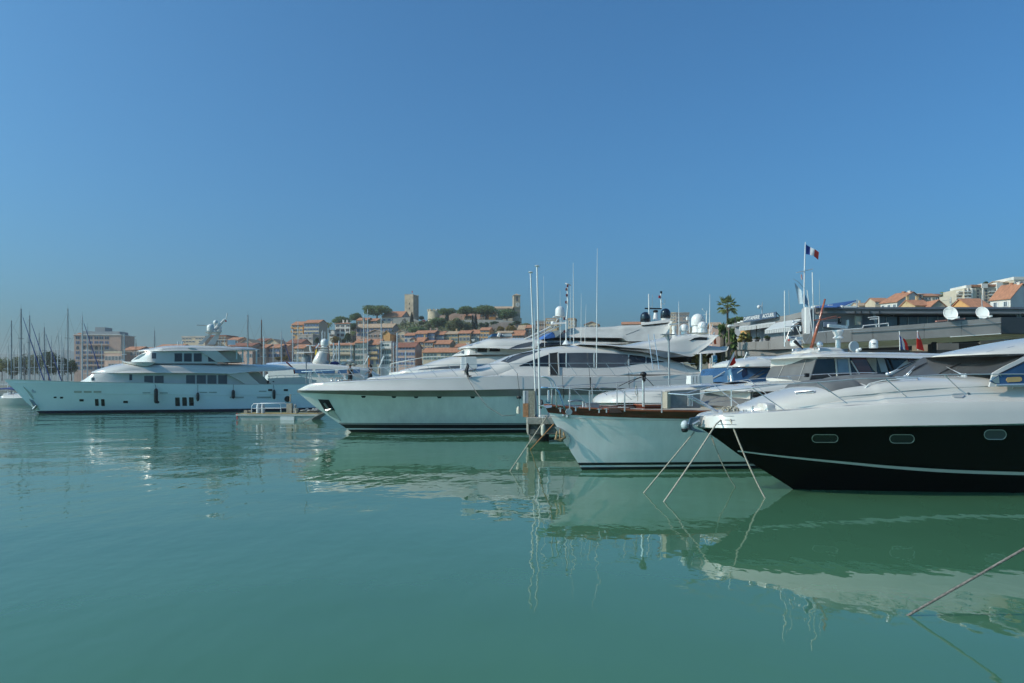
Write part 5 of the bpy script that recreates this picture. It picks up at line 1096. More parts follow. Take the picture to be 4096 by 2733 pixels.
s1 = px_shell(K, [(*v4(0, 1492), v4(0, 1530)[1], .8, .5), (*v4(120, 1462), v4(0, 1535)[1], 1.6, 1.2), (*v4(350, 1404), v4(0, 1540)[1], 2.3, 1.8), (*v4(600, 1320), v4(0, 1545)[1], 2.7, 2.1), (*v4(900, 1254), v4(0, 1550)[1], 2.9, 2.3), (*v4(1200, 1214), v4(0, 1550)[1], 3.0, 2.5), (*v4(1600, 1190), v4(0, 1550)[1], 3.05, 2.6), (*v4(2100, 1182), v4(0, 1550)[1], 3.05, 2.7), (*v6(1900, 1225), v6(0, 1500)[1], 3.0, 2.7), (*v7(900, 1100), v7(0, 1500)[1], 3.0, 2.7)], .9, 2.4)
S1 = K.part('saloon', s1.body(50), GEL, smooth=True)
K.pane('saloon_window', s1, [v4(18, 1528), v4(120, 1508), v4(350, 1470), v4(650, 1438), v4(940, 1420)], [v4(60, 1535), v4(150, 1535), v4(360, 1510), v4(650, 1492), v4(945, 1482)], GLASSG, .03, .06, parent=S1)
K.pane('saloon_window', s1, [v4(960, 1400), v4(1200, 1395), v4(1420, 1390)], [v4(960, 1480), v4(1200, 1470), v4(1400, 1430)], GLASSB, .03, .06, parent=S1)
s2 = px_shell(K, [(*v4(815, 1268), v4(0, 1275)[1], .8, .5), (*v4(930, 1205), v4(0, 1268)[1], 1.6, 1.2), (*v4(1010, 1160), v4(0, 1262)[1], 2.1, 1.7), (*v4(1100, 1140), v4(0, 1250)[1], 2.4, 2.2), (*v4(2060, 1140), v4(0, 1250)[1], 2.5, 2.4), (*v6(1500, 1190), v6(0, 1250)[1], 2.5, 2.4)], .05, 4)
S2 = K.part('wheelhouse', s2.body(30), GEL, smooth=True)
K.pane('windscreen', s2, [v4(880, 1240), v4(1000, 1178), v4(1196, 1150)], [v4(840, 1268), v4(1000, 1238), v4(1196, 1222)], GLASSG, .03, .06)
for xa, xb, ya, yb in ((1212, 1362, 1150, 1208), (1402, 1568, 1146, 1200)): K.rect('window', s2, *v4(xa, ya), *v4(xb, yb), GLASS, .03, .06, parent=S2)
vs = px_shell(K, [(*v4(912, 1142), v4(0, 1150)[1], .7, .4), (*v4(960, 1122), v4(0, 1150)[1], 1.5, 1.1), (*v4(1050, 1090), v4(0, 1148)[1], 2.2, 1.6), (*v4(1200, 1044), v4(0, 1144)[1], 2.7, 1.9), (*v4(1400, 980), v4(0, 1148)[1], 3.0, 2.1), (*v4(1500, 966), v4(0, 1150)[1], 3.1, 2.2), (*v4(1700, 964), v4(0, 1160)[1], 3.1, 2.3), (*v4(2060, 966), v4(0, 1150)[1], 3.1, 2.4), (*v6(900, 1150), v6(0, 1230)[1], 3.1, 2.5), (*v6(1400, 1160), v6(0, 1216)[1], 3.1, 2.5), (*v7(0, 1030), v7(0, 1070)[1], 3.1, 2.5), (*v7(500, 1025), v7(0, 1040)[1], 3.0, 2.4)], .75, 2.3)
VS = K.part('flybridge_deck', vs.body(50), GEL, smooth=True)
K.pane('side_glass', vs, [v6(380, 1272), v6(480, 1228), v6(560, 1206), v6(660, 1186)], [v6(378, 1279), v6(500, 1278), v6(570, 1254), v6(640, 1232)], GLASSG, .03, .06, parent=VS)
K.pane('side_glass', vs, [v6(760, 1200), v6(900, 1196), v6(1035, 1198)], [v6(690, 1254), v6(860, 1244), v6(1000, 1216)], GLASS, .03, .06, parent=VS)
K.part('fly_windscreen', MB().plate([K.L(*v4(x, y), -1.2) for x, y in ((1422, 968), (1448, 922), (1590, 915), (1600, 962))], (0, 2.4, 0)), GLASSB)
K.part('fly_screen_rib', MB().tube([K.L(*v4(1540, 970), -1.3), K.L(*v4(1562, 912), -1.3)], .12, 6), GEL)
K.part('helm_console', MB().plate([K.L(*v4(x, y), -.8) for x, y in ((1600, 965), (1610, 925), (1740, 918), (1765, 962))], (0, 1.6, 0)), GELD)
for x, y in ((1062, 1062), (1148, 1010)): K.part('horn', MB().tube([K.L(*v4(x, y + 30), -1.5), K.L(*v4(x, y), -1.5)], [.06, .16], 8), CHROME)
kr = [v5(1205, 462), v5(1290, 442), v5(1400, 420), v5(1500, 400), v5(1600, 382), v5(1700, 372), v5(1850, 372)]
rail(K, 'bow_rail', [K.L(x, y, interp([(1555, -.8), (1650, -2.1), (1800, -2.8)], x)) for x, y in kr], [(K.L(*v5(x, interp(kr, v5(x, 0)[0]) / .34043 - 1300 / .34043), -1.5 - i * .2), K.L(*v5(x, yb), -1.5 - i * .2)) for i, (x, yb) in enumerate(((1215, 560), (1300, 535), (1440, 480), (1485, 470), (1590, 455), (1695, 425)))], .025, .022, WHITEP)
# radar arch: two sloping tubes, platform, dome
for t in (-1.6, 1.2):
    K.part('arch_leg', MB().tube([K.L(*v6(560, 1165), t), K.L(*v6(900, 1002), t)], .07, 8), GEL); K.part('arch_leg', MB().tube([K.L(*v6(640, 1165), t), K.L(*v6(985, 1000), t)], .06, 8), GEL)
K.part('arch_platform', MB().hexa([K.L(*v6(845, 1000), -1.8), K.L(*v6(1035, 985), -1.8), K.L(*v6(1035, 985), 1.4), K.L(*v6(845, 1000), 1.4), K.L(*v6(905, 975), -1.7), K.L(*v6(1040, 962), -1.7), K.L(*v6(1040, 962), 1.3), K.L(*v6(905, 975), 1.3)]), GEL)
for x in (915, 975): K.tube('strut', [K.L(*v6(x, 985), -.6), K.L(*v6(x + 40, 905), -.6)], .05, GEL)
K.part('dome_shelf', MB().obox(K.L(*v6(965, 906), -.3), 1.0, .9, .06), GEL)
dome_thing(K, K.L(*v6(968, 902), -.3), .38, .46)
K.part('radar_scanner', MB().obox(K.L(*v6(868, 940), -.8), .6, .1, .08), GEL); K.part('small_dome', MB().ball(K.L(*v6(888, 978), -.9), .17, 10), PLASW, smooth='all'); K.part('camera', MB().ball(K.L(*v6(1010, 875), -.5), .08, 8), PLASW, smooth='all')
# covers
cv = px_shell(K, [(*v6(905, 1138), v6(0, 1142)[1], 1.6, 1.3), (*v6(1000, 1075), v6(0, 1142)[1], 1.9, 1.3), (*v6(1100, 1030), v6(0, 1141)[1], 2.1, 1.3), (*v6(1250, 1008), v6(0, 1141)[1], 2.3, 1.5), (*v6(1400, 1010), v6(0, 1142)[1], 2.4, 1.6), (*v6(1640, 1000), v6(0, 1145)[1], 2.5, 1.7), (*v7(0, 772), v7(0, 1040)[1], 2.6, 1.8), (*v7(300, 762), v7(0, 1030)[1], 2.6, 1.8), (*v7(480, 752), v7(0, 1000)[1], 2.6, 1.8), (*v7(600, 735), v7(0, 905)[1], 2.5, 1.8), (*v7(670, 722), v7(0, 800)[1], 2.4, 1.8), (*v7(716, 714), v7(0, 722)[1], 2.2, 1.8)], .4, 2.0)
K.part('tarpaulin', cv.body(50), CANVASL, smooth=True)
K.part('tarpaulin_seam', MB().tube([K.on(cv, *v7(x, y), .02) for x, y in ((10, 935), (200, 865), (400, 790), (520, 752))], .03, 5), CANVASL)
K.part('blue_cover', MB().plate([K.L(*v6(x, y), -2.6) for x, y in ((778, 1158), (820, 1120), (880, 1080), (905, 1105), (912, 1140), (860, 1150))], (0, 4.4, 0)), BLUEC)
K.part('white_cloth', MB().plate([K.L(*v6(x, y), -2.62) for x, y in ((868, 1072), (1015, 1052), (975, 1100), (922, 1140), (905, 1092))], (0, 4.0, 0)), CANVASL)
# aft mast with navy domes
for x, yb, r_, t in ((320, 745, .78 * 1.02, -.9), (635, 682, .78 * 1.02, .4)):
    dome_thing(K, K.L(*v7(x, yb), t), 20 / F * 62, .44 if x == 320 else .42, NAVYD)
    K.part('dome_foot', MB().lathe(K.L(*v7(x, yb + 28), t), [(.33, 0), (.38, .12), (.36, .16)], 14), PLASW, smooth=True)
K.part('mast_base', MB().hexa([K.L(*v7(250, 790), -1.7), K.L(*v7(720, 740), -1.7), K.L(*v7(720, 740), 1.4), K.L(*v7(250, 790), 1.4), K.L(*v7(260, 755), -1.5), K.L(*v7(710, 690), -1.5), K.L(*v7(710, 690), 1.2), K.L(*v7(260, 755), 1.2)]), GEL)
K.part('radar_pod', MB().lathe(K.L(*v7(480, 745), -.5), [(.28, 0), (.22, .3), (.18, .6), (.12, .85)], 10), PLASW, smooth=True)
K.part('radar_scanner', MB().obox(K.L(*v7(440, 528), -.5), 1.4, .12, .10).ball(K.L(*v7(478, 572), -.5), .22, 10, .6), DARK)
K.tube('mast_pole', [K.L(*v7(378, 745), -1.2), K.L(*v7(372, 300), -1.2)], .05, WHITEP); K.tube('mast_pole', [K.L(*v7(570, 540), -.2), K.L(*v7(560, 290), -.2)], .055, WHITEP)
K.part('mast_light', MB().obox(K.L(*v7(566, 275), -.2), .14, .12, .2), DARK); K.part('mast_light', MB().obox(K.L(*v7(540, 345), -.2), .14, .12, .22), M('dark_red', (0.25, 0.02, 0.03), .6)); K.part('mast_bracket', MB().obox(K.L(*v7(405, 502), -1.2), .27, .05, .06).obox(K.L(*v7(600, 455), -.2), .27, .05, .06), WHITEP)
K.tube('antenna', [K.L(*v7(428, 500), -1.2), K.L(*v7(428, 310), -1.2)], .018, ALU); K.tube('antenna', [K.L(*v7(625, 450), -.2), K.L(*v7(622, 372), -.2)], .018, ALU)
for i, (xa, ya, xb, yb) in enumerate(((362, 930, 440, 1480), (452, 925, 535, 1475))): G.tube('passerelle_pole', [G.L(*v7(xa, ya), -3.25), G.L(*v7(xb, yb), -3.25)], .028, M('pale_blue_pole', (0.45, 0.55, 0.66), .4))
G.tube('pole_rung', [G.L(*v7(425, 1342), -3.25), G.L(*v7(520, 1345), -3.25)], .03)

# ------------------------------------------------------------------ yachts further back, between the big yacht and the sport yacht
Q = Frame('motor_yacht', 'white motor yacht with a stepped radar mast and white globe behind the sport yacht bow', 'yacht', *P(1600, 1660, 108)[:2], 178)
h = Hull(17, 5.2, [(-.5, .5), (0, 0), (3.2, -2.2)], [(-2, 3.4), (8, 2.9), (17, 2.7)], zb=-.5, full=.5)
Q.part('hull', h.body(.1, 8, 24), GEL, smooth=True); Q.part('boot_stripe', h.strip(-.3, .25, 2, 20, .012), NAVY)
def Qx(px, py, t=0): return Q.L(px, py, t)
s_ = px_shell(Q, [(1520, 1500, 1530, .8, .5), (1480, 1478, 1530, 2.0, 1.6), (1420, 1466, 1530, 2.6, 2.2), (1250, 1456, 1530, 2.8, 2.5), (1120, 1460, 1530, 2.7, 2.4)], .4, 3)
SQ = Q.part('deckhouse', s_.body(30), GEL, smooth=True)
for xa, xb in ((1180, 1250), (1262, 1340), (1352, 1440)): Q.part('window', MB().sheet([Q.L(x, 1478, 2.72) for x in (xa, xb)], [Q.L(x, 1494, 2.85) for x in (xa, xb)], (0, .1, 0)), GLASSB, SQ)
Q.part('mast_tower', MB().tube([Q.L(*v3(x, y), 0) for x, y in ((690, 1430), (712, 1330), (740, 1240), (770, 1190), (775, 1130))], [1.15, .95, .75, .55, .45], 14), GEL, smooth='all')
for x, y in ((660, 1290), (835, 1225)): Q.tube('mast_arm', [Q.L(*v3(740, y + 20), 0), Q.L(*v3(x, y - 20), 0)], .10, PLASW)
for y in (1140, 1180, 1215): Q.part('mast_shelf', MB().obox(Q.L(*v3(770, y), 0), 1.35, 1.2, .1), GEL)
Q.part('mast_column', MB().lathe(Q.L(*v3(775, 1140), 0), [(.42, 0), (.38, .3), (.32, .6), (.36, .8)], 12), PLASW, smooth=True)
dome_thing(Q, Q.L(*v3(775, 1108), 0), .56, .45)
Q.part('spotlight', MB().ball(Q.L(*v3(690, 1085), -.6), .12, 8).tube([Q.L(*v3(690, 1085), -.6), Q.L(*v3(640, 1150), -.4)], .1, 6), CHROME)
fl = Q.part('flag', MB().sheet([Q.L(*v3(x, y), -1.6) for x, y in ((652, 1150), (662, 1210), (672, 1290))], [Q.L(*v3(x, y), -1.6) for x, y in ((628, 1190), (625, 1245), (655, 1300))], (0, .04, 0)), YELF)
Q.part('flag_stripe', MB().sheet([Q.L(*v3(x, y), -1.66) for x, y in ((648, 1130), (652, 1170))], [Q.L(*v3(x, y), -1.66) for x, y in ((612, 1215), (626, 1245))], (0, .04, 0)), BLUEF)
for x0, x1, y0, y1, m in ((712, 850, 1322, 1400, CANVASL), (860, 1010, 1345, 1402, BLUEF), (1030, 1125, 1352, 1410, CANVASL), (1120, 1245, 1310, 1370, CANVASL), (1180, 1290, 1360, 1410, MESHC)):
    Q.part('covered_gear', MB().ball(Q.L(*v3((x0 + x1) / 2, (y0 + y1) / 2 + 12), -1.0), (x1 - x0) / 2 * .25532 / F * 108, 12, (y1 - y0) / (x1 - x0) * 1.05), m, smooth='all')
for xa, ya, xb, yb in ((1395, 1410, 1475, 1265), (1635, 1450, 1710, 1270)): Q.tube('davit', [Q.L(*v3(xa, ya), -1.5), Q.L(*v3(xb, yb), -1.5)], .07 if xa < 1500 else .13, PLASW)
Q.part('pennant', MB().sheet([Q.L(*v3(x, y), -1.5) for x, y in ((1462, 1300), (1458, 1440))], [Q.L(*v3(x, y), -1.5) for x, y in ((1485, 1320), (1488, 1445))], (0, .04, 0)), ORANGE)
U = Frame('motor_yacht', 'white yacht with a bimini frame and a grey-covered dome behind the big yacht stern', 'yacht', *P(1066, 1640, 114)[:2], 4)
h = Hull(11, 4.6, [(-.5, .5), (0, 0), (2.6, -1.6)], [(0, 2.9), (5, 2.6), (11, 2.5)], zb=-.5, full=.5)
U.part('hull', h.body(.1, 8, 20), GEL, smooth=True); U.part('boot_stripe', h.strip(-.3, .25, 2, 20, .012), NAVY)
s_ = px_shell(U, [(1060, 1500, 1535, 1.0, .7), (1110, 1470, 1535, 2.2, 1.8), (1200, 1462, 1535, 2.5, 2.2), (1310, 1466, 1535, 2.4, 2.1)], .5, 2.6)
U.part('deckhouse', s_.body(20), GEL, smooth=True)
U.part('blue_shade_deck', px_shell(U, [(1065, 1452, 1458, 1.0, .8), (1130, 1447, 1462, 2.0, 1.8), (1280, 1452, 1464, 2.0, 1.7), (1300, 1458, 1464, 1.6, 1.4)], .3).body(14), M('blue_shade_paint', (0.30, 0.38, 0.50), .7), smooth=True)  # white deck in shade, the blue of that shade put into its colour
for x in (345, 560): 
    for t in (-1.7, 1.7): U.tube('bimini_pole', [U.L(*v3(x, 1410), t), U.L(*v3(x + (x > 400) * 20, 1218), t)], .04, WHITEP)
U.part('bimini', MB().hexa([U.L(*v3(335, 1222), -1.9), U.L(*v3(620, 1216), -1.9), U.L(*v3(620, 1216), 1.9), U.L(*v3(335, 1222), 1.9), U.L(*v3(345, 1208), -1.7), U.L(*v3(610, 1205), -1.7), U.L(*v3(610, 1205), 1.7), U.L(*v3(345, 1208), 1.7)]), CANVASL)
U.part('covered_dome', MB().dome(U.L(*v3(492, 1388), 0), .70, .75), M('grey_green_cover', (0.24, 0.27, 0.27), .8), smooth=True)
U.part('radar_mast', MB().tube([U.L(*v3(560, 1205), 0), U.L(*v3(548, 1110), 0)], .13, 8).obox(U.L(*v3(560, 1108), 0), 1.4, .3, .12), PLASW)

# two people on the foredeck behind the sport yacht bow
SKIN = M('skin', (0.34, 0.19, 0.13), .6, var=.08); HAIR = M('dark_hair', (0.018, 0.012, 0.01), .6); BLACKC = M('black_cloth', (0.015, 0.015, 0.017), .85)
def skin_mesh(name, V_, E, R, mat, parent, levels=1, root=0):
    me = bpy.data.meshes.new(name); me.from_pydata(V_, E, []); o = bpy.data.objects.new(name, me); COL.objects.link(o); o.parent = parent
    o.modifiers.new('skin', 'SKIN'); sv = me.skin_vertices[0].data
    for i, r in enumerate(R): sv[i].radius = (r, r); sv[i].use_root = (i == root)
    s_ = o.modifiers.new('sub', 'SUBSURF'); s_.levels = s_.render_levels = levels
    dg = bpy.context.evaluated_depsgraph_get(); m2 = bpy.data.meshes.new_from_object(o.evaluated_get(dg)); o.modifiers.clear(); o.data = m2
    m2.materials.clear(); m2.materials.append(mat); m2.polygons.foreach_set('use_smooth', [True] * len(m2.polygons)); return o
def person(zf, x, yhead, d, label, top, low, turn=0.0, arms=((.22, -.12, 1.05), (.26, -.28, 1.0)), hair_long=False, low_len=.5):
    hp = P(*zf(x, yhead), d); base = (hp.x, hp.y, hp.z - 1.66)
    o = empty('person', base, label, 'person', turn)
    V_ = [(0, 0, .95), (0, .01, 1.18), (0, .01, 1.40), (0, -.01, 1.50), (0, -.03, 1.60), (0, -.03, 1.70), (.10, 0, .90), (.11, -.03, .50), (.11, .02, .08), (.11, -.10, .03), (-.10, 0, .90), (-.12, .03, .50), (-.12, .08, .08), (-.12, -.04, .03), (.19, 0, 1.40), (.25, .02, 1.14), (arms[0][0], arms[0][1], arms[0][2]), (-.19, 0, 1.40), (-.26, .02, 1.14), (-arms[1][0], arms[1][1], arms[1][2])]
    E = [(0, 1), (1, 2), (2, 3), (3, 4), (4, 5), (0, 6), (6, 7), (7, 8), (8, 9), (0, 10), (10, 11), (11, 12), (12, 13), (2, 14), (14, 15), (15, 16), (2, 17), (17, 18), (18, 19)]
    R = [.15, .13, .15, .06, .085, .095, .09, .06, .045, .04, .09, .06, .045, .04, .06, .045, .035, .06, .045, .035]
    skin_mesh('body', V_, E, R, SKIN, o)
    for sx, (ax, ay, az) in ((1, arms[0]), (-1, arms[1])):
        hb_ = MB()
        for k in range(5):
            q = -.03 + .015 * k; ln = (.06, .09, .10, .09, .075)[k]
            hb_.tube([(sx * ax + q, ay, az), (sx * ax + q * 1.3, ay - .03, az - ln * .6), (sx * ax + q * 1.2, ay - .05, az - ln)], [.012, .010, .007], 5)
        hb_.build('hand', SKIN, o, smooth='all')
    MB().lathe((0, 0, 1.0 - low_len), [(.20, 0), (.19, low_len * .6), (.165, low_len)], 14).build('skirt' if low_len < .6 else 'trousers', low, o, smooth='all')
    MB().lathe((0, .01, .96), [(.165, 0), (.15, .2), (.185, .36), (.20, .44), (.10, .52)], 14).build('shirt', top, o, smooth='all')
    m = MB().ball((0, .0, 1.69), .115, 12, 1.1); m.tube([(0, .08, 1.68), (0, .12, 1.55), (0, .10, 1.42 if hair_long else 1.52)], [.09, .08, .04], 8); m.build('hair', HAIR, o, smooth='all')
    f_ = MB().ball((-.035, -.118, 1.655), .014, 6).ball((.035, -.118, 1.655), .014, 6); f_.build('eyes', HAIR, o); MB().tube([(0, -.115, 1.65), (0, -.14, 1.62)], [.012, .02], 5).build('nose', SKIN, o); MB().obox((0, -.12, 1.585), .045, .012, .012).build('mouth', M('lips', (.3, .08, .07), .6), o)
person(v3, 1178, 1425, 64, 'person with dark tied hair and an orange sleeveless top beside the white mast', BLACKC, BLACKC, .6, hair_long=True)
person(v3, 1490, 1425, 64, 'person in black with dark hair standing near the orange pennant', BLACKC, BLACKC, -.9)
# the two stand on that yacht's raised foredeck
pz = P(*v3(1178, 1425), 64).z - 1.66
o = Frame('motor_yacht', 'white yacht whose flat foredeck carries two standing people', 'yacht', -14.0, 63.6, 6)
h = Hull(12, 4.4, [(-.5, .4), (0, 0), (pz, -.9)], [(-.9, pz + .06), (5, pz), (12, pz - .2)], zb=-.5, full=.3)
o.part('hull', h.body(.0, 8, 20), GEL, smooth=True); o.part('boot_stripe', h.strip(-.3, .25, 2, 20, .012), BOOT)
cb_ = Shell([(4.6, pz - .1, pz + .1, 1.0, .8), (5.6, pz - .1, pz + .55, 1.5, 1.3), (11, pz - .2, pz + .7, 1.7, 1.4)], .3); o.part('deckhouse', cb_.body(14), GEL, smooth=True)
rail(o, 'guard_rail', [Vector((x, 1.9, pz + .75)) for x in (1, 2.8, 4.6)], [(Vector((x, 1.9, pz + .75)), Vector((x, 1.95, pz - .05))) for x in (1, 2.2, 3.4, 4.6)], .03, .022)

# ------------------------------------------------------------------ small work barge
wb_ = Frame('work_barge', 'small flat grey work barge with a tubular frame and coiled hose on its deck', 'barge', *P(1130, 1678, 64.0)[:2], -3)
hx = 3.55
hullb = MB().hexa([(-hx + .25, -1.2, -.25), (hx - .9, -1.2, -.25), (hx - .9, 1.2, -.25), (-hx + .25, 1.2, -.25), (-hx, -1.3, .45), (hx, -1.3, .52), (hx, 1.3, .52), (-hx, 1.3, .45)]).build('hull', M('barge_grey', (0.40, 0.41, 0.38), .6, var=.15, scale=2), wb_.o)
wb_.part('deck', MB().box((-hx + .1, -1.2, .53), (hx - .1, 1.2, .56)), M('ochre_deck', (0.42, 0.30, 0.12), .85, var=.2, scale=3))
wb_.part('rubbing_strip', MB().box((-hx - .02, -1.36, .38), (hx, -1.303, .50)), CANVASL); wb_.part('hull_patch', MB().box((.3, -1.33, -.12), (1.5, -1.29, .34)), SHW)
fr_ = MB()
for y in (-.9, .5): fr_.tube([(-2.35, y, .56), (-2.35, y, 1.2), (-2.15, y, 1.38), (.0, y, 1.42), (.2, y, 1.32), (.2, y, .56)], .035, 8).tube([(-2.3, y, .98), (.2, y, .98)], .028, 6)
wb_.part('tubular_frame', fr_, M('galvanised_tube', (0.5, 0.52, 0.53), .4, .4), smooth=50)
wb_.part('winch_post', MB().box((.45, -.3, .56), (.9, .1, 1.4)).tube([(.72, -.1, 1.5), (.74, -.1, 2.2)], .06, 6), M('machine_beige', (0.36, 0.32, 0.25), .7, var=.2))
wb_.part('machine', MB().box((1.0, -.25, .56), (1.35, .25, 1.0)).lathe((1.15, -.1, 1.0), [(.13, 0), (.13, .25), (.06, .32)], 8), M('machine_grey', (0.3, 0.3, 0.28), .6))
for x, r_ in ((-2.0, .2), (-1.6, .17)): wb_.part('drum', MB().lathe((x, -.3, .56), [(r_, 0), (r_, .5), (r_ * .6, .85)], 10), M('drum_grey', (0.45, 0.47, 0.48), .5), smooth=True)
for i, x in enumerate((-3.1, -2.85)): wb_.part('engine', MB().box((x - .15, -.4 + i * .3, .5), (x + .12, -.15 + i * .3, .8)), MESHC)
for x in (1.9, 2.5, 2.75, 3.0): wb_.part('hose_coil', MB().tube([(x + .32 * math.cos(a), .1 + .32 * math.sin(a), .64 + .02 * i) for i, a in enumerate([.6 * k for k in range(14)])], .07, 6), M('hose_grey', (0.25, 0.25, 0.24), .7), smooth='all')
wb_.part('bollard', MB().lathe((1.55, -.9, .56), [(.12, 0), (.12, .3), (.18, .34), (.18, .4)], 8), MESHC, smooth=True)
wb_.part('red_flag', MB().box((-3.5, -1.34, .05), (-3.42, -1.303, .6)), RED)
# ------------------------------------------------------------------ white cruiser with blue windscreen, beyond the wooden-trimmed yacht
E_ = Frame('motor_cruiser', 'white cruiser with a blue tinted windscreen and rounded hardtop behind the wooden-trimmed yacht', 'yacht', *P(2395, 1800, 33.5)[:2], 9)
tipE = E_.L(2372, 1612, 0)
h = Hull(17, 5.0, [(-.5, .5), (0, 0), (tipE.z, tipE.x)], [(tipE.x, tipE.z), (5, 2.05), (17, 1.9)], zb=-.5, full=.5)
E_.part('hull', h.body(0, 8, 24), GEL, smooth=True); E_.part('boot_stripe', h.strip(-.3, .2, 2, 20, .012), BOOT)
s_ = px_shell(E_, [(*w1(628, 805), w1(0, 815)[1], .5, .3), (*w1(700, 765), w1(0, 815)[1], 1.3, 1.0), (*w1(800, 720), w1(0, 815)[1], 1.8, 1.5), (*w1(1000, 685), w1(0, 815)[1], 2.15, 1.9), (*w1(1250, 652), w1(0, 815)[1], 2.3, 2.1), (*w1(1560, 630), w1(0, 815)[1], 2.35, 2.2), (*w1(2080, 600), w1(0, 815)[1], 2.35, 2.2), (*w4(1500, 560), w4(0, 760)[1], 2.3, 2.2)], .4, 2.6)
SE = s_
E_.part('coachroof', s_.body(40), GEL, smooth=True)
for y in (728, 752): E_.part('side_moulding', MB().tube([E_.on(s_, *w1(x, y), .01) for x in (780, 1000, 1300)], .012, 4), ALU)
ws = px_shell(E_, [(*w4(318, 572), w4(0, 600)[1], .7, .5), (*w4(420, 505), w4(0, 600)[1], 1.3, 1.0), (*w4(590, 405), w4(0, 600)[1], 1.9, 1.6), (*w4(1130, 400), w4(0, 600)[1], 2.1, 1.9), (*w4(1500, 405), w4(0, 600)[1], 2.1, 1.9)], .05, 4)
E_.part('windscreen', ws.body(24), GLASSB, smooth=True)
for pts in (((310, 570), (450, 490), (600, 402)), ((540, 405), (548, 580)), ((560, 402), (552, 580)), ((560, 560), (740, 430))): E_.part('screen_frame', MB().tube([E_.on(ws, *w4(*p), .03) for p in pts], .028, 5), ALU)
E_.part('helm_seat', MB().plate([E_.on(ws, *w4(x, y), .02) for x, y in ((735, 430), (800, 415), (810, 500), (745, 545), (728, 500))], (0, .04, 0)), NAVY)
E_.part('door_post', MB().plate([E_.on(ws, *w4(x, y), .04) for x, y in ((820, 552), (1000, 440), (1120, 405), (1120, 440), (1010, 500), (900, 560))], (0, .05, 0)), CANVAS)
rf = px_shell(E_, [(*w4(578, 382), w4(0, 392)[1], 1.2, .8), (*w4(650, 345), w4(0, 392)[1], 1.8, 1.3), (*w4(780, 296), w4(0, 390)[1], 2.2, 1.6), (*w4(950, 262), w4(0, 388)[1], 2.3, 1.7), (*w4(1150, 240), w4(0, 385)[1], 2.3, 1.7), (*w4(1600, 235), w4(0, 385)[1], 2.3, 1.7)], .55, 2.3)
E_.part('hardtop', rf.body(24), GEL, smooth=True)
E_.part('roof_hatch', MB().tube([E_.on(rf, *w4(x, y), .02) for x, y in ((940, 270), (1040, 290), (1130, 308), (1180, 296))], .025, 5), ALU)
E_.part('jack_flag', MB().sheet([E_.L(*w4(x, y), -1.7) for x, y in ((628, 255), (640, 300), (650, 330))], [E_.L(*w4(x, y), -1.7) for x, y in ((555, 382), (600, 380), (648, 348))], (0, .03, 0)), REDF)
E_.part('flag_field', MB().sheet([E_.L(*w4(x, y), -1.73) for x, y in ((625, 215), (630, 256))], [E_.L(*w4(x, y), -1.73) for x, y in ((575, 335), (560, 375))], (0, .03, 0)), WHITEF)
E_.tube('flagstaff', [E_.L(*w4(532, 402), -1.7), E_.L(*w4(626, 205), -1.7)], .025, STEEL); E_.tube('antenna', [E_.L(*w4(760, 292), -1.2), E_.L(*w4(800, 200), -1.2)], .025, WHITEP)
base = E_.W(E_.L(*w4(165, 620), -1.9)); o = empty('life_raft', base, 'white ribbed life raft canister on the cruiser side deck', 'life raft', E_.a)
cw = .52
MB().hexa([(-cw + .42, -.25, 0), (cw, -.25, 0), (cw, .25, 0), (-cw + .42, .25, 0), (-cw + .42, -.22, .33), (cw - .03, -.22, .36), (cw - .03, .22, .36), (-cw + .42, .22, .33)]).build('canister', PLASW, o)
for k in range(3): MB().hexa([(-cw + k * .145, -.27, -.02), (-cw + .12 + k * .145, -.27, -.02), (-cw + .12 + k * .145, .27, -.02), (-cw + k * .145, .27, -.02), (-cw + .01 + k * .145, -.24, .34), (-cw + .11 + k * .145, -.24, .36), (-cw + .11 + k * .145, .24, .36), (-cw + .01 + k * .145, .24, .34)]).build('rib', PLASW, o)

# ------------------------------------------------------------------ classic yacht with varnished gunwale
W_ = Frame('classic_yacht', 'classic motor yacht with a red varnished wooden gunwale, pale hull and raised wheelhouse', 'yacht', *P(2328, 1880, 26.0)[:2], 15)
HEEL = .048
tip = W_.L(*w1(78, 868), 0)
st = [(-.5, .5), (0, 0)] + [(W_.L(*w1(x, y), 0).z, W_.L(*w1(x, y), 0).x) for x, y in ((430, 1450), (310, 1270), (262, 1185), (180, 1062), (118, 945), (78, 868))]
sh = [(tip.x, tip.z)]
for x, y, t in ((250, 884, -.75), (500, 902, -1.25), (700, 909, -1.5), (1100, 919, -1.85), (1500, 922, -2.05), (1830, 920, -2.1)):
    p = W_.L(*w1(x, y), t); sh.append((p.x, p.z))
sh.append((19, sh[-1][1] - .05))
h = Hull(19, 4.5, st, sh, pw=1.2, ps=2.4, wl=.66, zb=-.5, full=.62); HW = h
def heel(mb): mb.v = [(x, y, z + HEEL * max(0, y + 2.0) if z > .8 else z) for x, y, z in mb.v]; return mb
W_.part('hull', heel(h.body(.10, 12, 48)), GELW, smooth=True)
W_.part('gunwale', heel(h.strip(lambda x: h.sheer(x) - .25 - .01 * x / 5, lambda x: h.sheer(x) + .0, 3, 48, .02, thick=.06)), MAHOG, smooth=True)
W_.part('cap_rail', heel(h.strip(lambda x: h.sheer(x) + .0, lambda x: h.sheer(x) + .045, 1, 48, .035, thick=.16)), MAHOGL)
W_.part('boot_stripe', h.strip(-.3, .10, 2, 44, .014), BOOT); W_.part('waterline_stripe', h.strip(.17, .26, 1, 44, .012), BOOT); W_.part('sheer_line', h.strip(lambda x: h.sheer(x) - .29, lambda x: h.sheer(x) - .26, 1, 44, .02), GEL)
mb = MB(); rows = []
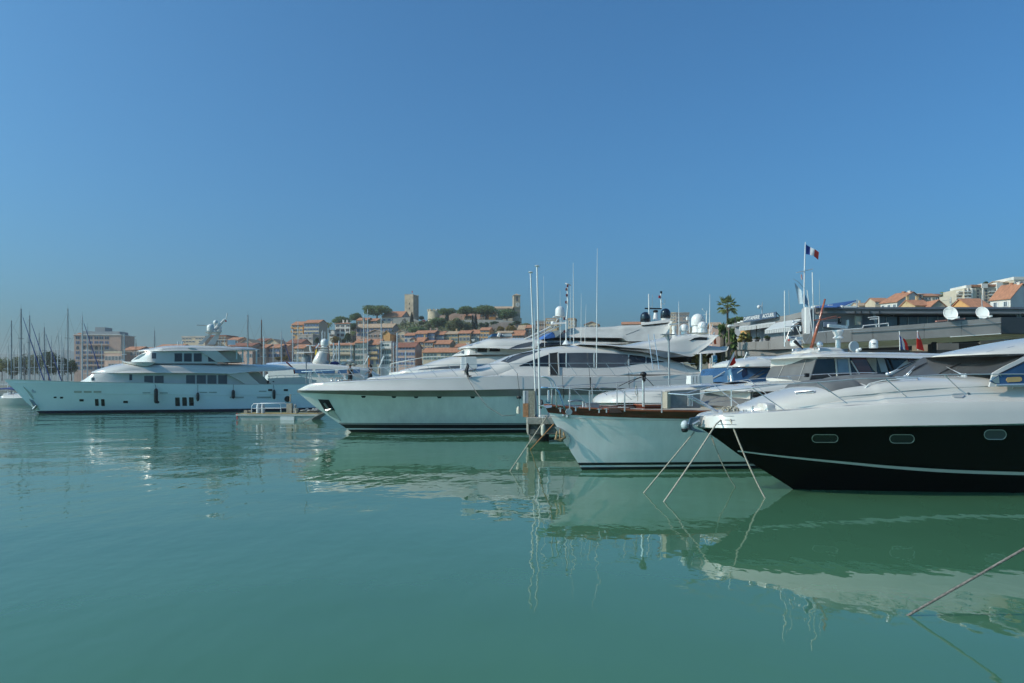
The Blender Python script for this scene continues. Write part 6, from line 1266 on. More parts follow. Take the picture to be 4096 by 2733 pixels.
for i in range(25):
    u = (i / 24) ** 1.4; x, z = h.pt(u, h.sheer); y = max(.01, h.hb(u, z, z) - .2); rows.append([(x + .25 * (i == 0), y * k, z - .085 + .04 * (1 - k * k)) for k in (-1, -.5, 0, .5, 1)])
W_.part('teak_deck', heel(mb.grid(rows)), TEAK, smooth=True)
W_.part('bow_roller', MB().sheet([W_.L(*w1(x, y), -.2) for x, y in ((50, 845), (150, 838))], [W_.L(*w1(x, y), -.25) for x, y in ((95, 870), (150, 862))], (0, .5, 0)), CHROME)
pc = W_.on(h, *w1(258, 1170), .012)
def disc(fr, surf, zf, x, y, rpx, name, mat, off=.02, n=20, k=1.15):
    return MB().plate([fr.on(surf, *zf(x + rpx * math.cos(a), y + rpx * k * math.sin(a)), off) for a in [2 * math.pi * i / n for i in range(n)]], (0, .05, 0)).build(name, mat, fr.o)
q = [W_.on(h, *w1(x, y), .02) for x, y in ((180, 1066), (215, 1068), (262, 1088), (305, 1120), (335, 1165), (342, 1200), (335, 1240), (312, 1272), (285, 1230), (258, 1185), (220, 1125))]
W_.part('anchor_plate', MB().plate(q, (0, .04, 0)), CHROME)
W_.part('anchor', MB().tube([W_.on(h, *w1(238, 1095), .12), W_.on(h, *w1(236, 1200), .14)], .035, 6).tube([W_.on(h, *w1(205, 1110), .24), W_.on(h, *w1(190, 1195), .26), W_.on(h, *w1(240, 1205), .26), W_.on(h, *w1(285, 1175), .22), W_.on(h, *w1(270, 1120), .16)], [.025, .05, .065, .05, .025], 6), RUST)
W_.part('bow_cleat_ring', MB().lathe(W_.on(h, *w1(330, 908), .05), [(.12, 0), (.12, .05), (.08, .06)], 14, 'y'), CHROME, smooth=True)
for x, y in ((272, 948), (312, 958)): W_.part('nav_stud', MB().ball(W_.on(h, *w1(x, y), .03), .05, 8), CHROME)
# deck gear
def deckbox(fr, name, zf, x0, x1, yt, yb, t, dep, mat, top=None):
    a = fr.L(*zf(x0, yb), t); b = fr.L(*zf(x1, yb), t); c = fr.L(*zf((x0 + x1) / 2, yt), t)
    o = MB().box((a.x, t, a.z - .05), (b.x, t + dep, c.z)).build(name, mat, fr.o)
    if top: MB().box((a.x - .03, t - .03, c.z + .002), (b.x + .03, t + dep + .03, c.z + .05)).build('lid', top, o)
    return o
deckbox(W_, 'deck_hatch', w1, 664, 832, 862, 885, .1, .8, MAHOG, MAHOGL); deckbox(W_, 'deck_hatch', w1, 750, 957, 880, 905, -.9, .8, MAHOG, MAHOGL); deckbox(W_, 'deck_hatch', w1, 1122, 1348, 846, 878, .4, .9, MAHOG, MAHOGL)
deckbox(W_, 'windlass_box', w1, 530, 648, 830, 892, -.4, .5, ALU, STEEL)
W_.part('windlass', MB().lathe(W_.L(*w1(480, 892), -.35), [(.06, 0), (.045, .1), (.045, .26), (.06, .30)], 12).lathe(W_.L(*w1(512, 880), -.2), [(.08, 0), (.05, .06), (.08, .2)], 12), CHROME, smooth=True)
for x, y in ((645, 890), (722, 888), (240, 880), (400, 870)): W_.part('cleat', MB().lathe(W_.L(*w1(x, y), -.9), [(.025, -.1), (.025, .04), (.045, .06)], 8).obox(W_.L(*w1(x, y - 8), -.9), .16, .03, .025), CHROME)
W_.part('bow_gear', MB().tube([W_.L(*w1(x, y), -.1) for x, y in ((230, 858), (300, 850), (380, 856), (460, 862))], [.04, .06, .05, .04], 8).tube([W_.L(*w1(x, y), .3) for x, y in ((320, 800), (400, 790), (460, 795))], .035, 6), STEEL, smooth='all')
# chrome hoops and rails
for pts, t in ((((40, 540), (80, 547), (110, 560), (135, 590), (148, 640), (150, 855)), .35), (((40, 540), (90, 545), (135, 560), (170, 595), (192, 650), (200, 862)), -.25)):
    W_.part('bow_hoop', MB().tube([W_.L(*w1(*p), t) for p in pts], .026, 8), CHROME, smooth='all')
W_.part('bow_hoop', MB().tube([W_.L(*w1(*p), -.45) for p in ((36, 655), (130, 658), (190, 662), (222, 700), (245, 770), (268, 830), (292, 890))], .03, 8), M('blue_steel_tube', (0.35, 0.48, 0.62), .2, .8), smooth='all')
nr = [(36, 655), (205, 658), (335, 668), (545, 686), (910, 692), (1300, 692)]
rail(W_, 'guard_rail', [W_.L(*w1(x, y), interp([(36, -.3), (300, -.9), (900, -1.7), (1300, -2.0)], x)) for x, y in nr], [(W_.L(*w1(x, yt), t), W_.L(*w1(x, yb), t)) for x, yt, yb, t in ((337, 668, 884, -.9), (545, 688, 893, -1.3), (912, 692, 905, -1.7), (1300, 692, 920, -2.0))], .011, .024)
fr2 = [(205, 640), (550, 622), (870, 600), (1108, 585), (1300, 578), (1560, 565)]
rail(W_, 'guard_rail', [W_.L(*w1(x, y), interp([(205, .5), (600, 1.4), (1200, 2.0)], x)) for x, y in fr2], [(W_.L(*w1(x, yt), t), W_.L(*w1(x, yb), t)) for x, yt, yb, t in ((335, 632, 850, .9), (572, 622, 830, 1.3), (832, 604, 845, 1.7), (1108, 580, 852, 2.0))], .012, .022)
for pts, t in ((((200, 655), (560, 645), (830, 660), (1110, 665)), 1.0), (((580, 615), (730, 735)), 1.4), (((385, 680), (500, 800)), .6), (((830, 650), (985, 785)), 1.6)):
    W_.tube('rail_wire', [W_.L(*w1(*p), t) for p in pts], .010)
ps = W_.tube('signal_post', [W_.L(*w1(1108, 855), -.2), W_.L(*w1(1106, 578), -.2)], .05, CHROME)
base = W_.W(W_.L(*w1(1108, 590), -.25)); m = MB()
m.ball((0, 0, .26), .115, 10, .75); m.tube([(.04, 0, .2), (.04, -.03, .08), (.05, 0, 0)], [.05, .035, .02], 6).tube([(-.04, 0, .18), (-.01, -.03, .04), (.02, 0, -.04)], [.04, .025, .015], 6)
for dx, dz in ((-.85, -.18), (.42, -.17), (-.5, -.1)): m.tube([(0, 0, .18), (dx * .5, .15, .18 + (dz - .12) * .5), (dx, .3, dz)], .013, 5)
o = m.build('rope_bundle', RUBBER, smooth='all'); o.location = base; tag(o, 'black tangled rope bundle hung on the post of the wooden-trimmed yacht, lines spreading out', 'rope')
W_.part('hanging_coil', MB().tube([W_.L(*w1(x, y), -.4) for x, y in ((1030, 630), (1020, 700), (1035, 740), (1045, 700), (1035, 640), (1050, 720), (1045, 800))], .014, 5), ROPE)
# netted seat in front of the saloon
a = W_.L(*w1(1322, 875), -1.3); b = W_.L(*w1(1385, 872), -1.3); c = W_.L(*w1(1350, 700), -1.3)
base = W_.W(((a.x + b.x) / 2, -1.3, a.z))
W_.part('seat_end', MB().box((a.x + .1, -1.35, a.z), (b.x, -.95, c.z)), MESHC)
a = W_.L(*w1(1392, 872), -1.3); b = W_.L(*w1(1705, 872), -1.3); c = W_.L(*w1(1500, 690), -1.3)
W_.part('net_cover', MB().hexa([(a.x, -1.3, a.z), (b.x, -1.3, a.z), (b.x, -.8, a.z), (a.x, -.8, a.z), (a.x, -1.25, c.z), (b.x, -1.25, c.z + .05), (b.x, -.85, c.z + .05), (a.x, -.85, c.z)]), M('grey_mesh_cover', (0.24, 0.235, 0.22), .9, var=.12, scale=8))
for x in (1575, 1590, 1605, 1620): W_.tube('net_bar', [W_.L(*w1(x, 740), -1.36), W_.L(*w1(x, 850), -1.36)], .014, PLASW)
# lower saloon with grey canvas and white brow
zs = W_.L(*w4(880, 715), -1.6).z; zd = W_.L(*w4(840, 945), -1.6).z - .1
sa = Shell([(5.70, zd, zs, 1.62, 1.55), (9, zd, zs + .05, 1.75, 1.65), (16, zd, zs + .05, 1.75, 1.65)], .04, 5)
W_.part('saloon', sa.body(20), GEL, smooth=True)
W_.part('canvas_cover', MB().plate([W_.L(*w4(x, y), t) + Vector((-.05, 0, 0)) for x, y, t in ((172, 905, 1.6), (278, 672, 1.5), (880, 712, -1.55), (842, 945, -1.62))], (.04, 0, 0)), CANVAS)
W_.part('canvas_seam', MB().tube([W_.L(*w4(x, y), t) + Vector((-.06, 0, 0)) for x, y, t in ((400, 682, 1.0), (330, 915, 1.0))], .008, 4).tube([W_.L(*w4(x, y), t) + Vector((-.06, 0, 0)) for x, y, t in ((640, 697, -.4), (590, 925, -.4))], .008, 4), CANVASL)
W_.pane('saloon_window', sa, [w4(900, 712), w4(1300, 706)], [w4(875, 800), w4(1300, 830)], GLASS, .03, .05)
W_.part('canvas_patch', MB().plate([W_.L(*w4(x, y), t) + Vector((-.10, 0, 0)) for x, y, t in ((245, 862, 1.3), (395, 848, .7), (355, 940, .7), (238, 905, 1.3))], (.03, 0, 0)), NAVY)
bw = Shell([(5.35, zs - .02, zs + .03, 1.35, 1.1), (5.6, zs - .03, zs + .12, 1.75, 1.4), (6.4, zs - .02, zs + .24, 1.95, 1.55), (8, zs, zs + .36, 2.0, 1.6), (10, zs, zs + .40, 2.0, 1.6), (16, zs, zs + .40, 2.0, 1.6)], .26, 2.4)
W_.part('coachroof', bw.body(36), GEL, smooth=True)
for pts in (((700, 588), (800, 600), (880, 625)), ((760, 640), (900, 632), (1100, 618))): W_.part('roof_moulding', MB().tube([W_.on_top(bw, *w4(*p), .01) for p in pts], .022, 5), GEL)
# wheelhouse
zr = W_.L(*w4(1735, 300), -1.45).z; zw = zs + .30
cn = [W_.L(*w4(x, y), t) for x, y, t in ((1062, 535, 1.35), (1203, 262, 1.4), (1735, 298, -1.45), (1640, 600, -1.5))]
wh = Shell([(cn[2].x + .06, zw, zr + .1, 1.5, 1.42), (12, zw, zr + .12, 1.52, 1.45), (16, zw, zr + .12, 1.52, 1.45)], .03, 6)
WH = W_.part('wheelhouse', wh.body(20), GEL, smooth=True)
W_.part('canvas_cover', MB().plate([p + Vector((-.03, 0, 0)) for p in cn], (.05, 0, 0)), CANVAS)
for q in (.30, .78): W_.part('canvas_seam', MB().tube([cn[1].lerp(cn[2], q) + Vector((-.05, 0, 0)), cn[0].lerp(cn[3], q) + Vector((-.05, 0, 0))], .008, 4), CANVASL)
W_.part('front_sill', MB().plate([cn[0] + Vector((-.02, 0, -.12)), cn[0] + Vector((-.02, 0, .01)), cn[3] + Vector((-.02, 0, .01)), cn[3] + Vector((-.02, 0, -.3))], (.2, 0, 0)), GEL)
W_.pane('window', wh, [w4(1742, 290), w4(1985, 285)], [w4(1650, 600), w4(1998, 560)], GLASS, .03, .05, parent=WH)
W_.pane('window', wh, [w4(2012, 290), w4(2155, 290)], [w4(2025, 470), w4(2172, 475)], M('pale_blue_pane', (0.22, 0.30, 0.36), .12, var=.1), .03, .05, parent=WH)
W_.pane('window', wh, [w4(2012, 480), w4(2175, 482)], [w4(2020, 560), w4(2190, 555)], GLASS, .03, .05, parent=WH)
for xt, xb in ((1990, 2018), (2165, 2205)): W_.part('mullion', MB().sheet([W_.on(wh, *w4(xt - 5, 270), .07), W_.on(wh, *w4(xt + 7, 270), .07)], [W_.on(wh, *w4(xb - 5, 560), .07), W_.on(wh, *w4(xb + 7, 560), .07)], (0, .06, 0)), GEL)
W_.pane('window', wh, [w5(160, 415), w5(900, 418)], [w5(180, 680), w5(640, 640)], GLASS, .03, .05, parent=WH)
W_.pane('mahogany_seat', wh, [w5(172, 418), w5(358, 418)], [w5(300, 645), w5(445, 615)], MAHOG, .05, .05, parent=WH)
W_.pane('light_panel', wh, [w5(362, 420), w5(490, 420)], [w5(445, 560), w5(495, 600)], MESHC, .045, .05, parent=WH)
W_.pane('light_panel', wh, [w5(500, 420), w5(590, 420)], [w5(555, 595), w5(640, 590)], M('pale_panel', (0.34, 0.36, 0.34), .5), .045, .05, parent=WH)
W_.pane('mahogany_trim', wh, [w5(880, 418), w5(1040, 418)], [w5(910, 468), w5(930, 468)], MAHOG, .05, .05, parent=WH)
for xa, ya, xb, yb in ((590, 420, 660, 585), (650, 430, 705, 560)): W_.part('mullion', MB().sheet([W_.on(wh, *w5(xa, ya), .06), W_.on(wh, *w5(xa + 16, ya), .06)], [W_.on(wh, *w5(xb, yb), .06), W_.on(wh, *w5(xb + 14, yb), .06)], (0, .04, 0)), DARK)
W_.part('interior_post', MB().sheet([W_.on(wh, *w5(165, 450), .06), W_.on(wh, *w5(180, 450), .06)], [W_.on(wh, *w5(285, 645), .06), W_.on(wh, *w5(300, 645), .06)], (0, .04, 0)), GEL)
zq = W_.L(*w4(1900, 264), -1.7).z
rfW = Shell([(8.25, zq, zq + .03, 1.1, .9), (8.4, zq, zq + .12, 1.5, 1.2), (8.8, zq, zq + .20, 1.72, 1.4), (10, zq, zq + .26, 1.8, 1.5), (13, zq - .02, zq + .26, 1.8, 1.5), (16.5, zq - .05, zq + .2, 1.75, 1.45)], .17, 2.6)
ROOFW = W_.part('roof', rfW.body(36), GEL, smooth=True)
vz = zq + .2
W_.part('roof_visor', Shell([(8.75, vz, vz + .04, .5, .35), (8.95, vz, vz + .16, .8, .6), (9.5, vz, vz + .24, .9, .7), (10.2, vz, vz + .24, .9, .7), (10.5, vz, vz + .1, .8, .6)], .14, 2.4).body(18), GEL, smooth=True)
# roof gear
def wz(zf, x, y, t=0.0): return W_.L(*zf(x, y), t)
W_.part('radar_scanner', MB().obox(wz(w2, 1038, 1262), 1.72 * .36, .08, .10, Matrix.Rotation(.05, 3, 'Y')), PLASW)
W_.part('red_lamp', MB().ball(wz(w2, 958, 1290), .035, 8), RED)
def text(fr, name, body, p, size, mat, parent, rx=90, rz=0.0, sx=1.0, ry=0.0):
    cu = bpy.data.curves.new(name, 'FONT'); cu.body = body; cu.size = size; cu.align_x = 'CENTER'; cu.align_y = 'CENTER'; cu.extrude = .004; cu.space_character = 1.05
    t = bpy.data.objects.new(name, cu); COL.objects.link(t)
    dg = bpy.context.evaluated_depsgraph_get(); me = bpy.data.meshes.new_from_object(t.evaluated_get(dg)); bpy.data.objects.remove(t)
    o = bpy.data.objects.new(name, me); COL.objects.link(o); me.materials.clear(); me.materials.append(mat)
    o.parent = parent; o.location = p; o.rotation_euler = (math.radians(rx), ry, rz); o.scale = (sx, 1, 1); return o
text(W_, 'lettering', 'FURUNO', wz(w2, 1012, 1257) + Vector((0, -.047, 0)), .065, BLUEF, W_.o)
W_.part('radar_base', MB().lathe(wz(w2, 1045, 1365), [(.20, 0), (.22, .1), (.19, .2), (.09, .25), (.07, .34)], 12), PLASW, smooth=True)
W_.part('deck_speaker', MB().tube([wz(w2, 1030, 1300, -.3), wz(w2, 1080, 1350, -.3), wz(w2, 1130, 1395, -.3)], [.07, .05, .03], 8), RUBBER)
W_.part('chrome_horns', MB().tube([wz(w2, 1000, 1425, -.8), wz(w2, 1060, 1400, -.8), wz(w2, 1110, 1395, -.8)], .03, 8).ball(wz(w2, 1010, 1412, -.8), .05, 8), CHROME, smooth='all')
for xa, ya, xb, yb, r_, t in ((905, 1370, 905, 670, .055, -.8), (1270, 1250, 1253, 440, .06, .3), (1262, 1250, 1187, 660, .045, .3), (965, 965, 957, 665, .03, .9), (1345, 880, 1342, 540, .03, .9), (1155, 1330, 1050, 1120, .04, .1), (870, 1200, 905, 1350, .02, -.6), (960, 1180, 905, 1330, .02, -.6)):
    W_.tube('mast_pole', [wz(w2, xa, ya, t), wz(w2, xb, yb, t)], r_ * .38, WHITEP if r_ > .035 else STEEL)
for xa, ya, xb, yb in ((905, 1120, 1100, 1105), (1000, 1060, 1120, 1050)): W_.tube('crossarm', [wz(w2, xa, ya, -.2), wz(w2, xb, yb, -.2)], .018, WHITEP)
W_.part('anemometer', MB().ball(wz(w2, 1015, 1060, -.2), .045, 8).ball(wz(w2, 1000, 1148, -.2), .055, 8).tube([wz(w2, 1012, 1180, -.2), wz(w2, 1015, 1040, -.2)], .018, 6), CHROME, smooth='all')
W_.part('lamp', MB().lathe(wz(w2, 1105, 1180, .2), [(.03, 0), (.045, .05), (.045, .17), (.02, .2)], 10), PLASW, smooth=True)
wm = W_.part('wooden_mast', MB().tube([wz(w2, 1240, 1392, -.2), wz(w2, 1318, 1110, -.2), wz(w2, 1340, 1050, -.2), wz(w2, 1362, 960, -.2), wz(w2, 1412, 775, -.2)], [.068, .056, .042, .045, .036], 10), MAHOGL, smooth='all')
for pts in (((1345, 1035), (1440, 1010), (1552, 988)), ((1345, 1042), (1470, 1020), (1605, 1002)), ((1270, 1040), (1345, 1030))): MB().tube([wz(w2, *p, -.35) for p in pts], .022, 6).build('spreader', MAHOGL, wm)
for a, b in (((1345, 1045), (1470, 1390)), ((1335, 1045), (1160, 1330)), ((1600, 1002), (1605, 1055))): MB().tube([wz(w2, *a, -.3), wz(w2, *b, -.3)], .006, 4).build('stay', STEEL, wm)
for x in (1290, 1310, 1330): MB().tube([wz(w2, x, 1030, -.2), wz(w2, x, 970, -.2)], .012, 5).build('lamp_stem', STEEL, wm)
W_.part('searchlight', MB().ball(wz(w2, 1345, 1345, -.7), .12, 12).lathe(wz(w2, 1340, 1430, -.7), [(.06, 0), (.035, .06), (.035, .2)], 8), CHROME, smooth='all')
W_.part('roof_tray', MB().hexa([wz(w2, 1275, 1425, -.6), wz(w2, 1480, 1425, -.6), wz(w2, 1480, 1425, .2), wz(w2, 1275, 1425, .2), wz(w2, 1275, 1378, -.6), wz(w2, 1480, 1402, -.6), wz(w2, 1480, 1402, .2), wz(w2, 1275, 1378, .2)]), GEL)
W_.part('radar_column', MB().lathe(wz(w2, 1575, 1440, -.1), [(.095, 0), (.095, .50), (.19, .53), (.20, .56), (.12, .62), (.21, .80), (.19, .85)], 14), PLASW, smooth=True)
W_.part('open_array', MB().obox(wz(w2, 1570, 1118, -.1), .86, .12, .12, Matrix.Rotation(.06, 3, 'Y')), PLASW)
W_.part('grey_disc', MB().lathe(wz(w2, 1782, 1368, -.5), [(.205, 0), (.205, .08), (.17, .11)], 20, 'y'), M('pale_grey_disc', (0.42, 0.45, 0.45), .5), smooth=True)
W_.part('horn_pair', MB().ball(wz(w2, 1820, 1420, -1.0), .07, 10).ball(wz(w2, 1850, 1405, -1.0), .065, 10), PLASW, smooth='all')
dome_thing(W_, wz(w3, 318, 1160, -.3), .165, .19)
for i in range(3): W_.part('dome_mark', MB().obox(wz(w3, 276 + 12 * i, 1098, -.3) + Vector((0, -.135 - .01 * i, 0)), .022, .03, .035), STEEL)
for x, yt, nm in ((668, 930, 'fr'), (912, 920, 'red')):
    W_.tube('flagstaff', [wz(w3, x + 5, 1188, .5), wz(w3, x, yt, .5)], .016, WHITEP)
    if nm == 'fr':
        for (xa, xb, xc, xd), m in (((672, 700, 700, 722), BLUEF), ((690, 722, 718, 755), WHITEF), ((704, 755, 752, 800), REDF)):
            W_.part('flag_stripe', MB().sheet([wz(w3, x_, y_, .45) for x_, y_ in ((xa, 985 + (xa - 672)), (xb - 8, 1090), (xb, 1170))], [wz(w3, x_, y_, .45) for x_, y_ in ((xb - 12, 1010 + (xa - 672) * .9), (xd - 22, 1100), (xd - 8, 1186))], (0, .03, 0)), m)
    else:
        W_.part('flag_stripe', MB().sheet([wz(w3, x_, y_, .45) for x_, y_ in ((914, 945), (905, 1060), (905, 1165))], [wz(w3, x_, y_, .45) for x_, y_ in ((922, 950), (975, 1085), (1003, 1195))], (0, .03, 0)), REDF)
        W_.part('flag_canton', MB().sheet([wz(w3, x_, y_, .42) for x_, y_ in ((914, 950), (910, 1020))], [wz(w3, x_, y_, .42) for x_, y_ in ((920, 952), (946, 1040))], (0, .02, 0)), WHITEF)
# ------------------------------------------------------------------ black-hulled yacht in front
B_ = Frame('sport_cruiser', 'black-hulled sport cruiser with white topsides and a wrapped grey windscreen, nearest boat', 'yacht', *P(3174, 1957, 21.2)[:2], 7)
tip = B_.L(2795, 1708, 0)
st = [(-.5, .6), (0, 0)] + [(B_.L(*w6(x, y), 0).z, B_.L(*w6(x, y), 0).x) for x, y in ((1290, 1010), (1080, 880), (880, 755), (560, 520), (430, 435))] + [(tip.z, tip.x)]
sh = [(tip.x, tip.z)]
for x, y, t in ((3000, 1712, -1.25), (3200, 1711, -1.75), (3500, 1706, -2.2), (3800, 1701, -2.4), (4096, 1694, -2.45)):
    p = B_.L(x, y, t); sh.append((p.x, p.z))
sh.append((20, sh[-1][1] + .15))
h = Hull(19, 5.0, st, sh, pw=1.15, ps=2.4, wl=.72, zb=-.5, full=.52); HB = h
B_.part('hull', h.body(.0, 12, 56), BLACKH, smooth=True)
B_.part('rub_rail', h.strip(lambda x: h.sheer(x) - .05, lambda x: h.sheer(x) + .015, 2, 56, .035, thick=.06), STEEL, smooth=True)
sl = [(B_.on(h, *q).x, B_.on(h, *q).z) for q in (w6(842, 687), w6(1490, 766), w6(2350, 852), w7(800, 797), w7(1600, 848), w7(2350, 872))]
sf = pchip(sl); x0 = sl[0][0]
mb = MB(); R = [[], []]
for i in range(60):
    x = x0 + (18.9 - x0) * i / 59; z = sf(x); wd = .018 + .028 * min(1, (x - x0) / 5)
    for k, zz in ((0, z - wd), (1, z + wd)): R[k].append((x, -h.y_at(x, zz) - .014, zz))
mb.grid(R); B_.part('white_stripe', mb, GEL)
def oblong(fr, surf, x0, y0, x1, y1, n=8):
    r = (y1 - y0) / 2; pts = []
    for cx_, s in ((x1 - r * 1.05, 1), (x0 + r * 1.05, -1)):
        for k in range(n + 1):
            a = -math.pi / 2 + math.pi * k / n if s == 1 else math.pi / 2 + math.pi * k / n
            pts.append((cx_ + r * 1.05 * math.cos(a), (y0 + y1) / 2 + r * math.sin(a)))
    return pts
for i, (x0_, y0_, x1_, y1_) in enumerate(((3248, 1739, 3352, 1770), (3559, 1739, 3657, 1773), (3937, 1720, 4025, 1758))):
    pts = oblong(B_, h, x0_, y0_, x1_, y1_); q = [B_.on(h, *p, .02) for p in pts]
    po = B_.part('porthole', MB().plate([B_.on(h, *p, .012) for p in pts], (0, .05, 0)), GLASS if i < 2 else GLASSG)
    MB().tube(q + [q[0], q[1]], .011, 6).build('porthole_rim', CHROME, po, 'all'[:0] or True)
# white deck moulding above the hull
rows = [(2797, 1703, 1709, .05, .03), (2812, 1682, 1710, .28, .2), (2834, 1663, 1711, .55, .45), (2900, 1655, 1712, 1.0, .85), (3000, 1648, 1712, 1.35, 1.2), (3137, 1640, 1711, 1.7, 1.52), (3396, 1620, 1707, 2.12, 1.95), (3645, 1605, 1703, 2.35, 2.18), (3900, 1599, 1699, 2.45, 2.28), (4093, 1597, 1694, 2.48, 2.3), (4500, 1590, 1690, 2.48, 2.3), (5200, 1590, 1700, 2.4, 2.2)]
dk = px_shell(B_, rows, .30, 3.2, rf=lambda x: .07); DKB = dk
B_.part('deck_moulding', dk.body(60), GEL, smooth=True)
B_.part('shadow_line', MB().tube([B_.on(dk, x, y, .005) for x, y in ((2850, 1664), (2930, 1656), (3137, 1643), (3396, 1622.5), (3645, 1607.5))], .008, 4), STEEL)  # grey tube drawn in place of the shadow below the deck edge
# raised foredeck with the sunpad, running up to the windscreen
tr = [(*w4(672, 958), w4(0, 985)[1], .35, .25), (*w4(720, 925), w4(0, 985)[1], .75, .55), (*w4(850, 882), w4(0, 980)[1], 1.1, .85), (*w4(1100, 785), w4(0, 970)[1], 1.5, 1.2), (*w4(1500, 668), w4(0, 955)[1], 1.85, 1.5), (*w4(1750, 622), w4(0, 950)[1], 1.95, 1.6), (*w4(2050, 585), w4(0, 930)[1], 2.05, 1.68), (*w5(100, 690), w5(0, 1010)[1], 2.1, 1.72), (*w5(640, 652), w5(0, 1000)[1], 2.18, 1.8), (*w5(1000, 645), w5(0, 990)[1], 2.2, 1.86), (*w5(1500, 640), w5(0, 985)[1], 2.22, 1.9), (*w5(1950, 612), w5(0, 985)[1], 2.22, 1.92), (*w5(2400, 600), w5(0, 985)[1], 2.22, 1.92), (*w5(3600, 600), w5(0, 985)[1], 2.2, 1.9)]
st = []
for px, pt, pb, wb, wt in tr:
    a = B_.L(px, pt, 0); b = B_.L(px, pb, -wb); st.append((a.x, min(b.z, a.z - .02), a.z, wb, wt))
tk = Shell(st, .42, 2.6); TKB = tk
B_.part('raised_foredeck', tk.body(60), GEL, smooth=True)
B_.part('side_crease', MB().tube([B_.on(tk, *w5(x, y), .0) for x, y in ((20, 905), (700, 840), (1200, 800), (1900, 770))], .012, 4), GEL)
# windscreen and roof
top = [(1080, 408, 1.35), (1400, 405, .75), (1750, 402, .05), (2080, 396, -.75), (2340, 380, -1.5)]
bot = [(650, 650, 1.6), (850, 690, 1.15), (1250, 668, .3), (1600, 642, -.75), (1965, 612, -1.9)]
def wspt(x, y, bulge=0.0):              # a point of the wrapped windscreen
    def sol(rows, xx):
        return interp([(r[0], r[2]) for r in rows], xx), interp([(r[0], r[1]) for r in rows], xx)
    v = .5
    for _ in range(8):
        xt, xb_ = None, None
        u = .5
        for _ in range(12):
            k = u * 4; i = min(3, int(k)); f = k - i
            A = [lerp(top[i][j], top[i + 1][j], f) for j in range(3)]; Bq = [lerp(bot[i][j], bot[i + 1][j], f) for j in range(3)]
            xx = lerp(A[0], Bq[0], v); u = min(1, max(0, u + (x - xx) / 1300))
        v = min(1, max(0, (y - A[1]) / (Bq[1] - A[1])))
    t = lerp(A[2], Bq[2], v); p = B_.L(*w5(x, y), t); p.x -= bulge * 1.0; return p
R = []
for j in range(9):
    v = j / 8; row = []
    for i in range(17):
        k = i / 4; q = min(3, int(k)); f = k - q
        A = [lerp(top[q][m_], top[q + 1][m_], f) for m_ in range(3)]; Bq = [lerp(bot[q][m_], bot[q + 1][m_], f) for m_ in range(3)]
        row.append(B_.L(*w5(lerp(A[0], Bq[0], v), lerp(A[1], Bq[1], v)), lerp(A[2], Bq[2], v)))
    R.append(row)
m = MB().grid(R); m.grid([[p + Vector((.04, 0, 0)) for p in r] for r in R]); m.build('windscreen', GLASSG, B_.o, 'all')
zt0 = B_.L(*w5(1080, 408), 1.35).z
rr = Shell([(4.88, zt0 - .02, zt0 + .03, 1.0, .8), (5.15, zt0 - .02, zt0 + .12, 1.45, 1.15), (5.7, zt0 - .01, zt0 + .24, 1.62, 1.3), (6.6, zt0, zt0 + .42, 1.72, 1.4), (7.6, zt0 + .02, zt0 + .56, 1.78, 1.42), (9.2, zt0 + .05, zt0 + .64, 1.8, 1.45), (13, zt0 + .05, zt0 + .6, 1.78, 1.4)], .5, 2.3)
B_.part('hardtop', rr.body(40), GEL, smooth=True)
for pts in (((1440, 350), (1510, 322), (1980, 318), (1880, 345)), ((1700, 295), (1790, 285), (2230, 270), (2140, 290))): B_.part('roof_recess', MB().plate([B_.on_top(rr, *w5(*p), .008) for p in pts], (0, 0, -.03)), M('pale_roof_glass', (0.35, 0.40, 0.46), .1, var=.05))
for x, y in ((1825, 393), (1970, 370)): B_.part('roof_light', MB().ball(B_.on_top(rr, *w5(x, y), .01), .03, 8), CHROME)
cs = px_shell(B_, [(*w5(1925, 640), w5(0, 760)[1], 2.12, 2.06), (*w5(2100, 520), w5(0, 770)[1], 2.13, 2.0), (*w5(2350, 400), w5(0, 775)[1], 2.14, 1.9), (*w5(2800, 300), w5(0, 780)[1], 2.15, 1.8), (*w5(3600, 280), w5(0, 780)[1], 2.15, 1.8)], .02, 5)
side = [(1960, 606), (2030, 566), (2100, 526), (2230, 464), (2350, 404), (2600, 330), (3000, 300), (3500, 295)]
q = B_.pane('side_screen', cs, [w5(*p) for p in side], [w5(x, 778) for x in (1915, 2000, 2090, 2230, 2350, 2600, 3000, 3500)], GEL, 0, .05)
q = dup(q, B_.o); q.scale = (1, -1, 1)
B_.pane('a_pillar_seal', cs, [w5(2040, 612), w5(2180, 545), w5(2350, 462), w5(2600, 360)], [w5(2048, 622), w5(2185, 556), w5(2350, 478), w5(2600, 378)], GLASS, .03, .04)
B_.pane('window', cs, [w5(1925, 708), w5(2040, 628), w5(2200, 552), w5(2360, 478), w5(2600, 380)], [w5(1935, 716), w5(2012, 748), w5(2200, 744), w5(2360, 738), w5(2600, 735)], GLASSB, .02, .04)
B_.pane('window_pane', cs, [w5(1950, 700), w5(2035, 645)], [w5(1990, 735), w5(2042, 738)], M('greenish_pane', (0.20, 0.25, 0.24), .1), .035, .04)
B_.pane('interior_cushion', cs, [w5(2128, 690), w5(2145, 662), w5(2300, 652), w5(2325, 668)], [w5(2130, 700), w5(2150, 722), w5(2300, 716), w5(2325, 700)], M('tan_cushion', (0.45, 0.30, 0.12), .7), .035, .04)
B_.pane('window_sill', cs, [w5(2005, 746), w5(2350, 738)], [w5(2012, 764), w5(2350, 758)], CHROME, .04, .05)
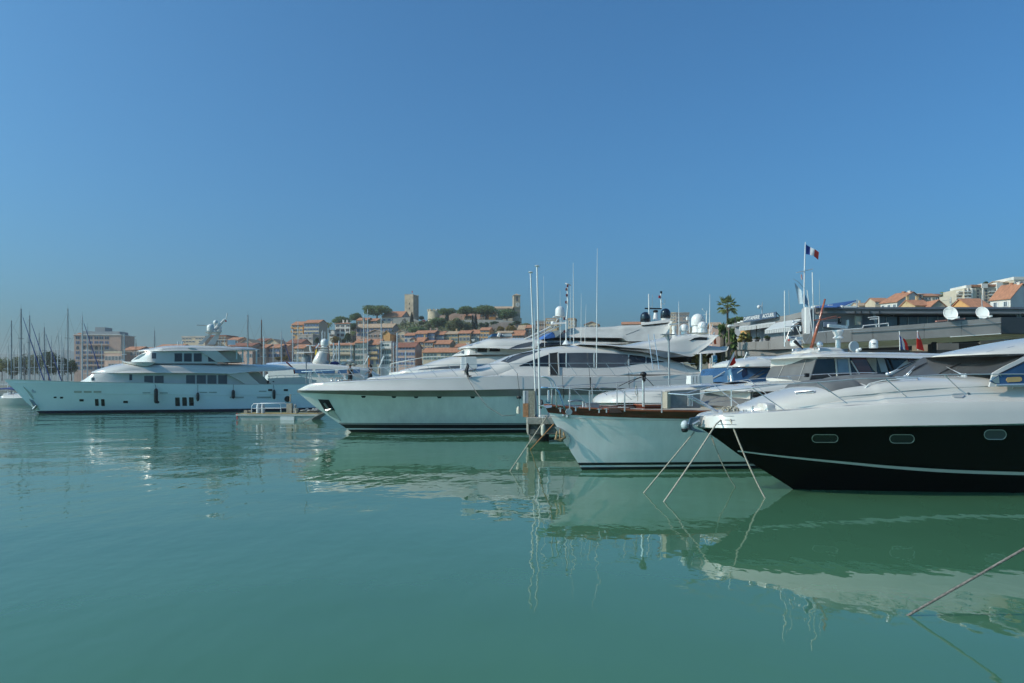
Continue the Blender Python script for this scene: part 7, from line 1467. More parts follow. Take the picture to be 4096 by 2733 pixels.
# wipers: silver arm and black blade
for (a0, a1, b0, b1) in (((640, 620), (860, 530), (715, 600), (1000, 458)), ((870, 650), (1000, 520), (955, 580), (1155, 474)), ((1600, 632), (1400, 530), (1305, 614), (1580, 482))):
    wp = B_.part('wiper', MB().tube([wspt(*a0, .05), wspt(*a1, .07)], .018, 6).tube([wspt(a0[0] + 20, a0[1] + 6, .05), wspt(a1[0] + 12, a1[1] + 6, .07)], .012, 5).ball(wspt(*a0, .05), .05, 8), CHROME, smooth='all')
    MB().tube([wspt(*b0, .06), wspt((b0[0] + b1[0]) / 2, (b0[1] + b1[1]) / 2 - 3, .085), wspt(*b1, .06)], [.014, .024, .012], 6).build('wiper_blade', RUBBER, wp, True)
B_.part('wiper_mount', MB().ball(B_.on(tk, *w5(630, 622), .03), .06, 8).ball(wspt(860, 662, .03), .06, 8).ball(wspt(1625, 634, .03), .055, 8), CHROME, smooth='all')
# sunpad cushions and grab rails
def top_z(surf, x, t):
    zb, zt, wb, wt = [g(x) for g in surf.f]; r = surf.rr(x); q = min(.999, abs(t) / wt); return zt - r + r * (1 - q ** surf.n) ** (1 / surf.n)
def pad(x0, x1, t0, t1, hgt, name, mat, parent=None):
    R = []
    for i in range(9):
        x = lerp(x0, x1, i / 8); R.append([(x, lerp(t0, t1, k / 6), top_z(tk, x, lerp(t0, t1, k / 6)) + hgt * (1 if 0 < i < 8 and 0 < k < 6 else .0)) for k in range(7)])
    return MB().grid(R).build(name, mat, parent or B_.o, 'all')
xa = B_.L(*w4(1690, 660), -.6).x; xb = B_.L(*w5(600, 700), -.6).x
for k in range(3):
    for j in range(2): pad(lerp(xa, xb, j / 2) + .03, lerp(xa, xb, (j + 1) / 2) - .03, -1.35 + .9 * k + .02, -1.35 + .9 * (k + 1) - .02, .11, 'sunpad_cushion', CANVAS)
B_.part('grab_rail', MB().tube([B_.on_top(tk, *w5(x, y), o_) for x, y, o_ in ((345, 800, .0), (400, 770, .06), (560, 735, .07), (800, 712, .07), (1000, 700, .07), (1050, 720, .0))], .016, 6), PLASW, smooth='all')
B_.part('hatch', MB().plate([B_.on_top(tk, *w4(x, y), .012) for x, y in ((1425, 758), (1450, 742), (1690, 722), (1715, 732), (1700, 748), (1460, 772))], (0, .02, -.03)), GLASSG)
B_.part('hatch_frame', MB().tube([B_.on_top(tk, *w4(x, y), .018) for x, y in ((1425, 758), (1450, 742), (1690, 722), (1715, 732), (1700, 748), (1460, 772), (1425, 758))], .016, 5), CHROME)
B_.part('windlass_pod', px_shell(B_, [(*w4(858, 878), w4(0, 985)[1], .22, .20), (*w4(905, 868), w4(0, 985)[1], .34, .3), (*w4(1000, 875), w4(0, 985)[1], .34, .26), (*w4(1070, 892), w4(0, 985)[1], .2, .1)], .12, 2.5).body(14), GEL, smooth=True).location = (0, -.75, 0)
B_.part('windlass', MB().lathe(B_.L(*w4(872, 985), -1.0), [(.05, 0), (.035, .04), (.035, .10), (.05, .13)], 10), CHROME, smooth=True)
def cleat(fr, p, L_=.35): return MB().obox(p + Vector((0, 0, .065)), L_ * .8, .025, .018).obox(p + Vector((-.04, 0, .025)), .02, .025, .07).obox(p + Vector((.04, 0, .025)), .02, .025, .07).build('cleat', CHROME, fr.o)
cleat(B_, B_.on(dk, *w5(1300, 942), -.12)); cleat(B_, B_.L(*w6(940, 168), -.85), .16)
B_.part('step_recess', MB().plate([B_.on(tk, *p, .012) for p in oblong(B_, tk, *w5(1445, 860), *w5(1605, 915))], (0, .03, 0)), M('recess_grey', (0.40, 0.38, 0.35), .4))
B_.part('step_trim', MB().tube([B_.on(tk, *w5(x, y), .02) for x, y in ((1470, 912), (1570, 912), (1605, 888))], .014, 5), CHROME)
B_.part('filler_cap', MB().lathe(B_.on(tk, *w5(1650, 870), .01), [(.04, -.02), (.04, .01), (.03, .015)], 10, 'y'), STEEL)
for y, x0_, x1_ in ((215, 640, 790), (270, 605, 802), (330, 570, 825)): B_.part('vent_line', MB().tube([B_.on(dk, *w6(x_, y + 2 * k), .006) for k, x_ in enumerate((x0_, (x0_ + x1_) / 2, x1_))], .009, 4), STEEL)
# guard rails
def wsB(x): return interp([(2674, -.15), (2800, -.75), (3009, -1.3), (3300, -1.85), (3500, -2.05), (5000, -2.2)], x)
near = [(2674, 1575), w4(0, 775), w4(400, 725), w4(870, 678), w4(1240, 630), w4(1740, 602), w4(2350, 552), w5(600, 672), w5(1340, 626), w5(2040, 621), w5(2600, 620), w5(3300, 622)]
nt = [B_.L(x, y, wsB(x)) for x, y in near]
np_ = []
for (x, y), (fx, fy) in ((w4(870, 678), w4(1302, 978)), (w4(1740, 604), w4(2175, 908)), (w5(600, 674), w5(935, 962)), (w5(1345, 630), w5(1662, 932)), (w5(2040, 624), w5(2342, 932)), (w5(2700, 622), w5(3050, 930))):
    np_.append((B_.L(x, y, wsB(x)), B_.on(dk, fx, fy, -.06)))
rail(B_, 'guard_rail', nt, np_, .015, .014)
far = [(2674, 1575), w4(0, 745), w4(170, 690), w4(350, 638), w4(600, 592), w4(860, 560), w4(1340, 525), w4(1600, 506), w4(1880, 490), w4(2350, 474), w5(500, 605)]
rail(B_, 'guard_rail', [B_.L(x, y, interp([(2674, -.15), (2760, .6), (3000, 1.2), (3400, 1.9)], x)) for x, y in far], [(B_.L(*w4(350, 638), .7), B_.L(*w4(690, 905), .6)), (B_.L(*w4(820, 565), 1.2), B_.L(*w4(1072, 772), 1.1)), (B_.L(*w4(1345, 526), 1.5), B_.L(*w4(1515, 660), 1.4)), (B_.L(*w4(1885, 492), 1.8), B_.L(*w4(1965, 558), 1.8))], .014, .013)
for pts, t in ((((0, 800), (200, 905), (420, 1012)), -.25), (((0, 770), (220, 880), (440, 1020)), .15)): B_.tube('pulpit_leg', [B_.L(*w4(*p), t) for p in pts], .024, CHROME)
B_.part('rail_wire', MB().tube([B_.L(*w4(x, y), .8) for x, y in ((185, 880), (400, 808), (720, 738), (860, 705))], .008, 4).tube([B_.L(*w4(x, y), .8) for x, y in ((185, 895), (420, 862), (860, 830))], .008, 4), STEEL)
B_.tube('flag_socket', [B_.L(*w4(592, 930), .2), B_.L(*w4(590, 712), .2)], .02, CHROME)
B_.tube('boathook_rack', [B_.L(*w4(862, 655), 1.1), B_.L(*w4(1215, 628), 1.3)], .018, STEEL)
B_.part('rail_clamp', MB().obox(B_.L(*w4(1602, 508), 1.6), .13, .08, .12), RUBBER)
# bow roller and anchor
B_.part('bow_roller', MB().plate([B_.L(*w6(x, y), -.14) for x, y in ((330, 225), (400, 212), (560, 175), (600, 180), (470, 265), (330, 330), (240, 345))], (0, .28, 0)), STEEL)
an = B_.part('anchor', MB().plate([B_.L(*w6(x, y), -.30) for x, y in ((185, 330), (212, 245), (338, 228), (322, 262), (235, 345), (262, 380), (420, 438), (300, 432), (205, 408))], (0, .10, 0)).plate([B_.L(*w6(x, y), .26) for x, y in ((185, 330), (212, 245), (338, 228), (322, 262), (235, 345), (262, 380), (420, 438), (300, 432), (205, 408))], (0, .10, 0)).tube([B_.L(*w6(200, 330), 0), B_.L(*w6(330, 270), 0), B_.L(*w6(540, 190), 0)], .06, 8).plate([B_.L(*w6(x, y), -.3) for x, y in ((185, 330), (205, 408), (235, 400), (228, 340))], (0, .6, 0)), M('blue_steel', (0.22, 0.27, 0.33), .25, .85, var=.2, scale=5))
MB().ball(B_.L(*w6(132, 338), 0), .115, 14, 1.15).build('anchor_ball', M('pale_ball', (0.45, 0.50, 0.50), .45, var=.1), an, 'all')
MB().lathe(B_.L(*w6(130, 435), 0), [(.05, 0), (.09, .03), (.105, .09), (.09, .10)], 14).build('ball_underside', RUBBER, an, True)
B_.tube('anchor_line', [B_.L(*w6(x, y), -.2) for x, y in ((600, 190), (560, 250), (490, 282), (420, 275))], .022, STEEL)
B_.part('anchor_chain', MB().tube([B_.L(*w6(330, 280), -.32), B_.L(*w6(240, 330), -.34)], .03, 6), CHROME)
# coils of mooring line made fast on the bow
cp = B_.W(B_.L(*w6(735, 160), -.35)); m = MB()
rng = random.Random(5)
for cx_, cz, r_ in ((-.13, .07, .085), (-.10, .05, .07), (-.02, .08, .075), (.06, .06, .07), (.14, .07, .085), (.20, .05, .07), (.1, .09, .095)):
    tw = rng.uniform(-.8, .8); m.tube([(cx_ + r_ * math.cos(a) * math.cos(tw), r_ * math.cos(a) * math.sin(tw) + rng.uniform(-.02, .02), cz + r_ * .8 * math.sin(a)) for a in [2 * math.pi * k / 14 for k in range(15)]], .018, 6)
o = m.build('rope_coil', ROPE, smooth='all'); o.location = cp; tag(o, 'pale coiled mooring ropes heaped on the black boat bow', 'rope')
# mooring lines running down into the water
def moor(name, pts, r, mat, label, group=None, sag=0.0):
    """pts: world points; the line sags between them and ends below the surface"""
    P_ = []; 
    for a, b in zip(pts, pts[1:]):
        for k in range(8): t = k / 8; p = a.lerp(b, t); p.z -= sag * 4 * t * (1 - t); P_.append(p)
    P_.append(pts[-1]); base = P_[-1]
    e = (pts[-1] - pts[-2]).normalized(); P_.append(base + e * .8)
    o = MB().tube([p - base for p in P_], r, 7).build(name, mat, smooth='all'); o.location = base
    return tag(o, label, 'rope', group)
def wat(px, py): return P(px, py, H * F / (py - YH))
g_ = 'mooring lines of the black boat'
moor('mooring_line', [B_.W(B_.L(*w6(260, 430), 0)), wat(2575, 1972)], .018, ROPE, 'outermost pale mooring line, from the black boat anchor down to the water', g_)
moor('mooring_line', [B_.W(B_.L(*w6(700, 168), -.5)), B_.W(B_.L(*w6(555, 320), -1.0)), wat(2656, 2007)], .022, ROPE, 'pale mooring line crossing the white bow moulding of the black boat', g_, .03)
moor('mooring_line', [B_.W(B_.L(*w6(485, 482), .3)), wat(2942, 1949)], .016, ROPE, 'thin pale mooring line from under the black boat bow', g_, .12)
moor('mooring_line', [B_.W(B_.L(*w6(728, 170), -.45)), B_.W(B_.L(*w6(740, 260), -1.0)), wat(3060, 1993)], .022, ROPE, 'curved pale mooring line hanging in front of the black hull', g_, .10)
moor('mooring_line', [W_.W(W_.L(*w1(100, 955), 0)), wat(2040, 1885)], .018, ROPE, 'pale mooring line from the wooden-trimmed bow towards the open water', 'mooring lines of the wooden-trimmed yacht')
moor('mooring_line', [W_.W(W_.L(*w1(165, 1042), .1)), wat(2122, 1798)], .022, ROPEO, 'orange-brown mooring line beneath the wooden-trimmed bow', 'mooring lines of the wooden-trimmed yacht')
moor('mooring_line', [P(4400, 2022, 9.1), P(4096, 2196, 9.27), wat(3632, 2462)], .017, ROPED, 'thick grey mooring rope slanting into the water in the near corner', None, .0)
moor('mooring_line', [G.W(G.on(HG, *v5(490, 1000), .1)), wat(1212, 1690)], .025, ROPED, 'mooring line from the sport yacht anchor past the work barge')
r_ = [G.W(G.L(1868, 1508, -3.0)), P(1905, 1570, 43.2), P(1950, 1627, 42.7), P(2010, 1664, 42.3), P(2064, 1672, 41.9)]
r_[-1].z = 1.29; o = MB().tube([p - r_[-1] for p in r_], .018, 6).build('mooring_line', ROPED, smooth='all'); o.location = r_[-1]; tag(o, 'dark mooring line sagging from the sport yacht rail to the pier corner', 'rope')
# ------------------------------------------------------------------ stone pier with two white poles
YF, YB, ZT = 38.6, 42.3, 1.27
xL = P(2116, 0, YF).x
pier = empty('pier', (xL, YF, 0), 'worn concrete pier head between the sport yacht and the wooden-trimmed yacht', 'pier')
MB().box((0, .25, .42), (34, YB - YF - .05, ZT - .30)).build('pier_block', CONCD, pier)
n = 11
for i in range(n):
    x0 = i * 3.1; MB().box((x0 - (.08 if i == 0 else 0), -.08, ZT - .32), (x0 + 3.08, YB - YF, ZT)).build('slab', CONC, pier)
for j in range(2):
    for i in range(9): MB().box((.06 + i * 3.4 + (j % 2) * .9, .12, .42 + j * .26), (3.40 + i * 3.4 + (j % 2) * .9, .249, .665 + j * .265)).build('facing_stone', CONCD, pier)  # front stones darker: the shade of this face is in their colour
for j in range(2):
    for i in range(3): MB().box((-.06, .10 + i * 1.18, .36 + j * .29), (-.003, 1.24 + i * 1.18, .635 + j * .31)).build('facing_stone', CONC, pier)  # end stones paler: the sun on this face is in their colour
for x in (.6, 4, 8, 12, 16, 20, 24, 28, 32): MB().lathe((x, 1.9, -2.5), [(.55, 0), (.55, 2.92)], 12).build('pile', CONCD, pier, True)
# pillar and bollard on the pier
a = P(*v8(497, 570), 39.6); b = P(*v8(660, 928), 39.6)
pl = empty('service_pillar', (a.x, 39.6, ZT), 'stone clad service pillar with a white strip beside the two white poles', 'pillar')
w = b.x - a.x; hp = a.z - ZT
MB().box((.28, 0, 0), (w, .7, hp)).build('front_panel', M('pebbled_panel', (0.31, 0.28, 0.21), .9, var=.3, scale=14, bump=.6, bscale=20), pl)
MB().box((0, -.02, 0), (.278, .72, hp * .52)).build('brick_base', M('orange_brick', (0.40, 0.19, 0.09), .9, var=.3, scale=8, bump=.4), pl)
MB().box((.0, -.02, hp * .523), (.10, .72, hp)).build('white_strip', WHITEP, pl); MB().box((.103, .0, hp * .523), (.277, .7, hp)).build('side_panel', M('lilac_panel', (0.34, 0.32, 0.33), .7), pl)
o = single('bollard', MB().lathe(P(*v8(432, 888), 41.5), [(.11, 0), (.12, .18), (.10, .32), (.05, .40)], 12), FENDW, 'rounded cream bollard at the pier corner', 'bollard', P(*v8(432, 888), 41.5), smooth=True)
for (xb, yb, xt, yt, r_, lab) in ((2146, 1668, 2122, 1083, .044, 'shorter slim white pole with a cap, standing on the pier head'), (2160, 1666, 2148, 1058, .048, 'taller slim white pole with a cap, standing on the pier head')):
    d = 40.2 if r_ < .046 else 39.4
    base = P(xb, yb, d); base.z = ZT; top = P(xt, yt + 8, d)
    o = empty('flagpole', base, lab, 'pole', 0, 'bare white poles on the pier'); t = top - base
    MB().tube([(0, 0, 0), t * .45, t], [r_ * 1.15, r_, r_ * .85], 10).build('shaft', WHITEP, o, True)
    MB().lathe((0, 0, 0), [(r_ * 1.9, 0), (r_ * 1.9, .06), (r_ * 1.2, .12)], 12).build('foot', STEEL, o, True)
    MB().lathe(t, [(.04, -.03), (.12, .01), (.13, .03), (.08, .06), (.02, .07)], 14).build('cap', WHITEP, o, True)
    MB().tube([t + Vector((.11, -.03, 0)), t + Vector((.12, -.03, -.08))], .015, 5).build('pulley', STEEL, o)
    if r_ > .046: MB().tube([t * .115 + Vector((.1, -.1, 0)), t * .09 + Vector((.12, -.12, 0)), t * .058 + Vector((.05, -.1, 0))], [.05, .08, .05], 7).tube([t * .10 + Vector((.05, -.1, .15)), t * .075 + Vector((.08, -.13, 0))], .025, 5).build('tied_pennant', RUBBER, o, 'all')
pb = P(*v8(852, 722), 40.5); pb.z = ZT
o = empty('water_post', pb, 'short white mooring post with a turquoise tie behind the chrome hoops', 'post')
tp = P(*v8(845, 560), 40.5).z - ZT
MB().lathe((0, 0, 0), [(.06, 0), (.065, tp * .9), (.05, tp)], 10).build('shaft', WHITEP, o, True); MB().lathe((0, 0, tp * .48), [(.08, 0), (.08, .08)], 10).tube([(-.08, -.05, tp * .5), (-.16, -.06, tp * .6)], .025, 5).build('tie', M('turquoise_tie', (0.02, 0.35, 0.40), .7), o)
c = P(*v8(765, 905), 38.9); single('junction_box', MB().box((c.x - .14, 38.9, ZT), (c.x + .14, 39.2, ZT + .10)).box((c.x - .16, 38.87, ZT + .103), (c.x + .16, 39.23, ZT + .13)), WHITEP, 'low white box on the pier below the taller pole', 'box', (c.x, 38.9, ZT))
f0 = P(*v8(775, 1205), 38.35); f1 = P(*v8(775, 1035), 38.35); hgt = f1.z - f0.z
o = MB().lathe((0, 0, 0), [(.03, 0), (.10, .05), (.115, .12), (.115, hgt - .12), (.10, hgt - .05), (.03, hgt)], 12).tube([(0, 0, hgt), (-.03, .1, hgt + .5)], .012, 5).build('fender', FENDW, smooth=True)
o.location = f0; tag(o, 'long cream fender hanging from the pier edge', 'fender')
# lamp post standing on the pier
lb = P(2678, 1650, 40.5); lb.z = ZT; lt = P(2672, 1338, 40.5).z - ZT
o = empty('lamp_post', lb, 'grey lamp post with a flat head and four struts before the sport yacht', 'lamp post')
MB().tube([(0, 0, 0), (-.02, 0, lt * .6), (-.05, 0, lt - .30), (-.08, 0, lt - .03)], [.055, .05, .06, .085], 10).build('shaft', ALU, o, True)
MB().box((-.48, -.3, lt - .03), (.28, .3, lt + .01)).box((-.16, -.08, lt + .013), (-.02, .08, lt + .12)).build('head', ALU, o)
for sx, sy in ((-.26, -.15), (.14, -.15), (-.26, .15), (.14, .15)): MB().tube([(-.05, 0, lt - .45), (sx, sy, lt - .03)], .013, 5).build('strut', ALU, o)

# ------------------------------------------------------------------ harbour office
off = empty('harbour_office', (24, 52, 1.55), 'low grey harbour office with striped awnings, terraces and a flat roof', 'building')
O0 = Vector((24, 52, 1.55))
def OB(name, pts, mat, d, parent=None, label=None): return MB().plate([p - O0 for p in pts], d).build(name, mat, parent or off, label=label)
def quad(zf, l, t, b, r, t2, b2, Ya, Yb): return [P(*zf(l, b), Ya), P(*zf(r, b2), Yb), P(*zf(r, t2), Yb), P(*zf(l, t), Ya)]
back = (1.0, 3.5, 0)
# main block: floors, glazing and roof slab
OB('wall', quad(w3, -420, 640, 1500, 2500, 640, 1500, 51, 51), M('office_wall', (0.30, 0.31, 0.33), .7, var=.08, scale=.5), (0, 12, 0))
rs = OB('roof_slab', quad(w3, -420, 608, 690, 2600, 612, 694, 49.7, 49.7), SLATE, (0, 13, 0))
OB('roof_edge', quad(w3, -420, 606, 634, 2600, 606, 632, 49.65, 49.65), M('roof_edge', (0.14, 0.15, 0.175), .5, var=.1), (0, -.12, 0), rs)
OB('roof_edge', quad(w3, -420, 662, 690, 2600, 668, 694, 49.65, 49.65), M('roof_trim', (0.20, 0.195, 0.195), .5, var=.1), (0, -.08, 0), rs)
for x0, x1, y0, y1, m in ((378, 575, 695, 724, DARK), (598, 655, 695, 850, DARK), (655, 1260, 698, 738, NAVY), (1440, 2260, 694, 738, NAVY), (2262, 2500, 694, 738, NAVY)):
    OB('shade_panel', quad(w3, x0, y0, y1, x1, y0, y1, 50.9, 50.9), m, (0, -.04, 0))  # flat dark panels with the shade under the roof slab painted in
for x0, x1 in ((398, 485), (490, 632), (668, 778), (784, 912), (920, 1040), (1046, 1180), (1186, 1262), (1270, 1430), (1440, 1560), (1566, 1700), (1706, 1850), (1860, 2030), (2040, 2180), (2190, 2340)):
    OB('window_pane', quad(w3, x0, 740, 870, x1, 740, 870, 50.86, 50.86), M('office_glass', (0.15, 0.19, 0.24), .06, var=.3, scale=.5), (0, -.04, 0))
for x in (395, 487, 782, 916, 1043, 1183): OB('mullion', quad(w3, x - 4, 735, 870, x + 4, 735, 870, 50.8, 50.8), ALU, (0, -.05, 0))
for x0, x1, y0, y1, m in ((75, 150, 730, 850, M('tan_panel', (0.36, 0.33, 0.27), .7)), (0, 78, 690, 890, M('blue_panel', (0.18, 0.22, 0.29), .5)), (158, 330, 690, 880, M('blue_panel', (0.18, 0.22, 0.29), .5))): OB('wall_panel', quad(w3, x0, y0, y1, x1, y0, y1, 50.9, 50.9), m, (0, -.05, 0))
for x in (345, 362, 2275, 2310): OB('leaning_post', [P(*w3(x - 22, 690), 50), P(*w3(x - 10, 690), 50), P(*w3(x + 10, 880 if x < 400 else 760), 50), P(*w3(x - 2, 880 if x < 400 else 760), 50)], ALU, (0, .12, 0))
for x in (70, 150, 265, 395): OB('roof_bracket', quad(w3, x, 655, 690, x + 8, 655, 690, 49.5, 49.5), DARK, (0, .06, 0))
# terrace fascia of big panels coming towards the viewer on the right
fY = lambda x: interp([(3200, 46.5), (3700, 45.0), (4005, 44.0), (4400, 45.0)], x)
ftop = pchip([(3210, 1338), (3400, 1318), (3600, 1302), (3800, 1287), (4005, 1270)]); fbot = pchip([(3210, 1376), (3400, 1368.5), (3600, 1360), (3800, 1348), (4005, 1334)])
xs = [3212, 3305, 3408, 3492, 3697, 3845, 4004]
fas = None
for i, (xa, xb_) in enumerate(zip(xs, xs[1:])):
    q = [P(xa + .8, fbot(xa), fY(xa)), P(xb_ - .8, fbot(xb_), fY(xb_)), P(xb_ - .8, ftop(xb_), fY(xb_)), P(xa + .8, ftop(xa), fY(xa))]
    OB('fascia_panel', q, SLATE, (0, 2.5, 0))
OB('fascia_end', [P(4005, 1334, 43.95), P(4400, 1336, 44.6), P(4400, 1274, 44.6), P(4005, 1269, 43.95)], SLATED, (0, 2.5, 0))
OB('fascia_trim', [P(3400, 1330, 45.85), P(3700, 1312, 44.95), P(4003, 1292, 43.97), P(4003, 1289.5, 43.97), P(3700, 1310, 44.95), P(3400, 1327, 45.85)], ALU, (0, -.04, 0))
OB('fascia_light_edge', [P(3800, 1349.5, 44.66), P(4003, 1336.5, 43.97), P(4003, 1334, 43.97), P(3800, 1347, 44.66)], WHITEP, (0, -.05, 0))
SOFF = M('beige_soffit', (0.72, 0.54, 0.38), .8, var=.08, scale=.4)
OB('soffit', [P(3212, 1400, 47), P(3600, 1388, 46), P(3800, 1370, 45.6), P(4100, 1352, 45), P(4500, 1340, 45.2), P(4500, 1333, 45.2), P(4005, 1332, 44.3), P(3800, 1346, 44.9), P(3600, 1359, 45.5), P(3212, 1375, 46.8)], SOFF, (0, .3, 0))
OB('ground_floor_wall', quad(w3, 0, 1100, 1700, 2600, 1040, 1700, 50, 50), SLATED, (0, .3, 0))
for x0, x1, y0, y1, m in ((60, 835, 1118, 1180, DARK), (840, 1055, 1075, 1200, SOFF), (1060, 1110, 1080, 1200, DARK), (1180, 1470, 1095, 1180, SLATE), (1760, 2120, 1055, 1150, M('stone_infill', (0.12, 0.115, 0.10), .8)), (1480, 1740, 1095, 1160, DARK)):
    OB('shopfront', quad(w3, x0, y0, y1, x1, y0 - 8, y1, 48.6, 48.6), m, (0, .3, 0))
for xa, xb_, y0 in ((1112, 1172, 1022), (2228, 2290, 958)): OB('column', quad(w3, xa, y0, 1700, xb_, y0 - 3, 1700, 45.6, 45.6), DARK, (0, .5, 0))
OB('signboard', quad(w3, 1372, 1048, 1092, 1752, 1040, 1080, 47.0, 47.0), DARK, (0, .1, 0))
for i in range(14): OB('sign_mark', quad(w3, 1460 + i * 18, 1066, 1078, 1470 + i * 18, 1066, 1078, 46.98, 46.98), M('faint_letters', (0.07, 0.07, 0.07), .7), (0, -.02, 0))
OB('sign_bracket', quad(w3, 1352, 1045, 1090, 1378, 1045, 1090, 46.9, 46.9), ALU, (0, .1, 0))
# rails and tubes on the terrace edge
hr = MB()
for pts in ([w2(1330, 1190), w2(1500, 1172), w2(1880, 1140)], [w3(175, 885), w3(178, 855), w3(515, 822), w3(518, 860)], [w3(245, 745), w3(385, 735)], [w3(268, 768), w3(390, 762)], [w3(388, 735), w3(392, 880)], [w3(348, 845), w3(362, 872)]): hr.tube([P(*q, 46.4) - O0 for q in pts], .03, 6)
hr.build('terrace_rail', WHITEP, off)
OB('terrace_beam', quad(w3, 1175, 785, 803, 1555, 748, 770, 44.9, 44.9), M('salmon_beam', (0.42, 0.20, 0.16), .7), (0, .2, 0))
# wing with the sign, running back to the left
Ya, Yb = 64.0, 53.0
OB('wing_roof_band', quad(w2, 268, 1075, 1120, 1140, 948, 1030, Ya, Yb), SLATE, (1.2, 2.0, 0))
OB('wing_wall', quad(w2, 285, 1115, 1700, 1150, 1020, 1700, Ya + .4, Yb + .4), M('wing_wall', (0.26, 0.26, 0.27), .8, var=.08), (3, 4, 0))
sg = OB('sign_panel', quad(w2, 388, 998, 1068, 797, 930, 1002, 60.6, 56.2), M('sign_blue_grey', (0.07, 0.105, 0.16), .5, var=.06), (.15, .25, 0))
pa, pb_ = P(*w2(388, 1030), 60.6), P(*w2(797, 963), 56.2); dv = pb_ - pa; rz = math.atan2(dv.y, dv.x)
slope = -math.atan2(dv.z, math.hypot(dv.x, dv.y))
nrm = Vector((dv.y, -dv.x, 0)).normalized()
class _F: pass
for body, xa, xb_ in (('CAPITAINERIE', 392, 598), ('ACCUEIL', 634, 776)):
    A1 = P(*w2(xa, 0), lerp(60.6, 56.2, (xa - 388) / 409)); A2 = P(*w2(xb_, 0), lerp(60.6, 56.2, (xb_ - 388) / 409)); xm = (xa + xb_) / 2; Ym = lerp(60.6, 56.2, (xm - 388) / 409)
    yb_ = lerp(1033, 967, (xm - 388) / 409)
    ctr = P(*w2(xm, yb_ - 1), Ym) + nrm * .03
    cu = bpy.data.curves.new('lettering', 'FONT'); cu.body = body; cu.size = 1.0; cu.align_x = 'CENTER'; cu.align_y = 'CENTER'; cu.extrude = .02; cu.offset = .012
    t = bpy.data.objects.new('t', cu); COL.objects.link(t); dg = bpy.context.evaluated_depsgraph_get(); me = bpy.data.meshes.new_from_object(t.evaluated_get(dg)); bpy.data.objects.remove(t)
    wd = max(v.co.x for v in me.vertices) - min(v.co.x for v in me.vertices); hg = max(v.co.y for v in me.vertices) - min(v.co.y for v in me.vertices)
    me.materials.clear(); me.materials.append(WHITEP)
    want = math.hypot((A2 - A1).x, (A2 - A1).y); hwant = 47 * .31881 / F * Ym
    o = bpy.data.objects.new('lettering', me); COL.objects.link(o); o.parent = sg
    Rm = Matrix.Rotation(rz, 4, 'Z') @ Matrix.Rotation(slope, 4, 'Y') @ Matrix.Rotation(math.radians(90), 4, 'X')
    o.matrix_local = Matrix.Translation(ctr - O0) @ Rm @ Matrix.Diagonal((want / wd, hwant / hg, 1, 1))
OB('sign_strut', [P(*w2(797, 932), 56.3), P(*w2(852, 992), 56.3), P(*w2(846, 995), 56.3), P(*w2(797, 945), 56.3)], DARK, (0, .06, 0))
AWN = M('awning_cloth', (0.50, 0.50, 0.48), .8, var=.05); AWS = M('awning_stripe', (0.28, 0.28, 0.28), .8)
def valance(zf, xa, ya, yb, xb, yc, yd, Ya, Yb, n, nm='awning_valance'):
    o = None
    for i in range(n):
        a, b = i / n, (i + 1) / n; q = [P(*zf(lerp(xa, xb, a), lerp(yb, yd, a)), lerp(Ya, Yb, a)), P(*zf(lerp(xa, xb, b), lerp(yb, yd, b)), lerp(Ya, Yb, b)), P(*zf(lerp(xa, xb, b), lerp(ya, yc, b)), lerp(Ya, Yb, b)), P(*zf(lerp(xa, xb, a), lerp(ya, yc, a)), lerp(Ya, Yb, a))]
        OB('awning_stripe', q, AWN if i % 2 == 0 else AWS, (.02, .04, 0))
valance(w2, 334, 1135, 1175, 548, 1102, 1150, 61.5, 58.5, 24); valance(w2, 556, 1100, 1148, 790, 1080, 1115, 58.4, 55.5, 26)
OB('awning_top', [P(*w2(334, 1135), 61.5), P(*w2(790, 1080), 55.5), P(*w2(790, 1062), 56.6), P(*w2(345, 1118), 62.6)], AWN, (0, .03, .03))
OB('awning_cloth', [P(*w2(656, 1170), 54.2), P(*w2(985, 1128), 51.0), P(*w2(1130, 1022), 53.0), P(*w2(800, 1075), 56.0)], AWN, (0, .03, .04))
valance(w2, 656, 1172, 1210, 985, 1130, 1180, 54.15, 50.95, 30)
OB('awning_arm', [P(*w2(1060, 1105), 52), P(*w2(1135, 1035), 53), P(*w2(1138, 1045), 53), P(*w2(1075, 1112), 52)], DARK, (0, .06, 0))
for x0, x1, m in ((485, 543, M('sky_pane', (0.12, 0.19, 0.22), .05)), (553, 580, M('sky_pane', (0.12, 0.19, 0.22), .05)), (582, 690, M('brown_pane', (0.09, 0.075, 0.06), .1)), (705, 725, DARK), (770, 800, MAUVE), (806, 850, DARK), (870, 1130, M('dim_glass', (0.08, 0.08, 0.085), .2))):
    Yq = lerp(Ya, Yb, (x0 - 285) / 865) + .3; Yr = lerp(Ya, Yb, (x1 - 285) / 865) + .3
    OB('window_pane', quad(w2, x0, 1160, 1330, x1, 1150, 1330, Yq, Yr), m, (0, -.06, 0))
OB('window_post', quad(w2, 543, 1110, 1300, 553, 1108, 1300, 59.6, 59.4), DARK, (0, -.1, 0))
OB('wall_mosaic', quad(w2, 350, 1170, 1320, 470, 1160, 1320, 62.5, 61.5), ORNG, (0, -.05, 0)); OB('wall_mosaic', quad(w2, 375, 1215, 1265, 445, 1210, 1260, 62.2, 61.5), M('pale_green_wall', (0.35, 0.38, 0.28), .8), (0, -.09, 0))
PAR = M('parapet_grey', (0.22, 0.21, 0.195), .7, var=.1, scale=.5)
cut = [270, 410, 545, 700, 728]
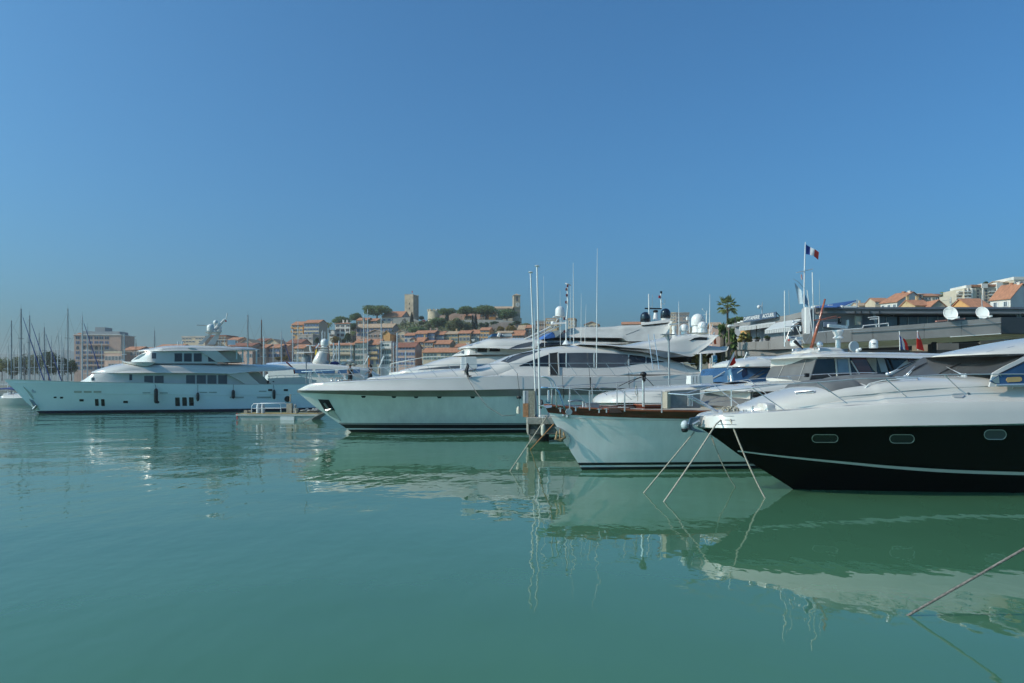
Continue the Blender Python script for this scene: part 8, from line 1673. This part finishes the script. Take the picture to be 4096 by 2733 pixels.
for xa, xb_ in zip(cut, cut[1:]):
    Yq, Yr = lerp(58, 52, (xa - 270) / 600), lerp(58, 52, (xb_ - 270) / 600)
    OB('parapet_panel', quad(w2, xa + 2, 1322 - (xa - 270) * .05, 1412, xb_ - 2, 1322 - (xb_ - 270) * .05, 1408, Yq, Yr), PAR, (.1, .5, 0))
OB('parapet_base', quad(w2, 270, 1414, 1490, 1160, 1395, 1470, 58.2, 50.5), PAR, (.1, .5, 0)); OB('parapet_panel', quad(w2, 730, 1285, 1406, 1160, 1205, 1392, 53.2, 50.4), SLATE, (.1, .5, 0))
for x, y in ((398, 1318), (558, 1308), (690, 1298)):
    Yq = lerp(58, 52, (x - 270) / 600) + .3; c = P(*w2(x, y), Yq) - O0
    pt = MB().lathe(c, [(.14, 0), (.18, .13), (.19, .15)], 10).build('planter', SLATED, off)
    if x > 400:
        lf = MB(); leaves(lf, c + Vector((0, 0, .25)), (.25, .2, .18), 90, .12, random.Random(x)); lf.build('plant', GRNM, pt)
OB('wall_end', quad(w2, 1150, 872, 1212, 1228, 880, 1212, 50.6, 49.6), M('pale_wall', (0.40, 0.40, 0.40), .7, var=.06), (.6, 2, 0))
OB('wall_pilaster', quad(w2, 1152, 880, 1205, 1164, 880, 1205, 50.5, 50.4), WHITEP, (0, -.15, 0))
OB('upper_wall', quad(w2, 1235, 895, 1200, 1880, 900, 1150, 50.2, 50.6), M('upper_wall', (0.36, 0.36, 0.38), .7, var=.08, scale=.6), (0, .5, 0))
for x0, x1, y0, y1, m in ((1300, 1330, 990, 1060, ALU), (1590, 1615, 1010, 1080, DARK), (1690, 1715, 1035, 1110, WHITEP), (1800, 1860, 990, 1100, MESHC), (1400, 1560, 1060, 1120, M('blue_panel', (0.18, 0.22, 0.29), .5))): OB('terrace_fitting', quad(w2, x0, y0, y1, x1, y0, y1, 49.8, 49.8), m, (0, .2, 0))
OB('shade_sail', [P(*w2(1290, 880), 49), P(*w2(1460, 846), 50), P(*w2(1808, 795), 52), P(*w2(1640, 868), 50), P(*w2(1560, 878), 49)], M('blue_shade_sail', (0.05, 0.12, 0.30), .7), (0, .05, .05))
OB('sail_frame', [P(*w2(1808, 795), 51.9), P(*w2(1816, 795), 51.9), P(*w2(1822, 872), 51.9), P(*w2(1812, 872), 51.9)], ALU, (0, .08, 0)); OB('sail_frame', [P(*w2(1645, 866), 50), P(*w2(1808, 798), 51.9), P(*w2(1808, 805), 51.9), P(*w2(1660, 868), 50)], WHITEP, (0, .08, 0))
for x0, x1, y0, y1 in ((1280, 1340, 852, 880), (1455, 1510, 845, 880), (1625, 1640, 852, 880), (1650, 1810, 860, 880)): OB('roof_gear', quad(w2, x0, y0, y1, x1, y0, y1, 49.5, 49.5), WHITEP, (0, .6, 0))
OB('roof_duct', quad(w2, 276, 1005, 1075, 290, 1005, 1073, 64, 63.8), DARK, (.1, .2, 0)); 
for x0, x1, y0, y1 in ((310, 345, 1060, 1076), (350, 385, 1045, 1070)): OB('roof_gear', quad(w2, x0, y0, y1, x1, y0, y1, 63, 62.8), WHITEP, (.1, .3, 0))
# satellite dishes standing on the terrace edge
for cx_, cy_, rx, ry, lab in ((1350, 690, 82, 86, 'larger round white satellite dish, with thin script, above the salmon beam'), (1780, 682, 74, 79, 'plain round white satellite dish at the end of the fascia')):
    c = P(*w3(cx_, cy_), 44.6); base = Vector((c.x, c.y + .5, P(*w3(cx_, 800), 44.6).z)); o = empty('satellite_dish', base, lab, 'satellite dish')
    r_ = rx * .29617 / F * 44.6; cc = c - base
    m = MB(); R = []
    for k in range(6):
        q = k / 5; R.append([(cc.x + r_ * q * math.cos(a) / 1.42, cc.y - .07 * q * q - .72 * r_ * q * math.cos(a) + .35 * r_ * q * math.sin(a), cc.z + r_ * 1.05 * q * math.sin(a)) for a in [2 * math.pi * i / 26 for i in range(26)]])
    m.grid(R, closed=True); m.build('reflector', M('dish_white', (0.58, 0.58, 0.55), .6, var=.04), o, True)
    e_ = R[-1]; MB().tube(e_ + [e_[0]], .03, 5).build('rim', WHITEP, o)
    MB().tube([(cc.x, cc.y + .05, cc.z), (cc.x + .1, cc.y + .3, cc.z - .3), (0, 0, -.3)], .06, 6).build('mount', STEEL, o)
    MB().tube([(cc.x - r_ * .9, cc.y - .1, cc.z - r_ * .6), (cc.x - r_ * .4, cc.y - 1.0, cc.z - r_ * .9)], .03, 5).obox((cc.x - r_ * .4, cc.y - 1.0, cc.z - r_ * .9), .12, .2, .12).build('receiver_arm', WHITEP, o)
    if cx_ == 1350: MB().tube([(cc.x - .35, cc.y - .18, cc.z + .22), (cc.x - .1, cc.y - .1, cc.z + .25), (cc.x + .15, cc.y - .1, cc.z + .28), (cc.x + .42, cc.y - .22, cc.z + .36)], .012, 4).build('script', STEEL, o)
# roof antennas
for zf, x, yt, yb, d, lab in ((w3, 1362, 470, 606, 48, 'roof aerial behind the larger satellite dish'), (w3, 1785, 440, 606, 48, 'bare roof pole behind the plain satellite dish'), (w3, 97, 500, 606, 50, 'thin pole at the end of the blue shade sail')):
    a = P(*zf(x, yb + 4), d); b = P(*zf(x - 6 if x > 1700 else x, yt), d); m = MB().tube([a, b], .03, 6)
    if x == 1362: m.tube([b + Vector((-.12, 0, -.25)), b + Vector((.05, 0, -.35))], .015, 4).tube([b + Vector((-.12, 0, -.4)), b + Vector((.05, 0, -.25))], .015, 4).tube([b + Vector((0, 0, -.15)), b + Vector((-.6, .1, -.25))], .01, 4)
    single('roof_aerial', m, ALU, lab, 'aerial', a)
# flag mast
fb = P(*w2(1152, 1215), 51.0); ft = P(*w2(1165, 60), 51.0)
fm = empty('flag_mast', (fb.x, 51.0, 1.55), 'tall white flag mast with a yard, flying the blue, white and red flag', 'flag mast'); fo = Vector((fb.x, 51.0, 1.55))
MB().tube([(0, 0, 0), fb - fo, P(*w2(1150, 640), 51) - fo, P(*w2(1158, 260), 51) - fo, ft - fo], [.06, .05, .045, .04, .025], 10).build('shaft', WHITEP, fm, True)
MB().tube([P(*w2(1053, 443), 50.6) - fo, P(*w2(1262, 395), 51.4) - fo], .026, 6).build('yard', WHITEP, fm)
MB().tube([P(*w2(1150, 642), 51) - fo, P(*w2(1080, 560), 50.8) - fo, P(*w2(1012, 520), 50.7) - fo], .015, 5).build('gaff', STEEL, fm)
def flag(pts_top, pts_bot, d, mats, parent, org, names=('flag_blue_stripe', 'flag_white_stripe', 'flag_red_stripe')):
    tf = pchip(pts_top); bf = pchip(pts_bot); xa, xb_ = pts_top[0][0], pts_top[-1][0]
    n = len(mats)
    for k in range(n):
        R = []
        for j in range(7):
            v = j / 6; row = []
            for i in range(7):
                u = (k + i / 6) / n; x = lerp(xa, xb_, u); xbm = lerp(pts_bot[0][0], pts_bot[-1][0], u)
                px = lerp(x, xbm, v); py = lerp(tf(x), bf(xbm), v)
                row.append(P(*w2(px, py), d + .10 * math.sin(u * 7 + v * 1.2)) - org)
            R.append(row)
        MB().grid(R).build(names[k], mats[k], parent, 'all')
flag([(1172, 88), (1225, 122), (1285, 150), (1336, 188)], [(1172, 210), (1222, 220), (1262, 232), (1326, 282)], 51, (BLUEF, WHITEF, REDF), fm, fo)
flag([(1104, 462), (1124, 470)], [(1110, 528), (1130, 530)], 50.6, (WHITEF, REDF), fm, fo, ('pennant_white', 'pennant_red'))
bp_ = P(*w2(1060, 840), 51.4); bo = empty('banner_flag', (bp_.x + 1.4, 51.4, 1.55), 'large pale blue pointed banner flag in front of the flag mast', 'flag'); bo_ = Vector((bp_.x + 1.4, 51.4, 1.55))
flag([(1028, 565), (1100, 650), (1160, 715), (1200, 800)], [(1082, 838), (1120, 832), (1160, 832), (1196, 870)], 51.3, (M('pale_banner', (0.42, 0.50, 0.54), .7, var=.1, scale=1.5), M('blue_banner', (0.20, 0.33, 0.45), .7, var=.1, scale=1.5)), bo, bo_, ('banner_cloth', 'banner_fold'))
MB().tube([P(*w2(1200, 880), 51.4) - bo_, P(*w2(1198, 800), 51.4) - bo_], .03, 6).tube([(0, 0, 0), P(*w2(1200, 880), 51.4) - bo_], .04, 6).build('pole', WHITEP, bo)
# lamps by the office
c = P(*w2(625, 950), 60); hb2 = Vector((c.x, 60, 1.55)); o = empty('street_lamp', hb2, 'lamp with a round white globe beside its post, above the sign', 'street lamp')
MB().tube([(0, 0, 0), P(*w2(622, 860), 60) - hb2, P(*w2(627, 815), 60) - hb2], [.07, .05, .02], 8).build('post', ALU, o, True)
MB().ball(P(*w2(580, 872), 60) - hb2, .14, 12, 1.05).build('globe', PLASW, o, 'all'); MB().tube([P(*w2(597, 866), 60) - hb2, P(*w2(622, 850), 60) - hb2], .04, 5).build('arm', ALU, o)
c = P(*w2(208, 1350), 50); hb2 = Vector((c.x, 50, 1.55)); o = empty('street_lamp', hb2, 'brown lamp post with a white head in front of the palm leaves', 'street lamp')
MB().tube([(0, 0, 0), P(*w2(208, 1350), 50) - hb2, P(*w2(203, 1130), 50) - hb2], [.06, .05, .045], 8).build('post', M('brown_post', (0.20, 0.14, 0.10), .7), o, True)
MB().ball(P(*w2(205, 1115), 50) - hb2, .11, 12).build('globe', PLASW, o, 'all'); MB().box(P(*w2(215, 1118), 50) - hb2 - Vector((0, .1, 0)), P(*w2(262, 1095), 50) - hb2 + Vector((0, .1, 0))).build('lamp_head', PLASW, o)
# palms and hedge at the quay
palm(v7, 1605, 500, 1480, 100, 1.75, 'tall fan palm against the sky beside the harbour office', fan=True, nf=22, seed=11, lean=.1)
YG = M('yellow_green_leaves', (0.25, 0.20, 0.05), .85, var=.5, scale=1.5); PG = M('palm_shrub_leaves', (0.10, 0.16, 0.04), .8, var=.5, scale=1.2)
def quay_plant(zf, x0, x1, yt, yb, d, mat, label, n=500, size=.35, spiky=False, seed=1, cat='bush', name='bush'):
    rng = random.Random(seed); a = P(*zf(x0, yt), d); b = P(*zf(x1, yb), d); cx = (a.x + b.x) / 2
    o = empty(name, (cx, d, 1.55), label, cat, 0, 'plants by the harbour office'); rx, rz = (b.x - a.x) / 2, (a.z - b.z) / 2; cz = (a.z + b.z) / 2 - 1.55
    if spiky:
        for k in range(n):
            m = MB(); q = rng.uniform(0, 6.283); el = rng.uniform(-.2, 1.4); ln = rng.uniform(.7, 1.05); c0 = Vector((rng.uniform(-.25, .25) * rx, rng.uniform(-.2, .2), cz + rng.uniform(-.8, .5) * rz))
            dr = Vector((math.cos(q) * math.cos(el) * rx, math.sin(q) * math.cos(el) * .8 * rx, math.sin(el) * rz * .7)) * ln; sd = Vector((-math.sin(q), math.cos(q), .3)).normalized()
            tip = c0 + dr - Vector((0, 0, .25)); mid = c0 + dr * .55 + Vector((0, 0, .12))
            m.add([c0, mid + sd * .16, tip, mid - sd * .16], [(0, 1, 2), (0, 2, 3)]); m.build('frond', mat, o)
        MB().tube([(0, 0, 0), (0, 0, cz)], [.25, .2], 8).build('trunk', BARK, o)
    else:
        m = MB(); leaves(m, (0, 0, cz), (rx, max(.8, rx * .5), rz), n, size, rng, blobs=12); m.build('foliage', mat, o, kind='stuff'); MB().tube([(0, 0, 0), (0, 0, cz)], .08, 6).build('stem', BARK, o)
    return o
quay_plant(v7, 1440, 1620, 740, 1010, 56, PG, 'pale green spiky palm shrub below the tall palm', 60, spiky=True, seed=3, name='palm_shrub', cat='palm')
quay_plant(v7, 1560, 1780, 800, 1240, 54, PG, 'larger spiky palm shrub beside the brown lamp post', 90, spiky=True, seed=4, name='palm_shrub', cat='palm')
quay_plant(v7, 1620, 1680, 680, 760, 57, PINEM, 'dark green bush at the foot of the office roof', 200, .3, seed=8)
quay_plant(v7, 1690, 1870, 670, 760, 75, PINEL, 'rounded green tree crown behind the office roof', 400, .6, seed=9, cat='tree', name='broadleaf_tree')
quay_plant(v7, 1760, 1960, 900, 1100, 58, YG, 'yellow hedge between palm shrubs and grey parapet', 500, .3, seed=5)
quay_plant(v7, 1000, 1290, 1200, 1420, 50, YG, 'yellowing hedge under the blue spoiler of the sport yacht', 900, .28, seed=6)
quay_plant(v7, 1280, 1560, 1200, 1440, 51, YG, 'yellow-brown hedge behind the white bollards', 900, .28, seed=7)
quay_plant(v7, 1560, 1960, 1240, 1460, 51, YG, 'autumn coloured hedge under the grey parapet', 1000, .28, seed=12)
for x, xb_ in ((1515, 1545), (1540, 1565), (1618, 1625), (1745, 1750)):
    a = P(*v7(x, 1180), 49.5); b = P(*v7(xb_, 1480), 49.5); b.z = 1.55
    single('trimmed_palm', MB().tube([b, b.lerp(a, .5), a], [.09, .075, .07], 8), BARK, {1515: 'slanting palm trunk below the blue spoiler, leftmost of four', 1540: 'palm trunk close behind the slanting one', 1618: 'straight palm trunk under the brown lamp post', 1745: 'palm trunk beside the red and white bow flag'}[x], 'palm', b, 'palm trunks by the quay', smooth=True)
for x, yt, yb_, r_, lab in ((1187, 1230, 1400, .12, 'white bollard post at the hedge, near the sport yacht stern'), (1367, 1260, 1380, .10, 'white post right of the blue parking sign'), (1398, 1225, 1320, .09, 'thin white post above the blue sign'), (1335, 1300, 1450, .08, 'slim white post left of the blue sign'), (1590, 1325, 1400, .07, 'short white post by the palm trunks')):
    a = P(*v7(x, yt), 48.8); b = Vector((a.x, a.y, 1.55)); single('post', MB().tube([b, a], r_ * .4, 8), WHITEP, lab, 'post', b, 'white posts on the quay')
a = P(*v7(1380, 1262), 48.6); b = P(*v7(1440, 1370), 48.6); base = Vector(((a.x + b.x) / 2, 48.6, 1.55)); o = empty('sign', base, 'blue sign board with a pale arrow shape by the hedge', 'sign')
MB().box((a.x - base.x, -.04, b.z - 1.55), (b.x - base.x, .04, a.z - 1.55)).build('board', M('sign_blue', (0.05, 0.16, 0.27), .5), o); MB().tube([(0, .08, 0), (0, .08, a.z - 1.55)], .02, 6).build('post', ALU, o)
MB().ball((0, -.05, (a.z + b.z) / 2 - 1.6), .06, 10).box((-.1, -.06, (a.z + b.z) / 2 - 1.48), (-.02, -.045, (a.z + b.z) / 2 - 1.44)).build('pictogram', M('teal_mark', (0.03, 0.22, 0.26), .6), o)
base = P(*v7(1345, 940), 47); m = MB().sheet([P(*v7(x, y), 47) - base for x, y in ((1412, 985), (1418, 1030), (1425, 1080))], [P(*v7(x, y), 47) - base for x, y in ((1385, 990), (1395, 1035), (1398, 1088))], (0, .05, 0))
o = G.part('ensign', MB().sheet([G.L(*v7(x, y), 0) for x, y in ((1420, 975), (1428, 1030), (1432, 1085))], [G.L(*v7(x, y), 0) for x, y in ((1385, 990), (1395, 1035), (1400, 1088))], (0, .05, 0)), M('ensign_red', (0.6, 0.10, 0.03), .8)); G.part('ensign_staff', MB().tube([G.L(*v7(1350, 1085), .05), G.L(*v7(1400, 900), .05)], .04, 5), WHITEP)

# ------------------------------------------------------------------ houses on the slope behind the office
RT = 'houses on the slope behind the harbour office'
WARM = M('warm_render', (0.52, 0.45, 0.34), .9, var=.08, scale=.3)
def slope_house(corner, eave, ridge, base, d, w, dep, mat, rows, cols, label, deg=-60, chim=0):
    px = w3(corner, 0)[0]; x0 = corner - w / d * F / .29617; dr = d + math.cos(math.radians(deg)) * dep / 2
    yr = (YH + (w3(0, ridge)[1] - YH) * (d + dep * .5) / dr - 1050) / .29617
    o = house(w3, x0, corner, yr, eave, base, d, mat, TILE, rows, cols, SHW, label, dep=dep, group=RT); turn(o, w, px, d, deg)
    ro = [c for c in o.children if c.name.startswith('roof')][0]; zr = P(0, w3(0, ridge)[1], dr).z - o.location.z
    for k in range(chim):
        x = w / 2 - .9 - 2.0 * k; MB().box((x - .4, dep * .46, zr - 1.2), (x + .4, dep * .46 + .7, zr + 1.3)).box((x - .5, dep * .46 - .1, zr + 1.303), (x + .5, dep * .46 + .8, zr + 1.5)).build('chimney', TILE if k % 2 else mat, ro)
    return o
slope_house(638, 530, 445, 640, 230, 5.6, 16.6, WHITER, [(565, 600)], 3, 'white house with a big orange roof and blank grey-beige gable, chimneys on its ridge', chim=2)
house(w3, 872, 1190, 428, 455, 620, 300, OCHRE, TILE, [(475, 505), (520, 545)], 7, SHW, 'long ochre building with an arched window and a tile roof', dep=10, group=RT)
house(w3, 880, 985, 420, 436, 560, 298, OCHRE, TILE, [], 1, SHW, 'raised ochre corner pavilion of the arched building', rt='hip', dep=8, group=RT)
o = [p for p in COL.objects if p.get('label', '') == 'raised ochre corner pavilion of the arched building'][0]
m = MB(); m.plate([(x_, -.12, z_) for x_, z_ in [(-1.1, 0), (1.1, 0)] + [(1.1 * math.cos(a), 2.2 + 1.1 * math.sin(a)) for a in [math.pi * k / 8 for k in range(9)]]], (0, .3, 0)); ao = m.build('arched_window', WHITER, o); ao.location.z = P(0, w3(0, 525)[1], 298).z - o.location.z; ao.location.x = .2
m = MB(); m.plate([(x_, -.16, z_) for x_, z_ in [(-.8, .1), (.8, .1)] + [(.8 * math.cos(a), 2.2 + .8 * math.sin(a)) for a in [math.pi * k / 8 for k in range(9)]]], (0, .05, 0)); m.build('arch_pane', PANE, ao)
house(w3, 1192, 1262, 432, 445, 620, 302, MAUVE, TILED, [(470, 500)], 2, SHBR, 'end wing of the arched building, shade painted in its darker colours', dep=8, group=RT)  # wall and roof tones darkened to paint in the shade
house(w3, 880, 1095, 515, 580, 660, 205, OCHRE, TILE, [], 1, SHW, 'low house of which only the orange roof shows, with white chimneys', dep=9, group=RT, chim=[1020, 890], sink=5)
house(w3, 1100, 1285, 512, 590, 660, 202, MESHC, TILE, [], 1, SHW, 'low house with a roof window, its grey gable facing the harbour', rt='gable', dep=10, group=RT, sink=5, chim=[1255])
house(w3, 340, 540, 486, 530, 620, 320, SAND, TILE, [(545, 565)], 4, SHW, 'distant sand house with an orange roof above the gable house', dep=9, group=RT)
house(w3, 120, 338, 552, 585, 640, 330, SAND, TILEP, [], 1, SHW, 'distant low roofs at the far end of the slope', dep=9, group=RT, chim=[190, 325])
house(w3, 1645, 1905, 500, 606, 660, 170, ORNG, TILE, [], 1, SHW, 'large plain orange roof below the white apartment block', dep=9, group=RT, sink=5)
slope_house(2168, 482, 330, 660, 220, 5.7, 13.5, WHITER, [(525, 592)], 2, 'white house at the picture edge with tall windows, steep orange roof and grey gable', chim=2)
house(w3, 2215, 2420, 196, 235, 400, 262, WARM, WHITER, [(255, 300)], 3, SHW, 'warm white upper building at the right picture edge with roof terraces', rt='flat', dep=10, group=RT)
house(w3, 2060, 2215, 262, 275, 460, 265, WARM, TILEP, [(300, 330), (350, 380)], 4, SHBR, 'long warm building behind the white apartment block', dep=10, group=RT)
house(w3, 1380, 1440, 490, 515, 620, 285, ORNG, TILE, [(525, 545)], 2, SHW, 'small orange house left of the white apartment block', dep=8, group=RT)
# white apartment block with stacked balconies
ab = empty('apartment_block', P(*w3(1790, 640), 245), 'tall warm white apartment block with stacked balconies and roof terraces', 'apartment block', 0, RT); ao = Vector(ab.location)
def AB(name, x0, x1, y0, y1, d0, d1, mat, parent=None):
    a = P(*w3(x0, y0), d0 + 97) - ao; b = P(*w3(x1, y1), d0 + 97) - ao; return MB().box((a.x, a.y, b.z), (b.x, a.y + d1, a.z)).build(name, mat, parent or ab)
w_1 = AB('wall', 1440, 1545, 425, 660, 149, 10, WARM); w_2 = AB('wall', 1545, 1705, 345, 660, 147, 12, WARM); w_3 = AB('wall', 1705, 2060, 325, 660, 148, 12, WARM)
AB('roof', 1640, 1785, 300, 330, 147.5, 9, TILE); AB('roof', 1860, 1985, 296, 322, 147.6, 9, TILE)
for x0, x1, y0 in ((1570, 1640, 308), (1780, 1862, 285), (1982, 2062, 270)): AB('roof_terrace', x0, x1, y0, 345, 147.2, 9, WHITER)
for x0, x1 in ((1590, 1604), (1640, 1660), (1795, 1808), (1988, 2000)): AB('pilaster', x0, x1, 345, 660, 146.5, .498, WHITER)
for i, y in enumerate((398, 440, 485, 525, 565)):
    for x0, x1, d in ((1445, 1540, 148), (1548, 1640, 146), (1880, 1985, 147)):
        if y < 430 and x0 == 1445: continue
        AB('balcony', x0, x1, y, y + 5, d, .98, WHITER); AB('balcony_rail', x0, x1, y - 16, y - 1, d - .06, .05, WHITER)
    for x in (1480, 1515, 1565, 1620, 1730, 1840, 1895, 1960, 2035):
        if y < 430 and x < 1545: continue
        AB('window', x - 11, x + 11, y - 28, y - 2, 148.9 if x < 1545 else 146.9 if x < 1705 else 147.9, .08, PANE)
AB('awning', 1470, 1545, 388, 402, 147.5, 1.5, WHITER)
palm(w3, 1312, 440, 560, 290, 3.3, 'bushy palm between the arched building and the white block', nf=24, seed=21)
tree(w3, 1375, 1480, 530, 606, 620, 215, 'green', 'green bush below the white apartment block', group='trees on the slope', n=400, size=.7)
tree(w3, 1470, 1550, 555, 606, 620, 213, 'dark', 'dark bush beside the apartment block foot', group='trees on the slope', n=300, size=.6)
tree(w3, 1270, 1340, 470, 560, 600, 288, 'olive', 'yellowish shrub under the bushy palm', group='trees on the slope', n=300, size=.7)
tree(w3, 1800, 1870, 262, 290, 300, 248, 'dark', 'roof garden shrub on top of the white block', group='trees on the slope', n=150, size=.5)
